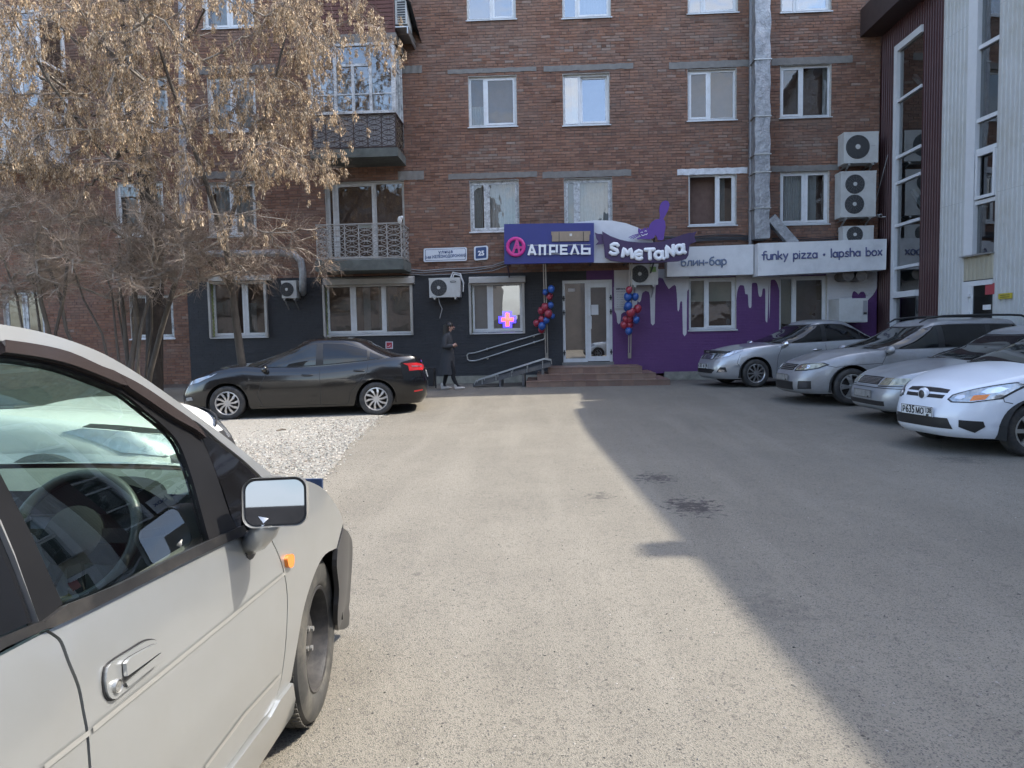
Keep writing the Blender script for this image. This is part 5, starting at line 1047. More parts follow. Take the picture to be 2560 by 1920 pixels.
    for sgn in (1, -1):
        gsd = gside(sgn)
        if 'seal' in c: put('window_seal', gsd, c['seal'], c.get('sealmat', TRIM), .003, GO, .08)
        for k, w_ in enumerate(c['windows']): put('side_window', gsd, w_, c.get('glass_s', (CGL, CGD, CGD))[min(k, 2)], .0055, GO, .08)
        sd_ = side(sgn)
        for ln in c['seams']: ribbon(sd_, ln, .008, .0015, OUT).build('panel_seam', TRIM, root, local=True)
        for (x, z) in c['handles']:
            p = sd_(x, z); b = MB(); b.grid(lambda u, w: (p.x + (u - .5) * .2, p.y + sgn * (.004 + .03 * sin(pi * u) ** .5), p.z + .016 * cos(2 * pi * w) + .004 * u), 8, 8); b.tube([(p.x - .1, p.y + sgn * .01, p.z), (p.x - .05, p.y + sgn * .035, p.z), (p.x + .05, p.y + sgn * .035, p.z), (p.x + .1, p.y + sgn * .01, p.z)], [.01, .016, .016, .01], 8); b.build('door_handle', c.get('handlemat', body_m), root, smooth=1, local=True)
        x, z = c['mirror']; z -= .07; p = V((x, sgn * (hw * .93 + .075), z)); b = MB()
        b.grid(lambda u, w: (p.x + .07 * cos(2 * pi * u) * sin(pi * w) * (1.25 if cos(2 * pi * u) > 0 else .55), p.y + .115 * cos(pi * w), p.z + .075 * sin(2 * pi * u) * sin(pi * w) ** .8), 16, 10, cu=True); mir = b.build('wing_mirror', c.get('mirmat', body_m), root, smooth=3.1, local=True)
        b = MB(); b.bar((x + .02, sgn * (hw * .90), z - .05), (x + .01, sgn * (hw * .93 + .06), z - .04), .06, .04); b.build('mirror_arm', TRIM, mir, local=True)
        wst, wn, wm_ = c['wheels']; yw = sgn * (hw - .105 - c.get('tuck', .015))
        for xw in (0, -wb): wheel(root, xw, yw, wr, sgn, wn, wst, .195, c.get('steer', 0) if xw == 0 else 0, rimmat=wm_)
        for xw in (0, -wb):
            b = MB(); b.grid(lambda u, w: (xw + (ra + .005) * cos(pi * u), sgn * (hw * lerp(.985, .6, w)), wr + (ra + .005) * sin(pi * u) - (.1 if u in (0, 1) else 0)), 18, 1); b.add([(xw + (ra + .01) * cos(pi * k / 12), sgn * hw * .6, wr + (ra + .01) * sin(pi * k / 12)) for k in range(13)] + [(xw - ra, sgn * hw * .6, .15), (xw + ra, sgn * hw * .6, .15)], [tuple(range(15))]); b.build('wheel_arch', LINER, root, local=True)
        for nm, kind, poly, mt, off in c['lamps']: put(nm, front if kind == 'f' else rear if kind == 'r' else sd_, [((a * sgn if kind in 'fr' else a), z_) for a, z_ in poly], mt, off, OUT, .05)
    for nm, kind, poly, mt, off in c['face']: put(nm, front if kind == 'f' else rear, poly, mt, off, OUT, .05)
    b = MB(); b.box(RX + .35, -hw * .62, .2, FX - .35, hw * .62, .5); b.box(-wb + wr + .1, -hw * .93, zr + .01, -wr - .1, hw * .93, zr + .12); b.build('underbody', LINER, root, local=True)
    if 'plate' in c:
        tx, z, x = c['plate']; b = MB(); b.box(x, -.262, z - .058, x + .012, .262, z + .058); pl = b.build('number_plate', c.get('platemat', PLW), root, local=True); b = MB()
        for q in ((-.262, -.058, .262, -.052), (-.262, .052, .262, .058), (-.262, -.052, -.256, .052), (.256, -.052, .262, .052), (.127, -.052, .130, .052)): b.box(x + .0125, q[0], z + q[1], x + .0145, q[2], z + q[3])
        b.build('border', PLK, pl, local=True)
        for s, sz, yy, dz in tx: text(s, sz, (x + .0135, yy, z + dz), PLK, pl, 'characters', rot=(pi / 2, 0, pi / 2), local=True, sx=.82, offset=.0025, extrude=.0015)
    for k, sgn in ((0, 1), (1, 1)):
        a = gfront(.55 - .75 * k, .03); e_ = gfront(-.15 - .62 * k, .09); b = MB(); b.tube([a + V((.02, 0, .005)), (a + e_) / 2 + V((.03, 0, .012)), e_ + V((.012, 0, .008))], .009, 5); b.build('wiper', TRIM, root, local=True)
    if 'extra' in c: c['extra'](root, dict(front=front, rear=rear, side=side, gside=gside, gfront=gfront, zroof=zroof, put=put, OUT=OUT, GO=GO, hw=hw, zsh=zsh))
    return root
def grille_bars(root, front, y0, y1, z0, z1, n, mat, vertical=True, th=.007):
    b = MB()
    for k in range(n):
        t = (k + .5) / n
        if vertical: a, e = front(lerp(y0, y1, t) , z0), front(lerp(y0, y1, t), z1)
        else: pass
        if vertical: b.bar(a + V((.012, 0, 0)), e + V((.008, 0, 0)), th * 2, .012, V((1, 0, 0)))
        else:
            z = lerp(z0, z1, t); pts = [front(lerp(y0, y1, j / 8), z) + V((.01, 0, 0)) for j in range(9)]; b.tube(pts, th, 5)
    b.build('grille_bar', mat, root, local=True)
GRP = 'cars parked nose out along the clad building'
SILV = paint('paint_silver', (.40, .41, .43), .55, .30, .2, (.30, .29, .27)); DUSTY = paint('paint_dusty_silver', (.30, .305, .32), .4, .42, .75, (.21, .20, .185)); GREYS = paint('paint_grey_silver', (.33, .345, .365), .45, .36, .45, (.24, .235, .22)); WHITEP = paint('paint_white', (.66, .69, .75), 0, .3, .12, (.5, .5, .5)); BLACKP = paint('paint_black', (.003, .003, .004), .0, .16, .04, (.02, .019, .017))
PL = lambda a, b_, c_, d: [(a, .10, -.215, -.006), (b_, .128, -.105, 0), (c_, .10, .055, -.006), (d, .082, .196, .012), ('RUS', .028, .185, -.04)]
def g_(c): return gz(c[0], c[1])
# --- black sedan on the gravel
make_car(dict(name='sedan', label='glossy black sedan parked sideways on the gravel before the black wall', loc=(-6.03, 13.63, 0), rz=pi + radians(10.2), mat=BLACKP, fo=.93, wb=2.70, ro=.99, hw=.885, wr=.318, zr=.2, tuck=.0,
    sh=[(-3.69, 1.0), (-3.55, 1.09), (-3.15, 1.095), (-2.75, 1.05), (-2.3, 1.0), (-1.6, .95), (-.6, .95), (-.2, .98), (.3, .925), (.7, .825), (.93, .70)], gf=[(0, -.16), (.25, -.42), (.5, -.70), (.75, -.98), (1, -1.28)], gr=[(0, -3.45), (.25, -3.24), (.5, -3.05), (.75, -2.86), (1, -2.62)], roof=[(-3.0, 1.30), (-2.6, 1.41), (-2.15, 1.47), (-1.75, 1.485), (-1.4, 1.455), (-1.1, 1.385)],
    seal=[(-.60, .05), (-2.95, .09), (-2.8, .35), (-2.45, .72), (-2.15, .9), (-1.5, .92), (-1.2, .78), (-.85, .42)], windows=[[(-.70, .08), (-1.60, .1), (-1.62, .86), (-1.42, .86), (-1.15, .66), (-.9, .38)], [(-1.74, .1), (-2.55, .13), (-2.55, .62), (-2.3, .78), (-2.1, .85), (-1.74, .87)], [(-2.60, .14), (-2.86, .15), (-2.76, .34), (-2.60, .54)]],
    seams=[[(-.72, .92), (-.62, .7), (-.55, .45), (-.62, .26)], [(-1.68, .95), (-1.68, .26)], [(-2.62, 1.0), (-2.55, .8), (-2.36, .62), (-2.22, .45), (-2.2, .26)], [(-.55, .24), (-2.2, .24)]], handles=[(-1.45, .80), (-2.42, .86)], mirror=(-.72, 1.0), wheels=('twist', 10, ALLOY), steer=0,
    lamps=[('headlight', 'f', [(.50, .68), (.72, .73), (.86, .81), (.93, .87), (.91, .81), (.84, .71), (.7, .64)], LAMP, .004), ('tail_light', 's', [(-3.26, .975), (-3.38, .91), (-3.50, .845), (-3.62, .825), (-3.64, .95), (-3.52, .98)], REDL, .006), ('tail_light', 'r', [(.5, .86), (.86, .83), (.86, .95), (.52, .94)], REDL, .006), ('tail_light_strip', 's', [(-3.42, .905), (-3.62, .895), (-3.62, .915), (-3.42, .925)], CHR, .009), ('reflector', 's', [(-3.42, .42), (-3.58, .44), (-3.58, .46), (-3.42, .45)], REDL, .004), ('fog_light', 'f', [(.68, .36), (.8, .38), (.78, .44), (.68, .42)], LAMP, .004)],
    face=[('grille', 'f', [(-.45, .58), (.45, .58), (.5, .66), (-.5, .66)], TRIM, .004), ('intake', 'f', [(-.6, .28), (.6, .28), (.5, .46), (-.5, .46)], TRIM, .004), ('rear_plate', 'r', [(-.28, .68), (.28, .68), (.28, .8), (-.28, .8)], PLW, .012)]))
# --- silver sedan with upright chrome grille
def ex1(root, k):
    grille_bars(root, k['front'], -.40, .40, .64, .745, 17, CHR); b = MB(); b.tube([k['front'](y, .75) + V((.012, 0, 0)) for y in (-.42, -.2, 0, .2, .42)], .01, 6); b.build('grille_trim', CHR, root, local=True)
    k['put']('bonnet_deflector', k['front'], [(-.72, .765), (.72, .765), (.8, .81), (.6, .835), (-.6, .835), (-.8, .81)], BLK, .025)
    text('PREMIO', .05, k['front'](0, .80) + V((.06, 0, .0)), STEEL, root, 'lettering', rot=(pi / 2 - .5, 0, pi / 2), local=True)
c1 = (4.55, 17.0)
make_car(dict(name='sedan', label='silver sedan with upright chrome grille nearest the purple wall', group=GRP, loc=(*c1, g_(c1)), rz=pi + radians(10), mat=SILV, fo=.90, wb=2.70, ro=1.0, hw=.85, wr=.315, zr=.19, tuck=0.0,
    sh=[(-3.70, .98), (-3.4, 1.02), (-2.7, 1.02), (-1.6, .98), (-.7, .96), (-.3, .94), (.2, .89), (.6, .82), (.9, .74)], gf=[(0, -.32), (.25, -.56), (.5, -.83), (.75, -1.12), (1, -1.45)], gr=[(0, -3.3), (.25, -3.1), (.5, -2.92), (.75, -2.74), (1, -2.5)], roof=[(-3, 1.26), (-2.5, 1.41), (-2.1, 1.475), (-1.75, 1.485), (-1.4, 1.44), (-1, 1.33)],
    seal=[(-.60, .05), (-2.95, .08), (-2.8, .3), (-2.45, .72), (-2.15, .9), (-1.5, .92), (-1.2, .78), (-.85, .42)], windows=[[(-.66, .08), (-1.60, .1), (-1.62, .86), (-1.42, .86), (-1.15, .66), (-.9, .38)], [(-1.72, .1), (-2.52, .12), (-2.52, .64), (-2.3, .78), (-2.1, .85), (-1.72, .87)], [(-2.57, .13), (-2.86, .15), (-2.76, .34), (-2.57, .56)]],
    seams=[[(-.6, .95), (-.5, .7), (-.48, .3)], [(-1.67, .96), (-1.67, .26)], [(.4, .75), (.42, .55), (.33, .45)]], handles=[(-1.45, .82), (-2.4, .85)], handlemat=CHR, mirror=(-.68, 1.03), mirmat=CHR, wheels=('spoke', 10, ALLOY), glass_s=(CGD, CGD, CGD),
    lamps=[('headlight', 'f', [(.50, .63), (.66, .67), (.80, .70), (.90, .83), (.85, .84), (.70, .78), (.55, .74)], LAMP, .006), ('fog_surround', 'f', [(.62, .34), (.80, .35), (.78, .46), (.70, .46)], TRIM, .003), ('fog_light', 'f', [(.66, .345), (.79, .355), (.75, .41), (.68, .40)], CHR, .006), ('headlight_reflector', 'f', [(.70, .69), (.78, .71), (.83, .79), (.74, .77)], CHR, .009)],
    face=[('grille', 'f', [(-.42, .63), (.42, .63), (.48, .76), (-.48, .76)], TRIM, .004), ('intake', 'f', [(-.48, .32), (.48, .32), (.58, .40), (.42, .42), (-.42, .42), (-.58, .40)], TRIM, .004)],
    plate=(PL('К', '181', 'АК', '138'), .475, .905), extra=ex1))
# --- dusty silver estate with roof rails
def ex2(root, k):
    for s in (1, -1):
        b = MB(); pts = [(x, s * k['hw'] * .62, k['zroof'](x) + .055 - (.05 if i in (0, 8) else 0)) for i, x in enumerate((-1.35, -1.5, -1.8, -2.1, -2.4, -2.7, -3.0, -3.2, -3.35))]; b.tube(pts, [.012] + [.02] * 7 + [.012], 8); b.build('roof_rail', TRIM, root, smooth=1, local=True)
    grille_bars(root, k['front'], -.30, .30, .61, .70, 3, STEEL, False, .006)
c2 = (5.3, 13.57)
make_car(dict(name='estate_car', label='dusty silver estate car with black roof rails, second from the purple wall', group=GRP, loc=(*c2, g_(c2)), rz=pi + radians(4), mat=DUSTY, fo=.90, wb=2.6, ro=.95, hw=.85, wr=.32, zr=.19, tuck=0.0,
    sh=[(-3.55, .98), (-3.3, 1.0), (-2.6, .98), (-1.6, .96), (-.7, .95), (-.3, .93), (.2, .87), (.55, .78), (.9, .70)], gf=[(0, -.28), (.25, -.52), (.5, -.80), (.75, -1.08), (1, -1.38)], gr=[(0, -3.5), (.5, -3.38), (1, -3.2)], roof=[(-3.5, 1.44), (-3.0, 1.475), (-2.2, 1.48), (-1.7, 1.47), (-1.38, 1.42), (-1, 1.32)],
    seal=[(-.56, .05), (-3.3, .06), (-3.1, .86), (-2.2, .9), (-1.5, .9), (-1.15, .74), (-.85, .42)], windows=[[(-.62, .08), (-1.56, .09), (-1.58, .86), (-1.38, .86), (-1.12, .66), (-.88, .38)], [(-1.68, .09), (-2.42, .1), (-2.45, .85), (-1.68, .87)], [(-2.52, .1), (-3.2, .1), (-3.05, .82), (-2.55, .84)]],
    seams=[[(-.6, .94), (-.5, .7), (-.48, .3)], [(-1.63, .96), (-1.63, .26)], [(.5, .70), (.3, .66), (.1, .69), (-.5, .72)]], handles=[(-1.42, .8), (-2.3, .82)], handlemat=TRIM, mirror=(-.66, 1.02), wheels=('pair', 5, STEEL),
    lamps=[('headlight_rim', 'f', [(.40, .585), (.68, .60), (.82, .64), (.885, .71), (.84, .745), (.6, .725), (.46, .71), (.40, .66)], TRIM, .003), ('headlight', 'f', [(.42, .60), (.66, .615), (.80, .65), (.865, .71), (.82, .73), (.6, .71), (.48, .695)], LAMPY, .006), ('headlight_reflector', 'f', [(.48, .63), (.54, .62), (.58, .655), (.55, .69), (.49, .68)], CHR, .009), ('headlight_reflector', 'f', [(.62, .63), (.70, .64), (.72, .68), (.66, .70)], CHR, .009), ('fog_surround', 'f', [(.58, .27), (.78, .28), (.78, .42), (.6, .42)], TRIM, .003), ('fog_light', 'f', [(.62, .29), (.74, .30), (.74, .40), (.63, .40)], M('fog_dark', (.05, .05, .055), .2, coat=.5), .006)],
    face=[('grille', 'f', [(-.33, .60), (.33, .60), (.36, .71), (-.36, .71)], TRIM, .004), ('intake', 'f', [(-.46, .25), (.46, .25), (.46, .40), (-.46, .40)], TRIM, .003)],
    platemat=M('plate_dirty', (.24, .235, .225), .7, var=.3, vs=15), plate=(PL('', '', '', ''), .47, .905), extra=ex2))
# --- grey silver older sedan
def ex3(root, k): grille_bars(root, k['front'], -.34, .34, .585, .675, 5, STEEL, False, .006)
c3 = (5.70, 11.2)
make_car(dict(name='sedan', label='older grey silver sedan wedged between the estate and the white car', group=GRP, loc=(*c3, g_(c3)), rz=pi + radians(2), mat=GREYS, fo=.84, wb=2.465, ro=.95, hw=.845, wr=.30, zr=.19,
    sh=[(-3.41, .93), (-3.1, .96), (-2.4, .96), (-1.5, .93), (-.7, .92), (-.3, .89), (.2, .83), (.55, .76), (.84, .685)], gf=[(0, -.26), (.25, -.5), (.5, -.76), (.75, -1.04), (1, -1.34)], gr=[(0, -3.05), (.5, -2.72), (1, -2.35)], roof=[(-2.8, 1.2), (-2.3, 1.36), (-1.9, 1.395), (-1.6, 1.39), (-1.3, 1.34), (-1, 1.26)], nf=4.6,
    seal=[(-.55, .05), (-2.75, .07), (-2.3, .86), (-1.4, .9), (-1.1, .74), (-.82, .42)], windows=[[(-.6, .08), (-1.5, .09), (-1.52, .86), (-1.34, .86), (-1.08, .66), (-.85, .38)], [(-1.6, .09), (-2.6, .1), (-2.25, .82), (-1.6, .86)]],
    seams=[[(-.58, .9), (-.5, .6), (-.48, .3)], [(-1.55, .93), (-1.55, .26)]], handles=[(-1.38, .78), (-2.2, .79)], mirror=(-.80, .98), wheels=('spoke', 5, STEEL),
    lamps=[('headlight', 'f', [(.42, .575), (.62, .575), (.66, .68), (.46, .675)], LAMPY, .006), ('turn_signal', 'f', [(.635, .575), (.86, .59), (.84, .68), (.675, .68)], LAMPY, .006), ('headlight_trim', 'f', [(.40, .55), (.88, .56), (.88, .572), (.40, .562)], TRIM, .004)],
    face=[('grille', 'f', [(-.37, .575), (.37, .575), (.39, .685), (-.39, .685)], TRIM, .004), ('intake', 'f', [(-.62, .27), (.62, .27), (.62, .34), (-.62, .34)], TRIM, .003), ('bumper_groove', 'f', [(-.92, .525), (.92, .525), (.92, .535), (-.92, .535)], TRIM, .003)],
    platemat=MATS['plate_dirty'], plate=(PL('', '', '', ''), .43, .845), extra=ex3))
# --- white compact at the right edge
def ex4(root, k):
    f = k['front']; p = f(0, .665); b = MB(); m4 = Matrix.Translation(p + V((.012, 0, 0))) @ Matrix.Rotation(pi / 2, 4, 'Y'); b.lathe([(.001, .03), (.05, .026), (.075, .012), (.08, -.02)], 20, m4); e = b.build('badge_boss', WHITEP, root, smooth=.9, local=True)
    b = MB(); b.lathe([(.001, .036), (.035, .034), (.05, .026)], 16, m4); b.build('badge', M('badge_grey', (.05, .05, .05), .3), e, smooth=.9, local=True)
c4 = (5.22, 8.87)
make_car(dict(name='compact_car', label='white compact car with plate P635MO138 at the right edge', group=GRP, loc=(*c4, 0), rz=pi + radians(11), mat=WHITEP, fo=.80, wb=2.37, ro=.98, hw=.835, wr=.295, zr=.2, steer=-.12,
    sh=[(-3.35, 1.0), (-3.0, 1.04), (-2.3, 1.04), (-1.4, 1.02), (-.6, 1.0), (-.25, .97), (.15, .915), (.5, .835), (.8, .745)], gf=[(0, -.12), (.25, -.42), (.5, -.74), (.75, -1.06), (1, -1.38)], gr=[(0, -3.0), (.5, -2.72), (1, -2.4)], roof=[(-2.9, 1.3), (-2.4, 1.46), (-2.0, 1.51), (-1.65, 1.51), (-1.35, 1.47), (-1, 1.38)], nf=3.6, glass_f=M('car_glass_light', (.02, .022, .021), .03, spec=.9),
    crown=[(-3.35, .02), (-2.4, .03), (-.5, .06), (.3, .07), (.7, .05), (.8, .01)], fpr=[(0, -.09), (.1, -.02), (.25, 0), (.45, 0), (.6, -.025), (.75, -.05), (.9, -.10), (1, -.17)],
    seal=[(-.45, .05), (-2.7, .07), (-2.3, .86), (-1.45, .9), (-1.1, .72), (-.75, .36)], windows=[[(-.5, .08), (-1.5, .09), (-1.52, .86), (-1.4, .86), (-1.1, .66), (-.8, .36)], [(-1.6, .09), (-2.55, .1), (-2.25, .82), (-1.6, .86)]],
    seams=[[(-.5, .98), (-.42, .6), (-.4, .3)], [(-1.55, 1.0), (-1.55, .26)], [(.36, .70), (.33, .62), (.24, .6)]], handles=[(-1.38, .85), (-2.2, .86)], mirror=(-.95, 1.08), wheels=('spoke', 7, STEEL),
    lamps=[('headlight_rim', 'f', [(.44, .63), (.50, .60), (.70, .605), (.86, .65), (.935, .80), (.90, .835), (.80, .80), (.62, .735), (.48, .685)], TRIM, .003), ('headlight', 'f', [(.47, .635), (.52, .612), (.70, .615), (.85, .66), (.922, .80), (.90, .822), (.80, .785), (.62, .722), (.5, .675)], LAMP, .007), ('turn_signal', 'f', [(.68, .625), (.78, .645), (.80, .70), (.70, .685)], AMB, .010), ('headlight_reflector', 'f', [(.74, .72), (.78, .705), (.84, .72), (.875, .765), (.84, .785), (.78, .765)], CHR, .011), ('headlight_reflector', 'f', [(.53, .645), (.60, .635), (.64, .66), (.62, .69), (.55, .675)], CHR, .011), ('fog_recess', 'f', [(.62, .33), (.74, .27), (.80, .34), (.79, .40), (.62, .41)], TRIM, .004)],
    face=[('grille', 'f', [(-.40, .70), (.40, .70), (.40, .735), (.2, .745), (-.2, .745), (-.40, .735)], TRIM, .004), ('grille', 'f', [(-.36, .635), (.36, .635), (.38, .675), (-.38, .675)], TRIM, .004), ('intake', 'f', [(-.56, .30), (.56, .30), (.5, .42), (-.5, .42)], TRIM, .004)],
    plate=(PL('Р', '635', 'МО', '138'), .475, .805), extra=ex4))
# --- white hatchback ahead of the foreground car
HB = dict(name='hatchback', label='white hatchback standing on the gravel beyond the windscreen of the foreground car', loc=(-3.52, 5.62, .012), rz=radians(-2), mat=paint('paint_white_warm', (.72, .72, .70), 0, .3, .1, (.5, .48, .44)), fo=.88, wb=2.5, ro=.75, hw=.86, wr=.31,
    sh=[(-3.25, 1.0), (-2.9, 1.02), (-1.6, 1.0), (-.6, .98), (-.25, .95), (.2, .90), (.6, .82), (.88, .70)], gf=[(0, -.15), (.5, -.72), (1, -1.35)], gr=[(0, -3.1), (.5, -2.95), (1, -2.7)], roof=[(-3, 1.36), (-2.6, 1.47), (-2.0, 1.5), (-1.6, 1.49), (-1.3, 1.44), (-1, 1.36)], nf=3.4,
    seal=[(-.5, .05), (-2.8, .07), (-2.5, .86), (-1.45, .9), (-1.1, .72), (-.75, .36)], windows=[[(-.55, .08), (-1.5, .09), (-1.52, .86), (-1.4, .86), (-1.1, .66), (-.82, .36)], [(-1.6, .09), (-2.6, .1), (-2.4, .82), (-1.6, .86)]], seams=[[(-.5, .95), (-.42, .6), (-.4, .3)]], handles=[(-1.38, .82)], mirror=(-.9, 1.05), wheels=('spoke', 5, ALLOY),
    lamps=[('headlight', 'f', [(.40, .62), (.60, .60), (.80, .66), (.92, .82), (.88, .84), (.7, .78), (.5, .74)], LAMP, .006), ('headlight_rim', 'f', [(.38, .72), (.5, .75), (.7, .79), (.88, .85), (.86, .87), (.66, .82), (.4, .76)], TRIM, .004)],
    face=[('grille', 'f', [(-.6, .45), (.6, .45), (.55, .68), (-.55, .68)], TRIM, .004), ('bumper', 'f', [(-.9, .25), (.9, .25), (.9, .42), (-.9, .42)], TRIM, .004)])
make_car(HB); HB.update(loc=(3.2, -6.2, 0), rz=pi, label='white hatchback behind the viewer, seen only as a reflection in the glass door'); make_car(HB)
# ================================================================ silver car in the foreground
FC = thing('compact_minivan', 'silver car close on the left with open view through its side window', 'car', (-1.71, 1.3, 0))
XC = -1.71
def prof(z): return interp(z, [(.12, -.07), (.22, -.03), (.35, -.008), (.55, .006), (.72, .004), (.88, -.012), (.97, -.035), (1.10, -.075), (1.3, -.15), (1.5, -.235), (1.7, -.36)])
def XS(Y, z):
    k = max(0, Y - 2.75); return -.862 - .02 * (Y - 2.67) + prof(z) - .28 * min(k, .42) ** 2
def SP(u, v):                                        # pixel -> (Y,z) on the flank
    X = -.87
    for _ in range(14): p = onplane(u, v, (X, 0, 0), (1, 0, 0)); X = .5 * X + .5 * XS(p.y, p.z)
    return (p.y, p.z)
def crs(q):                                         # smooth a traced line of many points
    if len(q) < 6: return list(q)
    out = []
    for i in range(len(q) - 1):
        p0, p1, p2, p3 = (V(q[max(i - 1, 0)]), V(q[i]), V(q[i + 1]), V(q[min(i + 2, len(q) - 1)]))
        for t in (0, .33, .67): out.append(tuple(.5 * ((2 * p1) + (p2 - p0) * t + (2 * p0 - 5 * p1 + 4 * p2 - p3) * t * t + (3 * p1 - p0 - 3 * p2 + p3) * t ** 3)))
    return out + [tuple(q[-1])]
r1 = lambda *q: [SP(a / 2.458, 780 + b / 2.458) for a, b in crs(q)]
r2 = lambda *q: [SP(a / 2.458, 1245 + b / 2.458) for a, b in crs(q)]
fs_ = lambda Y, z: (XS(Y, z), Y, z)
OUTF = (XC, 1.6, .8)
SFP = M('paint_foreground', (.42, .435, .44), .28, .66, var=.03, vs=2, coat=.8, dirt=((.34, .33, .30), .35), ds=1.1)
SFD = SFP
PIL = M('pillar_black', (.010, .010, .011), .3, var=.3, vs=5, spec=.3); VIS = M('visor_brown', (.028, .022, .021), .15, spec=.5); MOLD = M('moulding', (.013, .013, .014), .45, var=.4, vs=14, spec=.3, dirt=((.06, .055, .05), .5), ds=9)
def both(name, b, mat, mirror=True, smooth=.8, parent=None, label=None):
    o = b.build(name, mat, parent or FC, smooth=smooth)
    if label: o['label'] = label
    if mirror:
        b.v = [(2 * XC - x, y, z) for x, y, z in b.v]; b.f = [f[::-1] for f in b.f]; b.build(name, mat, FC, smooth=smooth)
    return o
def panel(name, poly, mat, off=0., res=.07, mirror=True, skirt=.02, label=None): return both(name, patch(fs_, poly, off, res, skirt, OUTF), mat, mirror, label=label)
belt = r2((-60, 960), (270, 803), (700, 605), (1100, 405), (1400, 262), (1480, 238), (1610, 190))
def bz(Y): return interp(Y, sorted(belt))
y_b = r2((300, 805))[0][0]                                       # front edge of the rear door
dre = r2((300, 812), (345, 840), (385, 880), (430, 1000), (490, 1150), (520, 1300), (545, 1440), (562, 1659)); dfe = r2((1628, 195), (1692, 312), (1738, 440), (1763, 600), (1757, 850), (1732, 1080), (1702, 1205), (1655, 1310))
zk = .345
door = [(p[0], min(p[1], bz(p[0]))) for p in dre] + [(dre[-1][0] + .02, .55), (dre[-1][0] + .05, .40), (dre[-1][0] + .09, zk), (dfe[-1][0] - .15, zk - .01)] + dfe[::-1] + [(y, bz(y)) for y in (1.95, 1.8, 1.6, 1.4, 1.25) if y < dfe[0][0]]
panel('front_door', door, SFP, res=.04)
rd = [(p[0] - .008, min(p[1], bz(p[0]))) for p in dre] + [(dre[-1][0] + .012, .55), (dre[-1][0] + .042, .40), (dre[-1][0] + .08, zk), (.75, zk), (.55, .5), (.45, .7), (.35, .95), (.3, 1.0)]
panel('rear_door', rd, SFP)
panel('rear_quarter', [(.29, 1.0), (.34, .95), (.44, .7), (.53, .52), (.50, .64), (.36, .68), (.16, .70), (-.04, .68), (-.2, .55), (-.27, .3), (-.62, .3), (-.7, .6), (-.68, 1.0)], SFP)
# front wing with arch
fend = [(p[0] + .007, p[1]) for p in dfe] + r2((1700, 1240), (1778, 1140), (1800, 1050), (1830, 880), (1862, 700), (1900, 560), (1950, 425), (2000, 345), (2068, 308)) + r2((2100, 185)) + r1((2108, 1300), (2090, 1232), (2042, 1152), (1980, 1082), (1900, 1042), (1800, 1022), (1700, 1004), (1650, 1012)) 
panel('front_wing', fend, SFP)
panel('bumper_corner', r2((2104, 184), (2150, 230), (2162, 330), (2150, 560), (2142, 760), (2120, 800), (2075, 806), (2070, 700), (2078, 560), (2064, 420), (2070, 312)), M('bumper_black', (.018, .018, .02), .4, var=.25, vs=6, coat=.2), .004)
panel('side_skirt', r2((1780, 1135), (1785, 1320), (1560, 1659)) + [(1.2, .19), (.6, .19), (.58, .31), (1.2, .325)] + r2((1400, 1659), (1640, 1345), (1700, 1240)), SFP, .012, skirt=.04)
# roof side and A pillar
top = r1((0, 75), (200, 110), (400, 165), (600, 240), (760, 325), (900, 415), (1050, 520), (1200, 630), (1350, 740), (1500, 860), (1600, 940), (1680, 1008)); inn = r1((1615, 1020), (1500, 912), (1350, 792), (1220, 682), (1150, 648), (1050, 588), (900, 488), (760, 400), (600, 328), (400, 245), (200, 200), (0, 175))
zi0 = inn[-1][1]
panel('roof_side', [(-.62, zi0 - .06), (-.3, zi0 + .0), (.3, zi0 + .015)] [:0] + top + inn + [(.6, zi0 + .012), (.2, zi0 + .012), (-.3, zi0 - .01), (-.66, zi0 - .07), (-.66, zi0 - .02), (-.3, zi0 + .04), (.2, zi0 + .06), (.6, zi0 + .062)], SFP)
# roof, crowned between the two sides
tl = sorted(top); tl = [(-.66, zi0 - .03), (-.3, zi0 + .04), (.2, zi0 + .06), (.6, zi0 + .062)] + [q for q in tl if .62 < q[0] < 1.14]
b = MB(); NV = 16; vs = []
for Y, z in tl:
    xr_ = XS(Y, z)
    for k in range(NV + 1): v = 1 - 2 * k / NV; vs.append((XC + (xr_ - XC) * v, Y + .05 * (1 - v * v) * (Y > 1.0), z - .002 + .05 * (1 - abs(v) ** 2.6)))
b.add(vs, [(i * (NV + 1) + k, i * (NV + 1) + k + 1, (i + 1) * (NV + 1) + k + 1, (i + 1) * (NV + 1) + k) for i in range(len(tl) - 1) for k in range(NV)]); b.build('roof', SFP, FC, smooth=1)
b = MB(); b.box(XC - .62, -.66, .3, XC + .62, -.62, zi0 - .1); b.box(XC - .8, -.72, .3, XC + .8, -.66, .95); b.build('tailgate', SFP, FC)
# windscreen between the pillars
pl_ = [q for q in inn if q[0] > 1.1][::-1]; pl_ = sorted(inn)[1:]; pl_ = [q for q in pl_ if q[0] > 1.12]
b = MB(); vs = []
for Y, z in pl_:
    xr_ = XS(Y, z) - .05
    for k in range(13): v = 1 - 2 * k / 12; vs.append((XC + (xr_ - XC) * v, Y + .13 * (1 - v * v), z + .01 + .02 * (1 - v * v)))
b.add(vs, [(i * 13 + k, i * 13 + k + 1, (i + 1) * 13 + k + 1, (i + 1) * 13 + k) for i in range(len(pl_) - 1) for k in range(12)]); b.build('windscreen', glass('windscreen_green', (.66, .84, .76), .07), FC, smooth=3.1)
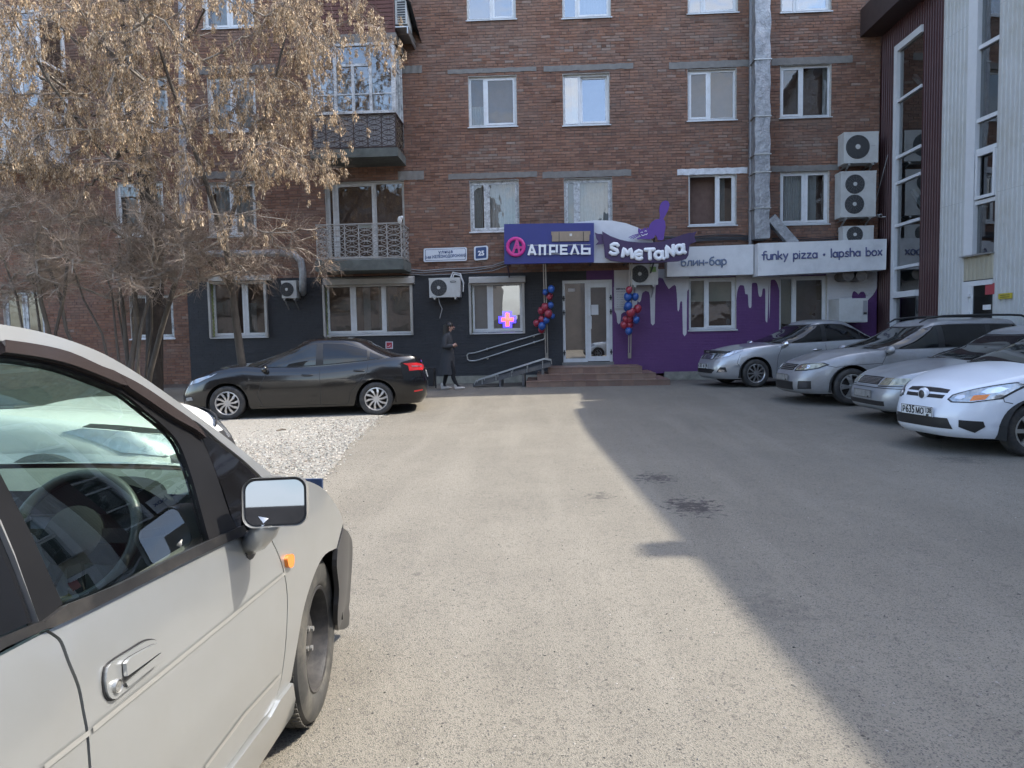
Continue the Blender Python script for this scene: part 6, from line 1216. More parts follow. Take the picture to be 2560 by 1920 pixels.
# black door frame, visor, glass
gtop = r1((0, 275), (200, 300), (400, 345), (600, 420), (760, 490), (900, 600), (1020, 700), (1100, 790), (1150, 900), (1200, 1050), (1240, 1200), (1295, 1400)); grear = r1((395, 1778), (330, 1640), (200, 1350), (0, 962))
gl = gtop + r1((1290, 1432), (850, 1610), (400, 1790)) + grear[1:] + [(grear[-1][0] - .06, grear[-1][1] + .14), (grear[-1][0] - .09, gtop[0][1] - .02)]
panel('door_glass', gl, glass('side_glass', (.80, .86, .82), .085), -.012, skirt=.003)
frame = r1((0, 178), (200, 202), (400, 247), (600, 330), (760, 402), (900, 490), (1050, 590), (1150, 650), (1200, 690), (1260, 800), (1340, 1000), (1420, 1240), (1475, 1330)) + r1((1470, 1350), (1310, 1425)) + gtop[::-1] + [(gtop[0][0] - .12, gtop[0][1] + .005), (gtop[0][0] - .12, gtop[0][1] + .05)]
panel('door_frame', frame, PIL, -.004, .05)
panel('visor', r1((0, 185), (200, 212), (400, 258), (600, 345), (700, 385), (755, 465), (600, 405), (400, 332), (200, 288), (0, 262)), VIS, .012, .05, False); panel('visor', r1((700, 385), (850, 462), (1050, 596), (1180, 690), (1245, 780), (1180, 730), (1050, 660), (900, 560), (770, 475)), VIS, .012, .05, False)
panel('quarter_glass', r1((1225, 690), (1350, 795), (1500, 915), (1612, 1022), (1560, 1030), (1510, 1080), (1495, 1200), (1490, 1320), (1450, 1290), (1390, 1110), (1300, 880)), CGD, -.006, .05)
pil = r1((0, 968), (200, 1356), (330, 1646), (395, 1790)) + r2((260, 770), (232, 750)) + r1((0, 1275)) + [(grear[-1][0] - .10, r1((0, 1275))[0][1] + .25), (grear[-1][0] - .06, grear[-1][1] + .14)]
panel('door_pillar', pil, PIL, -.003, .05)
panel('rear_glass', r1((0, 1290)) + r2((222, 752), (0, 850)) + [(.75, bz(.75) - .01), (.4, 1.02), (.42, 1.2), (.6, 1.36), (grear[-1][0] - .17, gtop[0][1])], CGD, -.008, .08)
panel('seam_trim', r1((0, 1275)) + r2((232, 752), (238, 765)) + r1((-6, 1290)), STEEL, .001, .05, False)
panel('belt_moulding', r2((385, 662), (700, 540), (1100, 345), (1440, 190), (1482, 178), (1486, 236), (1400, 268), (1100, 412), (700, 612), (285, 808), (245, 768)), MOLD, .010, .06); panel('belt_moulding', r2((232, 764), (274, 802), (0, 930)) + [(.75, bz(.75) - .01), (.75, bz(.75) + .035)] + r2((0, 860)), MOLD, .010, .06)
# creases, indicator, handle
for q, m_ in (((260, 1659, 540, 1440), 0), ((560, 1425, 1745, 462), 0)):
    both('body_crease', ribbon(fs_, r2(q[:2], q[2:]), .010, .004, OUTF), M('crease_highlight', (.52, .52, .5), .3, .7), False)  # lighter strip paints in the highlight along the pressed crease
both('body_crease', ribbon(fs_, r2((1255, 1659), (1500, 1330), (1720, 1090)), .012, .003, OUTF), MATS['crease_highlight'], False)
panel('side_indicator', r2((1748, 400), (1745, 375), (1755, 352), (1772, 346), (1786, 356), (1788, 390), (1782, 418), (1765, 430), (1752, 422)), AMB, .012, .02)
gk = r2((622, 1130), (634, 1040), (697, 982), (788, 926), (868, 877), (922, 865), (960, 882), (974, 930), (966, 990), (936, 1044), (884, 1089), (783, 1174), (722, 1222), (685, 1248), (650, 1238), (629, 1195)); panel('handle_gasket', gk, TRIM, .003, .03)
hp = panel('door_handle', r2((628, 1130), (640, 1045), (700, 990), (790, 935), (870, 886), (920, 874), (952, 888), (966, 930), (958, 985), (930, 1035), (880, 1080), (780, 1165), (720, 1212), (685, 1238), (655, 1228), (636, 1190)), SFP, .008, .03)
both('handle_shade', patch(fs_, r2((722, 1020), (760, 980), (900, 905), (930, 902), (945, 925), (945, 990), (920, 1030), (800, 1125), (750, 1165), (728, 1150)), .0095, .03, .004, OUTF), M('pocket_shade', (.03, .03, .03), .5), False, parent=hp)  # dark patch paints in the shadow of the recess under the grip
both('handle_grip', patch(fs_, r2((722, 1022), (760, 982), (900, 906), (930, 903), (944, 925), (946, 945), (730, 1100)), .018, .03, .008, OUTF), SFP, False, parent=hp); both('handle_lip', patch(fs_, r2((738, 1140), (946, 962), (948, 992), (920, 1032), (800, 1128), (752, 1164)), .0125, .03, .004, OUTF), SFP, False, parent=hp)
kc = r2((690, 1155))[0]; p = V(fs_(*kc)); b = MB(); m4 = Matrix.Translation(p) @ Matrix.Rotation(pi / 2, 4, 'Y'); b.lathe([(.001, .012), (.009, .013), (.0095, .009), (.011, .009), (.0125, .014), (.0135, .006)], 20, m4); b.build('key_lock', STEEL, hp, smooth=.7)
# bonnet, nose and cowl
hood = sorted(set([q for q in r1((2108, 1300), (2090, 1232), (2042, 1152), (1980, 1082), (1900, 1042), (1800, 1022), (1700, 1004))])); b = MB(); vs = []
hood = [(hood[0][0] - .12, hood[0][1] + .02)] + hood + [(hood[-1][0] + .1, hood[-1][1] - .2)]
for i, (Y, z) in enumerate(hood):
    xr_ = XS(Y, z) - .0
    for k in range(15): v = 1 - 2 * k / 14; vs.append((XC + (xr_ - XC) * v, Y + (.10 + .12 * i / 8) * (1 - v * v), z - .003 + .035 * (1 - v ** 4) - (.0 if i < len(hood) - 1 else .02)))
b.add(vs, [(i * 15 + k, i * 15 + k + 1, (i + 1) * 15 + k + 1, (i + 1) * 15 + k) for i in range(len(hood) - 1) for k in range(14)]); b.build('bonnet', SFP, FC, smooth=1)
yn = 3.0; b = MB(); b.grid(lambda u, w: (lerp(XC - .78, XC + .78, u), yn + .25 * (1 - (2 * u - 1) ** 2) ** .6, lerp(.2, .62, w)), 16, 4); b.build('front_bumper', SFP, FC, smooth=1)
# cabin
DSH = M('dash_grey', (.085, .095, .088), .8, var=.15, vs=20, bump=.1, bs=200); DSD = M('dash_dark', (.013, .014, .014), .8, spec=.2); SEAT = M('seat_cloth', (.10, .105, .095), .9, var=.15, vs=30)
b = MB(); b.grid(lambda u, w: (lerp(XC - .74, XC + .73, u), lerp(2.02, 2.36, w), 1.0 + .03 * sin(pi * w) + .02 * sin(pi * u) - .05 * (w > .95)), 14, 8); b.grid(lambda u, w: (lerp(XC - .74, XC + .73, u), 2.02 + .04 * sin(pi * w), lerp(1.0, .55, w)), 14, 6); b.build('dashboard', DSH, FC, smooth=1)
SX = XC + .38
b = MB(); b.grid(lambda u, w: (SX + .24 * cos(pi * u), lerp(1.97, 2.2, w), .96 + .10 * sin(pi * u) * (1 - .3 * w)), 16, 6); b.grid(lambda u, w: (SX + .24 * cos(pi * u) * w, 1.97, .96 + .10 * sin(pi * u) * w), 16, 4); b.build('instrument_hood', DSD, FC, smooth=1)
m4 = Matrix.Translation((SX, 1.90, .915)) @ Matrix.Rotation(radians(64), 4, 'X')
b = MB(); b.tube([m4 @ V((.178 * cos(k * pi / 24), .178 * sin(k * pi / 24), 0)) for k in range(48)], .0155, 10, closed=True); sw = b.build('steering_wheel', M('wheel_leather', (.045, .048, .042), .42, var=.2, vs=20), FC, smooth=3.1)
b = MB(); b.lathe([(.001, .03), (.06, .028), (.085, .01), (.08, -.03)], 24, m4)
for a in (0, pi, -pi / 2 - .3, -pi / 2 + .3): b.bar(m4 @ V((.07 * cos(a), .07 * sin(a), 0)), m4 @ V((.172 * cos(a), .172 * sin(a), 0)), .04, .015, m4.to_3x3() @ V((0, 0, 1)))
b.build('wheel_hub', DSD, sw, smooth=.8); b = MB(); b.cyl((SX, 1.93, .89), (SX, 2.06, .83), .05, n=12); b.build('steering_column', DSD, FC); b = MB(); b.bar((SX + .06, 1.96, .89), (SX + .24, 1.93, .92), .018, .022); b.bar((SX - .06, 1.96, .89), (SX - .24, 1.93, .92), .018, .022); b.build('stalk', DSD, FC)
b = MB(); b.box(SX - .20, 2.0, .90, SX - .12, 2.01, .945); b.build('radio_display', M('display', (.25, .28, .33), .3), FC)
for sx in (SX, XC - .38):
    b = MB(); b.grid(lambda u, w: (sx + .24 * cos(2 * pi * u) * abs(cos(2 * pi * u)) ** -.4, 1.0 + .07 * sin(2 * pi * u) - .18 * w, lerp(.42, 1.02, w)), 20, 6, cu=True); b.ball((sx, .80, 1.13), (.13, .05, .10), 14, 8); b.grid(lambda u, w: (sx + .25 * cos(2 * pi * u), 1.25 + .27 * sin(2 * pi * u), .43 + .05 * sin(pi * w)), 20, 3, cu=True); b.build('seat', SEAT, FC, smooth=1.2)
b = MB(); b.box(XC - .8, -.55, .22, XC + .8, 2.3, .3); b.box(XC - .70, 2.26, .3, XC + .70, 2.3, .97); b.build('floor_pan', DSD, FC)
b = MB(); b.grid(lambda u, w: (XS(lerp(.9, 2.0, u), lerp(.4, .93, w)) - .07, lerp(.9, 2.0, u), lerp(.4, .93, w)), 8, 4); both('door_trim', b, SEAT)
b = MB(); b.grid(lambda u, w: (lerp(XC - .6, XC + .6, u), lerp(-.5, 1.12, w), interp(lerp(-.5, 1.12, w), tl) - .005 + .02 * sin(pi * u)), 8, 6); b.build('headlining', M('headlining', (.16, .17, .165), .9), FC, smooth=1)
b = MB(); b.box(XC - .09, 1.42, 1.335, XC + .09, 1.45, 1.395); b.build('rear_view_mirror', DSD, FC)
b = MB(); b.grid(lambda u, w: (SX + .2 * (2 * u - 1), lerp(1.22, 1.36, w), lerp(1.455, 1.40, w) - .01 * sin(pi * u)), 6, 3); b.build('sun_visor', M('sunvisor', (.2, .21, .2), .9), FC, smooth=1)
for k in (0, 1): b = MB(); y0, x_ = 2.27, XC + .5 - k * .62; b.tube([(x_, y0, 1.0), (x_ - .3, y0 + .02, 1.015), (x_ - .55, y0 + .01, 1.01)], .009, 5); b.build('wiper', TRIM, FC)
# door mirror
mc = P(686, 1256, 1.86); md = V((-.19, 1, -.149)).normalized(); rx = V((1, .19, 0)).normalized(); uz = rx.cross(md); uz = -uz if uz.z < 0 else uz
def rr_pts(w, h, rad, n=6):
    q = []
    for cx, cy, a0 in ((w - rad, h - rad, 0), (-w + rad, h - rad, 90), (-w + rad, -h + rad, 180), (w - rad, -h + rad, 270)): q += arc(cx, cy, rad, rad, a0, a0 + 90, n)
    return q
b = MB(); W_, H_ = .084, .066; rings = []
for sc, dd, in ((.955, .012), (1., .0), (1.015, .012), (1.0, .045), (.9, .085), (.72, .115), (.4, .13), (.05, .134)):
    rings.append([mc + rx * (a * sc + .012 * (1 - sc)) + uz * (h * sc) + md * dd for a, h in rr_pts(W_, H_, .032)])
k = len(rings[0]); b.add([p for r_ in rings for p in r_], [(i * k + j, i * k + (j + 1) % k, (i + 1) * k + (j + 1) % k, (i + 1) * k + j) for i in range(len(rings) - 1) for j in range(k)]); mir = b.build('door_mirror', SFP, FC, smooth=.9)
b = MB(); q = [mc + rx * (a * .96) + uz * (h * .95) + md * .0105 for a, h in rr_pts(W_, H_, .03)]; b.add(q, [tuple(range(len(q)))]); b.build('mirror_rim', BLK, mir)
b = MB(); q = [mc + rx * (a * .91) + uz * (h * .89) + md * .0085 for a, h in rr_pts(W_, H_, .03)]; b.add(q, [tuple(range(len(q)))]); b.build('mirror_glass', M('mirror', (.22, .24, .27), .015, 1.), mir)
bp_ = V(fs_(*r2((1535, 285))[0])); b = MB(); e0 = mc - uz * (H_ * .9) + md * .05 - rx * .03; 
b.tube([e0 + uz * .02, e0 - uz * .02 - rx * .01, bp_ * .5 + e0 * .5 - uz * .015, bp_ + V((-.01, 0, 0))], [.045, .038, .032, .034], 12); b.build('mirror_stalk', SFP, mir, smooth=3.1); b = MB(); b.tube([bp_ + V((.006, 0, -.003)), bp_ + V((-.02, 0, -.003))], [.040, .042], 14); b.build('stalk_gasket', BLK, mir)
# wheels: black steel rims
def steel_wheel(Y, side, steer=0.):
    x = (-.885 if side > 0 else 2 * XC + .885) - side * .10; r, w = .306, .19; m4 = Matrix.Translation((x, Y, r)) @ Matrix.Rotation(steer, 4, 'Z') @ Matrix.Rotation(side * pi / 2, 4, 'Y')
    b = MB(); b.lathe([(.19, -w / 2), (.26, -w / 2), (.292, -w * .46), (.302, -w * .36), (r, -w * .25), (r, w * .25), (.302, w * .36), (.293, w * .46), (.28, w * .5), (.262, w * .525), (.24, w * .535), (.215, w * .52), (.198, w * .47), (.19, w * .42)], 64, m4); wh = b.build('wheel', M('tyre', (.035, .034, .032), .8, var=.3, vs=14, dirt=((.13, .12, .10), .7), ds=5), FC, smooth=.5)
    b = MB()
    for k in range(72):
        a = 2 * pi * k / 72
        for s, q in ((1, .33), (-1, .33), (1, .12), (-1, .12)): b.bar(m4 @ V((r * cos(a + q * .1), r * sin(a + q * .1), s * w * q)), m4 @ V(((r + .004) * cos(a + q * .1), (r + .004) * sin(a + q * .1), s * w * q)), .018, w * .16, m4.to_3x3() @ V((0, 0, 1)))
    b.build('tread', MATS['tyre'], wh, kind='stuff')
    b = MB(); b.lathe([(.197, w * .47), (.192, w * .49), (.183, w * .47), (.178, w * .38), (.172, w * .1), (.165, -w * .1), (.15, -w * .02), (.135, w * .05), (.105, w * .22), (.085, w * .26), (.06, w * .22), (.04, w * .20), (.036, w * .30), (.001, w * .31)], 48, m4); b.build('rim', M('steel_rim', (.028, .028, .03), .5, .3, var=.3, vs=12, dirt=((.10, .09, .08), .6), ds=6), wh, smooth=.7)
    b = MB()
    for k in range(16): a = 2 * pi * k / 16; c = m4 @ V((.143 * cos(a), .143 * sin(a), w * .035)); b.ball(c, (.009, .014, .014), 8, 5)
    b.build('vent_hole', BLK, wh)
    for k in range(4): a = 2 * pi * k / 4 + .4; b = MB(); b.cyl(m4 @ V((.05 * cos(a), .05 * sin(a), w * .2)), m4 @ V((.05 * cos(a), .05 * sin(a), w * .34)), .011, n=6); b.build('wheel_nut', STEEL, wh)
for s in (1, -1): steel_wheel(2.62, s, .09); steel_wheel(.16, s)
b = MB(); b.grid(lambda u, w: (lerp(-.90, -1.2, w), 2.62 + .36 * cos(pi * u * 1.15 - .2), .31 + .36 * sin(pi * u * 1.15 - .2)), 20, 1); b.add([(-1.2, 2.62 + .37 * cos(pi * k / 10), .31 + .37 * sin(pi * k / 10)) for k in range(11)] + [(-1.2, 2.25, .1), (-1.2, 2.99, .1)], [tuple(range(13))]); both('wheel_arch', b, LINER)
b = MB(); b.box(XC - .72, -.4, .2, XC + .72, 2.25, .24); b.build('underbody', LINER, FC)
# blue board lying beyond the bonnet
bb = thing('blue_board', 'dark blue board standing at the gravel edge behind the silver bonnet', 'board', tuple(G(790, 1290))); q = G(790, 1290); b = MB(); zt = P(780, 1198, q.y).z; x0, x1 = P(700, 1215, q.y).x, P(805, 1215, q.y).x
b.box(x0, q.y, .06, x1, q.y + .03, zt); b.build('panel', M('board_blue', (.008, .03, .085), .45, var=.15), bb)
for xx in (x0 + .05, x1 - .05): b = MB(); b.box(xx - .02, q.y - .06, 0, xx + .02, q.y + .1, .06); b.build('foot', DARKM, bb)
# ================================================================ trees
BARK = M('bark', (.10, .085, .07), .9, var=.35, vs=12, bump=.6, bs=30, stretch=(1, 1, .3)); BARKL = M('bark_light', (.24, .215, .185), .85, var=.3, vs=10, bump=.3, bs=40); TWIG = M('twig', (.20, .155, .125), .85, var=.3, vs=4); SEEDM = M('seed', (.4, .3, .2), .75, attr=True, spec=.25); BUD = M('twig_grey', (.24, .19, .15), .85, var=.3, vs=4)
def in_poly_samples(poly, n, rnd, y0, y1, bias=None):
    us = [p[0] for p in poly]; vs = [p[1] for p in poly]; out = []
    while len(out) < n:
        u, v = rnd.uniform(min(us), max(us)), rnd.uniform(min(vs), max(vs))
        if inside(u, v, poly) and (bias is None or rnd.random() < bias(u, v)): out.append(P(u, v, rnd.uniform(y0, y1)))
    return out
def grow(roots, attr, rnd, sag=.25, lift=.5):
    """connect attractors to the nearest wood; returns paths [(points, parent path, parent index)]"""
    paths = []; pos = []; own = []
    for r in roots:
        paths.append([r, -1, 0]); 
        for i, p in enumerate(r):
            if i > 0: pos.append(p); own.append((len(paths) - 1, i))
    top = sum((r[-1] for r in roots), V((0, 0, 0))) / len(roots); attr = sorted(attr, key=lambda a: (a - top).length)
    A = np.array([tuple(p) for p in pos])
    for a in attr:
        d = A - np.array(tuple(a)); dist = np.sqrt((d ** 2).sum(1)); cost = dist + .6 * np.maximum(0, A[:, 2] - a.z) + .05 * rnd.random(); k = int(cost.argmin()); n = V(A[k]); pi_, ii = own[k]
        pp = paths[pi_][0]; dr = (pp[ii] - pp[max(ii - 1, 0)]); dr = dr.normalized() if dr.length > 1e-6 else V((0, 0, 1)); L = (a - n).length
        c = n + (dr * .35 + V((0, 0, lift)) * .3) * L; m = max(3, int(L / .28)); pts = []
        for i in range(m + 1):
            t = i / m; q = n * (1 - t) ** 2 + c * 2 * t * (1 - t) + a * t * t; w = .05 * L * sin(pi * t); pts.append(q + V((rnd.uniform(-w, w), rnd.uniform(-w, w), rnd.uniform(-w, w) - sag * .12 * L * t * t)))
        paths.append([pts, pi_, ii]); newp = [tuple(p) for p in pts[1:]]; own += [(len(paths) - 1, i) for i in range(1, len(pts))]; A = np.vstack([A, newp])
    return paths
def radii(paths, r0, rtip, power=.5):
    load = [[0] * len(p[0]) for p in paths]
    for k in range(len(paths) - 1, -1, -1):
        pts, par, ii = paths[k]; acc = 1
        for i in range(len(pts) - 1, -1, -1): acc += load[k][i]; load[k][i] = acc
        if par >= 0: load[par][ii] += acc
    mx = max(max(l) for l in load)
    return [[rtip + (r0 - rtip) * (v / mx) ** power for v in l] for l in load]
def twig(b, p, d, L, r, rnd, droop, n=3, seg=4):
    pts = [p]; q = p; d = d.normalized()
    for i in range(seg): d = (d + V((rnd.uniform(-.35, .35), rnd.uniform(-.35, .35), rnd.uniform(-.3, .3) - droop))).normalized(); q = q + d * (L / seg); pts.append(q)
    b.tube(pts, [r * (1 - .7 * i / seg) for i in range(seg + 1)], n, caps=False); return pts
SC = [(.43, .318, .20), (.37, .263, .16), (.49, .375, .25), (.30, .208, .125), (.225, .15, .088), (.55, .435, .31)]
def seeds(b, p, rnd, n, size=1.):
    for _ in range(n):
        z = -rnd.uniform(.0, .15) * size; a = rnd.uniform(0, 6.28); sp = rnd.uniform(.005, .045) * size; c = p + V((sp * cos(a), sp * sin(a), z)); L = rnd.uniform(.035, .055) * size; w = rnd.uniform(.010, .016) * size
        ax = V((rnd.uniform(-.45, .45), rnd.uniform(-.45, .45), -1)).normalized(); s = ax.orthogonal().normalized(); s = (Matrix.Rotation(rnd.uniform(0, 6.28), 3, ax) @ s) * w
        k = V(rnd.choice(SC)) * rnd.uniform(.75, 1.15); b.c = tuple(k); b.add([c - s * .25, c + s * .25, c + ax * L * .75 + s * .6, c + ax * L, c + ax * L * .75 - s * .5], [(0, 1, 2, 3, 4)])
def tree_thing(name, label, base): return thing(name, label, 'tree' if 'tree' in name else 'shrub', tuple(base))
# ---------------- ash-leaved maple hung with dry seeds
rt = random.Random(21)
base = P(606, 930, 16.4); base.z = gz(base.x, base.y)
mp = tree_thing('maple_tree', 'bare maple hung with dry tan seed clusters behind the black sedan', base)
trunk = [base - V((0, 0, .1)), P(604, 905, 16.4), P(592, 820, 16.35), P(580, 720, 16.3), P(562, 600, 16.1), P(520, 470, 15.7), P(470, 330, 15.2), P(420, 190, 14.8), P(380, 60, 14.5)]
lead2 = [trunk[4], P(600, 470, 15.8), P(650, 330, 15.4), P(690, 190, 15.1), P(720, 60, 14.9)]; lead3 = [trunk[3], P(480, 600, 15.9), P(360, 480, 15.4), P(230, 350, 14.8), P(120, 200, 14.2), P(40, 60, 13.8)]
crown = [(-120, -150), (800, -150), (900, -20), (965, 70), (985, 125), (940, 120), (860, 90), (800, 130), (830, 190), (850, 270), (850, 340), (835, 400), (815, 470), (790, 520), (700, 560), (560, 560), (480, 500), (330, 480), (150, 470), (-120, 440)]
def dens(u, v): return (.55 if 230 < v < 480 and 150 < u < 460 else 1.) * (1 if v < 430 else .55)
att = in_poly_samples(crown, 370, rt, 12.6, 16.4, dens) + [P(u, v, 15.2 + .2 * rt.random()) for u, v in ((980, 120), (960, 95), (930, 60), (905, 40), (870, 50), (840, 60))]
low = in_poly_samples([(480, 560), (700, 540), (830, 560), (860, 630), (800, 690), (700, 720), (560, 690), (440, 660)], 46, rt, 14.6, 16.6)
paths = grow([trunk, lead2, lead3], att + low, rt, sag=.5); rad = radii(paths, .095, .0055, .72)
tb = MB(); [tb.tube(paths[k][0], [max(min(max(r, .10 - .014 * i), .11 - .011 * i), .012) if k == 0 else min(r, .055 - .007 * i) if r > .02 else r for i, r in enumerate(rad[k])], 10) for k in (0, 1, 2)]; tb.build('trunk', BARK, mp, smooth=1.2)
bb_ = MB(); tw = MB(); sd = MB(); sd.col = []
for k, (pts, par, ii) in enumerate(paths):
    if k > 2: bb_.tube(pts, [max(rad[k][i], .005) for i in range(len(pts))], 5, caps=False)
    if k < 3: continue
    L = sum((a - c).length for a, c in zip(pts, pts[1:])); tip = pts[-1]; vv = 839 - (tip.z - CH) / tip.y * F; lowz = vv > 520
    for _ in range(int(L * 9) + 7):
        j = rt.randrange(len(pts) - 1); p = pts[j].lerp(pts[j + 1], rt.random()); d = (pts[j + 1] - pts[j]).normalized() + V((rt.uniform(-1, 1), rt.uniform(-1, 1), rt.uniform(-.6, .6)))
        q = twig(tw, p, d, rt.uniform(.25, .7), .0058, rt, .16 if not lowz else .03)
        for _ in range(2): i = rt.randrange(1, len(q)); twig(tw, q[i], d + V((rt.uniform(-1, 1), rt.uniform(-1, 1), rt.uniform(-.8, .5))), rt.uniform(.12, .32), .0038, rt, .12, seg=3)
        if not lowz and rt.random() < (.68 if vv < 440 else .34): seeds(sd, q[-1], rt, rt.randint(28, 46), rt.uniform(.85, 1.4))
        if not lowz and rt.random() < (.36 if vv < 420 else .12): seeds(sd, q[2], rt, rt.randint(20, 34), rt.uniform(.8, 1.25))
    if lowz and rt.random() < .35: seeds(sd, tip, rt, 12, 1.1)
bb_.build('branches', BARKL, mp, smooth=1.2, kind='stuff'); tw.build('twigs', TWIG, mp, kind='stuff'); sd.build('seed_clusters', SEEDM, mp, kind='stuff')
# ---------------- second, thicker trunk left of it
base = P(386, 965, 16.9); base.z = gz(base.x, base.y); t2 = tree_thing('elm_tree', 'thick dark trunked tree in front of the red brick ground floor', base)
tr2 = [base - V((0, 0, .1)), P(386, 900, 16.9), P(387, 800, 16.9), P(388, 700, 16.8), P(380, 560, 16.6), P(360, 400, 16.4), P(330, 220, 16.2), P(310, 60, 16)]
paths = grow([tr2], in_poly_samples([(100, -100), (520, -100), (540, 450), (380, 560), (100, 500)], 60, rt, 15.4, 17.4), rt, sag=.1); rad = radii(paths, .2, .006, .6)
b = MB(); b.tube(tr2, [max(r, .2 - .017 * i) for i, r in enumerate(rad[0])], 12); b.build('trunk', M('bark_dark', (.045, .036, .03), .9, var=.3, vs=8, bump=.6, bs=25), t2, smooth=1.2)
b = MB(); tw = MB()
for k, (pts, par, ii) in enumerate(paths[1:], 1):
    b.tube(pts, [max(r, .005) for r in rad[k]], 5, caps=False)
    for _ in range(10): j = rt.randrange(len(pts)); twig(tw, pts[j], V((rt.uniform(-1, 1), rt.uniform(-1, 1), rt.uniform(-.3, 1))), rt.uniform(.2, .6), .005, rt, .02)
b.build('branches', BARK, t2, kind='stuff'); tw.build('twigs', BUD, t2, kind='stuff')
# ---------------- bare shrubs at the left
def shrub(label, stems, poly, n, y0, y1, seed, dense=15, light=.0):
    rn = random.Random(seed); rts = []; base = None
    for (u, v, Y, top) in stems:
        p = P(u, v, Y); p.z = gz(p.x, p.y) - .05; base = base or p.copy(); q = P(*top); mid = p.lerp(q, .5) + V((rn.uniform(-.15, .15), rn.uniform(-.2, .2), .15)); rts.append([p, p.lerp(mid, .5) + V((rn.uniform(-.05, .05), 0, 0)), mid, mid.lerp(q, .5) + V((rn.uniform(-.1, .1), 0, 0)), q])
    t = tree_thing('bare_shrub', label, base); paths = grow(rts, in_poly_samples(poly, n, rn, y0, y1), rn, sag=-.1, lift=.3); rad = radii(paths, .055, .004, .55)
    b = MB(); tw = MB()
    for k, (pts, par, ii) in enumerate(paths):
        if k < len(rts): 
            s = MB(); s.tube(pts, [max(r, .032 - .004 * i) for i, r in enumerate(rad[k])], 7); s.build('stem', BARK, t, smooth=1.2)
        else: b.tube(pts, [max(r, .0045) for r in rad[k]], 4, caps=False)
        L = sum((a - c).length for a, c in zip(pts, pts[1:]))
        if k < len(rts): continue
        for _ in range(int(L * dense) + dense):
            j = rn.randrange(len(pts) - 1); p = pts[j].lerp(pts[j + 1], rn.random()); d = (pts[j + 1] - pts[j]).normalized() * .6 + V((rn.uniform(-1, 1), rn.uniform(-1, 1), rn.uniform(-.5, 1))); q = twig(tw, p, d, rn.uniform(.18, .5), .0055, rn, .01)
            for _ in range(2): i = rn.randrange(1, len(q)); twig(tw, q[i], d + V((rn.uniform(-1, 1), rn.uniform(-1, 1), rn.uniform(-.6, .9))), rn.uniform(.1, .26), .004, rn, .0, seg=2)
    b.build('branches', BARKL, t, kind='stuff'); tw.build('twigs', BUD, t, kind='stuff'); return t
shrub('tangled bare shrub with many stems behind the silver roof', [(300, 945, 14.2, (250, 640, 14.0)), (312, 945, 14.3, (330, 640, 14.3)), (285, 945, 14.1, (180, 660, 13.8)), (325, 945, 14.4, (390, 660, 14.4)), (270, 945, 14.0, (110, 640, 13.6)), (318, 945, 14.5, (300, 600, 14.6))], [(60, 520), (250, 470), (440, 510), (500, 600), (460, 720), (300, 765), (120, 745), (40, 640)], 115, 12.9, 15.3, 5)
shrub('bare shrub with pale twigs at the left edge of the yard', [(110, 945, 13.6, (90, 660, 13.3)), (130, 945, 13.7, (170, 640, 13.5)), (90, 945, 13.5, (10, 650, 13.1)), (120, 945, 13.8, (60, 600, 13.6)), (40, 945, 13.4, (-60, 640, 13.2))], [(-140, 480), (60, 470), (220, 520), (230, 690), (120, 765), (-20, 775), (-140, 720)], 105, 12.4, 14.8, 6)
shrub('forked bare shrub rising in front of the lone brick wall window', [(352, 935, 15.2, (345, 720, 15.2)), (360, 935, 15.3, (440, 700, 15.0)), (345, 935, 15.2, (300, 690, 15.0)), (356, 935, 15.4, (390, 660, 15.2))], [(280, 640), (380, 560), (520, 540), (640, 580), (690, 640), (600, 700), (480, 730), (330, 720)], 80, 13.8, 16.0, 7)
# ================================================================ walking woman and bin
wp = G(1124, 974); wf = thing('person', 'woman in a long grey coat and white shoes walking right past the ramp', 'person', tuple(wp))
def skin_mesh(joints, edges, sub=2):
    bm = bmesh.new(); sk = bm.verts.layers.skin.verify(); vs = [bm.verts.new(p) for p, r in joints]; [bm.edges.new((vs[a], vs[b])) for a, b in edges]
    for v, (p, r) in zip(vs, joints): v[sk].radius = (r, r)
    vs[0][sk].use_root = True; me = bpy.data.meshes.new('skin'); bm.to_mesh(me); bm.free(); o = bpy.data.objects.new('skin', me); C.objects.link(o); o.modifiers.new('s', 'SKIN'); m = o.modifiers.new('d', 'SUBSURF'); m.levels = sub; m.render_levels = sub
    bpy.context.view_layer.update(); r = bpy.data.meshes.new_from_object(o.evaluated_get(bpy.context.evaluated_depsgraph_get())); bpy.data.objects.remove(o); return r
J = [((-.02, 0, .86), .12), ((-.03, 0, 1.06), .10), ((-.03, 0, 1.22), .09), ((.005, 0, 1.36), .05), ((.03, 0, 1.42), .055), ((.055, 0, 1.50), .085), ((.06, 0, 1.545), .075),
     ((-.02, -.09, .80), .095), ((.12, -.09, .46), .062), ((.10, -.09, .30), .058), ((.20, -.09, .09), .04), ((.33, -.09, .035), .03), ((-.02, .09, .80), .095), ((-.05, .08, .46), .062), ((-.10, .08, .30), .058), ((-.15, .08, .09), .04), ((-.03, .08, .03), .03),
     ((-.04, -.15, 1.25), .048), ((-.07, -.21, 1.03), .05), ((.11, -.17, 1.05), .036), ((.165, -.15, 1.07), .032), ((-.04, .15, 1.25), .048), ((-.06, .21, 1.03), .05), ((.11, .15, 1.03), .036), ((.165, .12, 1.05), .032)]
for k in range(4): J += [((.205, -.165 + k * .014, 1.085 - k * .012), .0085), ((.215 + (.012, .02, .016, .005)[k], -.145 + k * .012, 1.07 - k * .014), .008)]
J += [((.165, -.125, 1.105), .009), ((.195, -.115, 1.10), .008)]
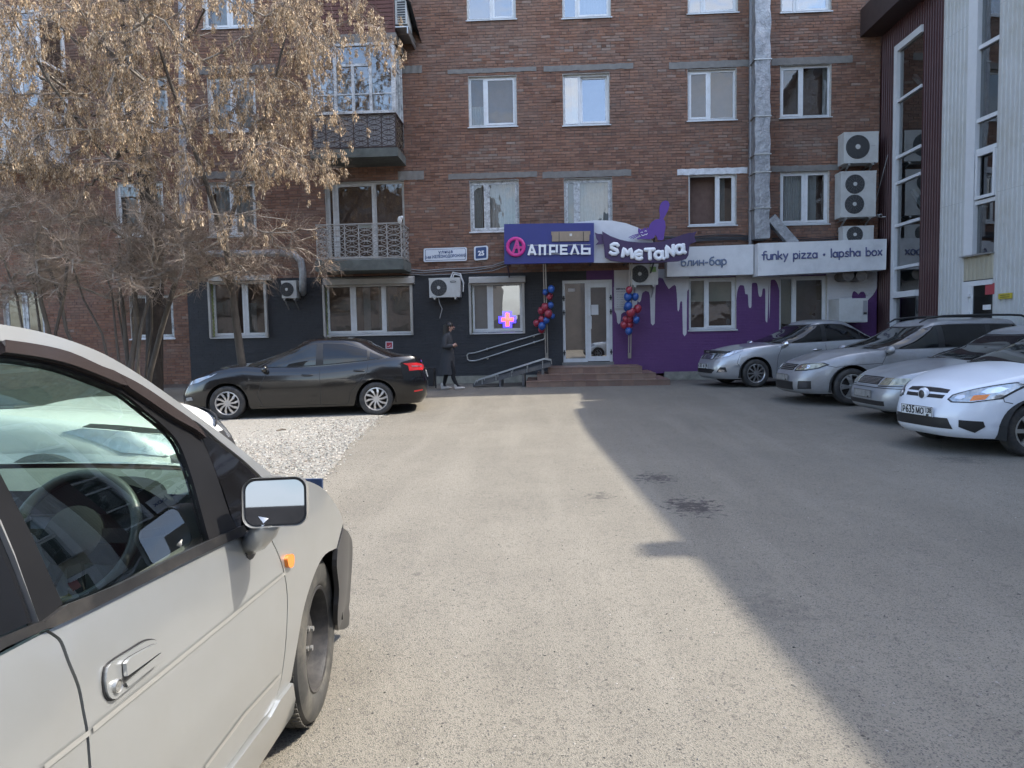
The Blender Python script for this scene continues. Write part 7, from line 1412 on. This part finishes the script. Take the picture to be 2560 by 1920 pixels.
E = [(0, 1), (1, 2), (2, 3), (3, 4), (4, 5), (5, 6), (0, 7), (7, 8), (8, 9), (9, 10), (10, 11), (0, 12), (12, 13), (13, 14), (14, 15), (15, 16), (2, 17), (17, 18), (18, 19), (19, 20), (2, 21), (21, 22), (22, 23), (23, 24)]
for k in range(4): E += [(20, 25 + 2 * k), (25 + 2 * k, 26 + 2 * k)]
E += [(20, 33), (33, 34)]
me = skin_mesh(J, E); me.materials.append(M('skin', (.42, .25, .19), .55)); me.materials.append(M('trousers', (.008, .008, .010), .85)); me.shade_smooth()
for p in me.polygons: p.material_index = 1 if p.center.z < 1.0 and not (p.center.x > .1 and p.center.z > .9) else 0
bd = bpy.data.objects.new('body', me); link(bd, wf)
b = MB(); b.ball((.145, 0, 1.485), (.022, .014, .02), 8, 6); b.ball((.132, 0, 1.44), (.018, .022, .009), 8, 6)
for s in (-1, 1): b.ball((.128, s * .03, 1.512), (.010, .012, .007), 8, 6); b.ball((.045, s * .078, 1.49), (.02, .012, .03), 8, 6)
b.build('face_features', M('skin_dark', (.33, .18, .14), .55), bd, local=True)
b = MB(); b.ball((.028, 0, 1.535), (.105, .094, .09), 16, 10); b.grid(lambda u, w: (-.022 + (.088 - .012 * w) * cos(2 * pi * u) - .035 * w, (.092 - .004 * w) * sin(2 * pi * u), lerp(1.55, 1.23, w) + .012 * sin(11 * u * 6.28) * w), 18, 8, cu=True); b.build('hair', M('hair', (.012, .009, .008), .45, var=.3, vs=40, stretch=(1, 1, .2)), bd, smooth=3.1, local=True)
prof_c = [(1.40, .01, .06, .062), (1.37, .0, .062, .07), (1.335, -.01, .075, .11), (1.30, -.025, .098, .175), (1.24, -.03, .118, .195), (1.12, -.025, .125, .185), (.98, -.02, .125, .175), (.84, -.025, .15, .19), (.65, -.035, .165, .2), (.48, -.045, .175, .205), (.37, -.05, .18, .21), (.365, -.05, .165, .195)]
b = MB(); k = 28; b.add([(ox + rx * cos(2 * pi * j / k) * (1 + .05 * sin(9 * j + z * 7) * (z < .9)) - (.0 if z > .8 else .02 * sin(3 * j)), ry * sin(2 * pi * j / k), z) for z, ox, rx, ry in prof_c for j in range(k)], [(i * k + j, i * k + (j + 1) % k, (i + 1) * k + (j + 1) % k, (i + 1) * k + j) for i in range(len(prof_c) - 1) for j in range(k)])
for s, q in ((-1, ((-.03, .14, 1.28), (-.055, .195, 1.17), (-.075, .215, 1.03), (.0, .20, 1.03), (.12, .17, 1.055))), (1, ((-.03, .14, 1.28), (-.05, .195, 1.17), (-.065, .215, 1.03), (.0, .19, 1.02), (.12, .15, 1.035)))): b.tube([(x, s * y, z) for x, y, z in q], [.075, .07, .068, .06, .052], 12)
b.build('coat', M('coat_grey', (.038, .04, .045), .9, var=.15, vs=30), bd, smooth=1.2, local=True)
for ax, ay, tx in ((.20, -.09, .16), (-.15, .08, .15)):
    b = MB(); b.grid(lambda u, w: (ax - .06 + .24 * w, ay + .043 * cos(2 * pi * u) * sin(pi * (.12 + .8 * w)) ** .5, max(0, .045 + (.07 - .055 * w) * sin(2 * pi * u))), 12, 10, cu=True); b.ball((ax - .03, ay, .1), (.05, .042, .07), 10, 8); b.build('shoe', M('shoe_white', (.5, .46, .42), .7, var=.1), bd, smooth=3.1, local=True)
bn = G(1070, 985); t = thing('litter_bin', 'dark square litter bin by the wall behind the black sedan', 'bin', (P(1072, 940, 17.6).x, 17.6, .2)); q = P(1072, 940, 17.6)
b = MB(); b.prism([(-.15, -.15), (.15, -.15), (.15, .15), (-.15, .15)], lambda a, c, d: (q.x + a * (.85 + .15 * d), 17.6 + c, .25 + d * .45), 0, 1); b.build('bucket', BLK, t)
for s in (-1, 1): b = MB(); b.bar((q.x + s * .17, 17.6, .18), (q.x + s * .17, 17.6, .62), .03, .03); b.build('post', DARKM, t)
# thin litter and a fallen twig on the gravel
t = thing('fallen_stick', 'short dark stick lying on the pale gravel', 'stick', tuple(G(700, 1080))); p = G(692, 1080); p2 = G(715, 1077); b = MB(); b.tube([p + V((0, 0, .02)), p.lerp(p2, .5) + V((0, .03, .03)), p2 + V((0, 0, .02))], [.014, .016, .01], 6); b.build('stick', BARK, t)
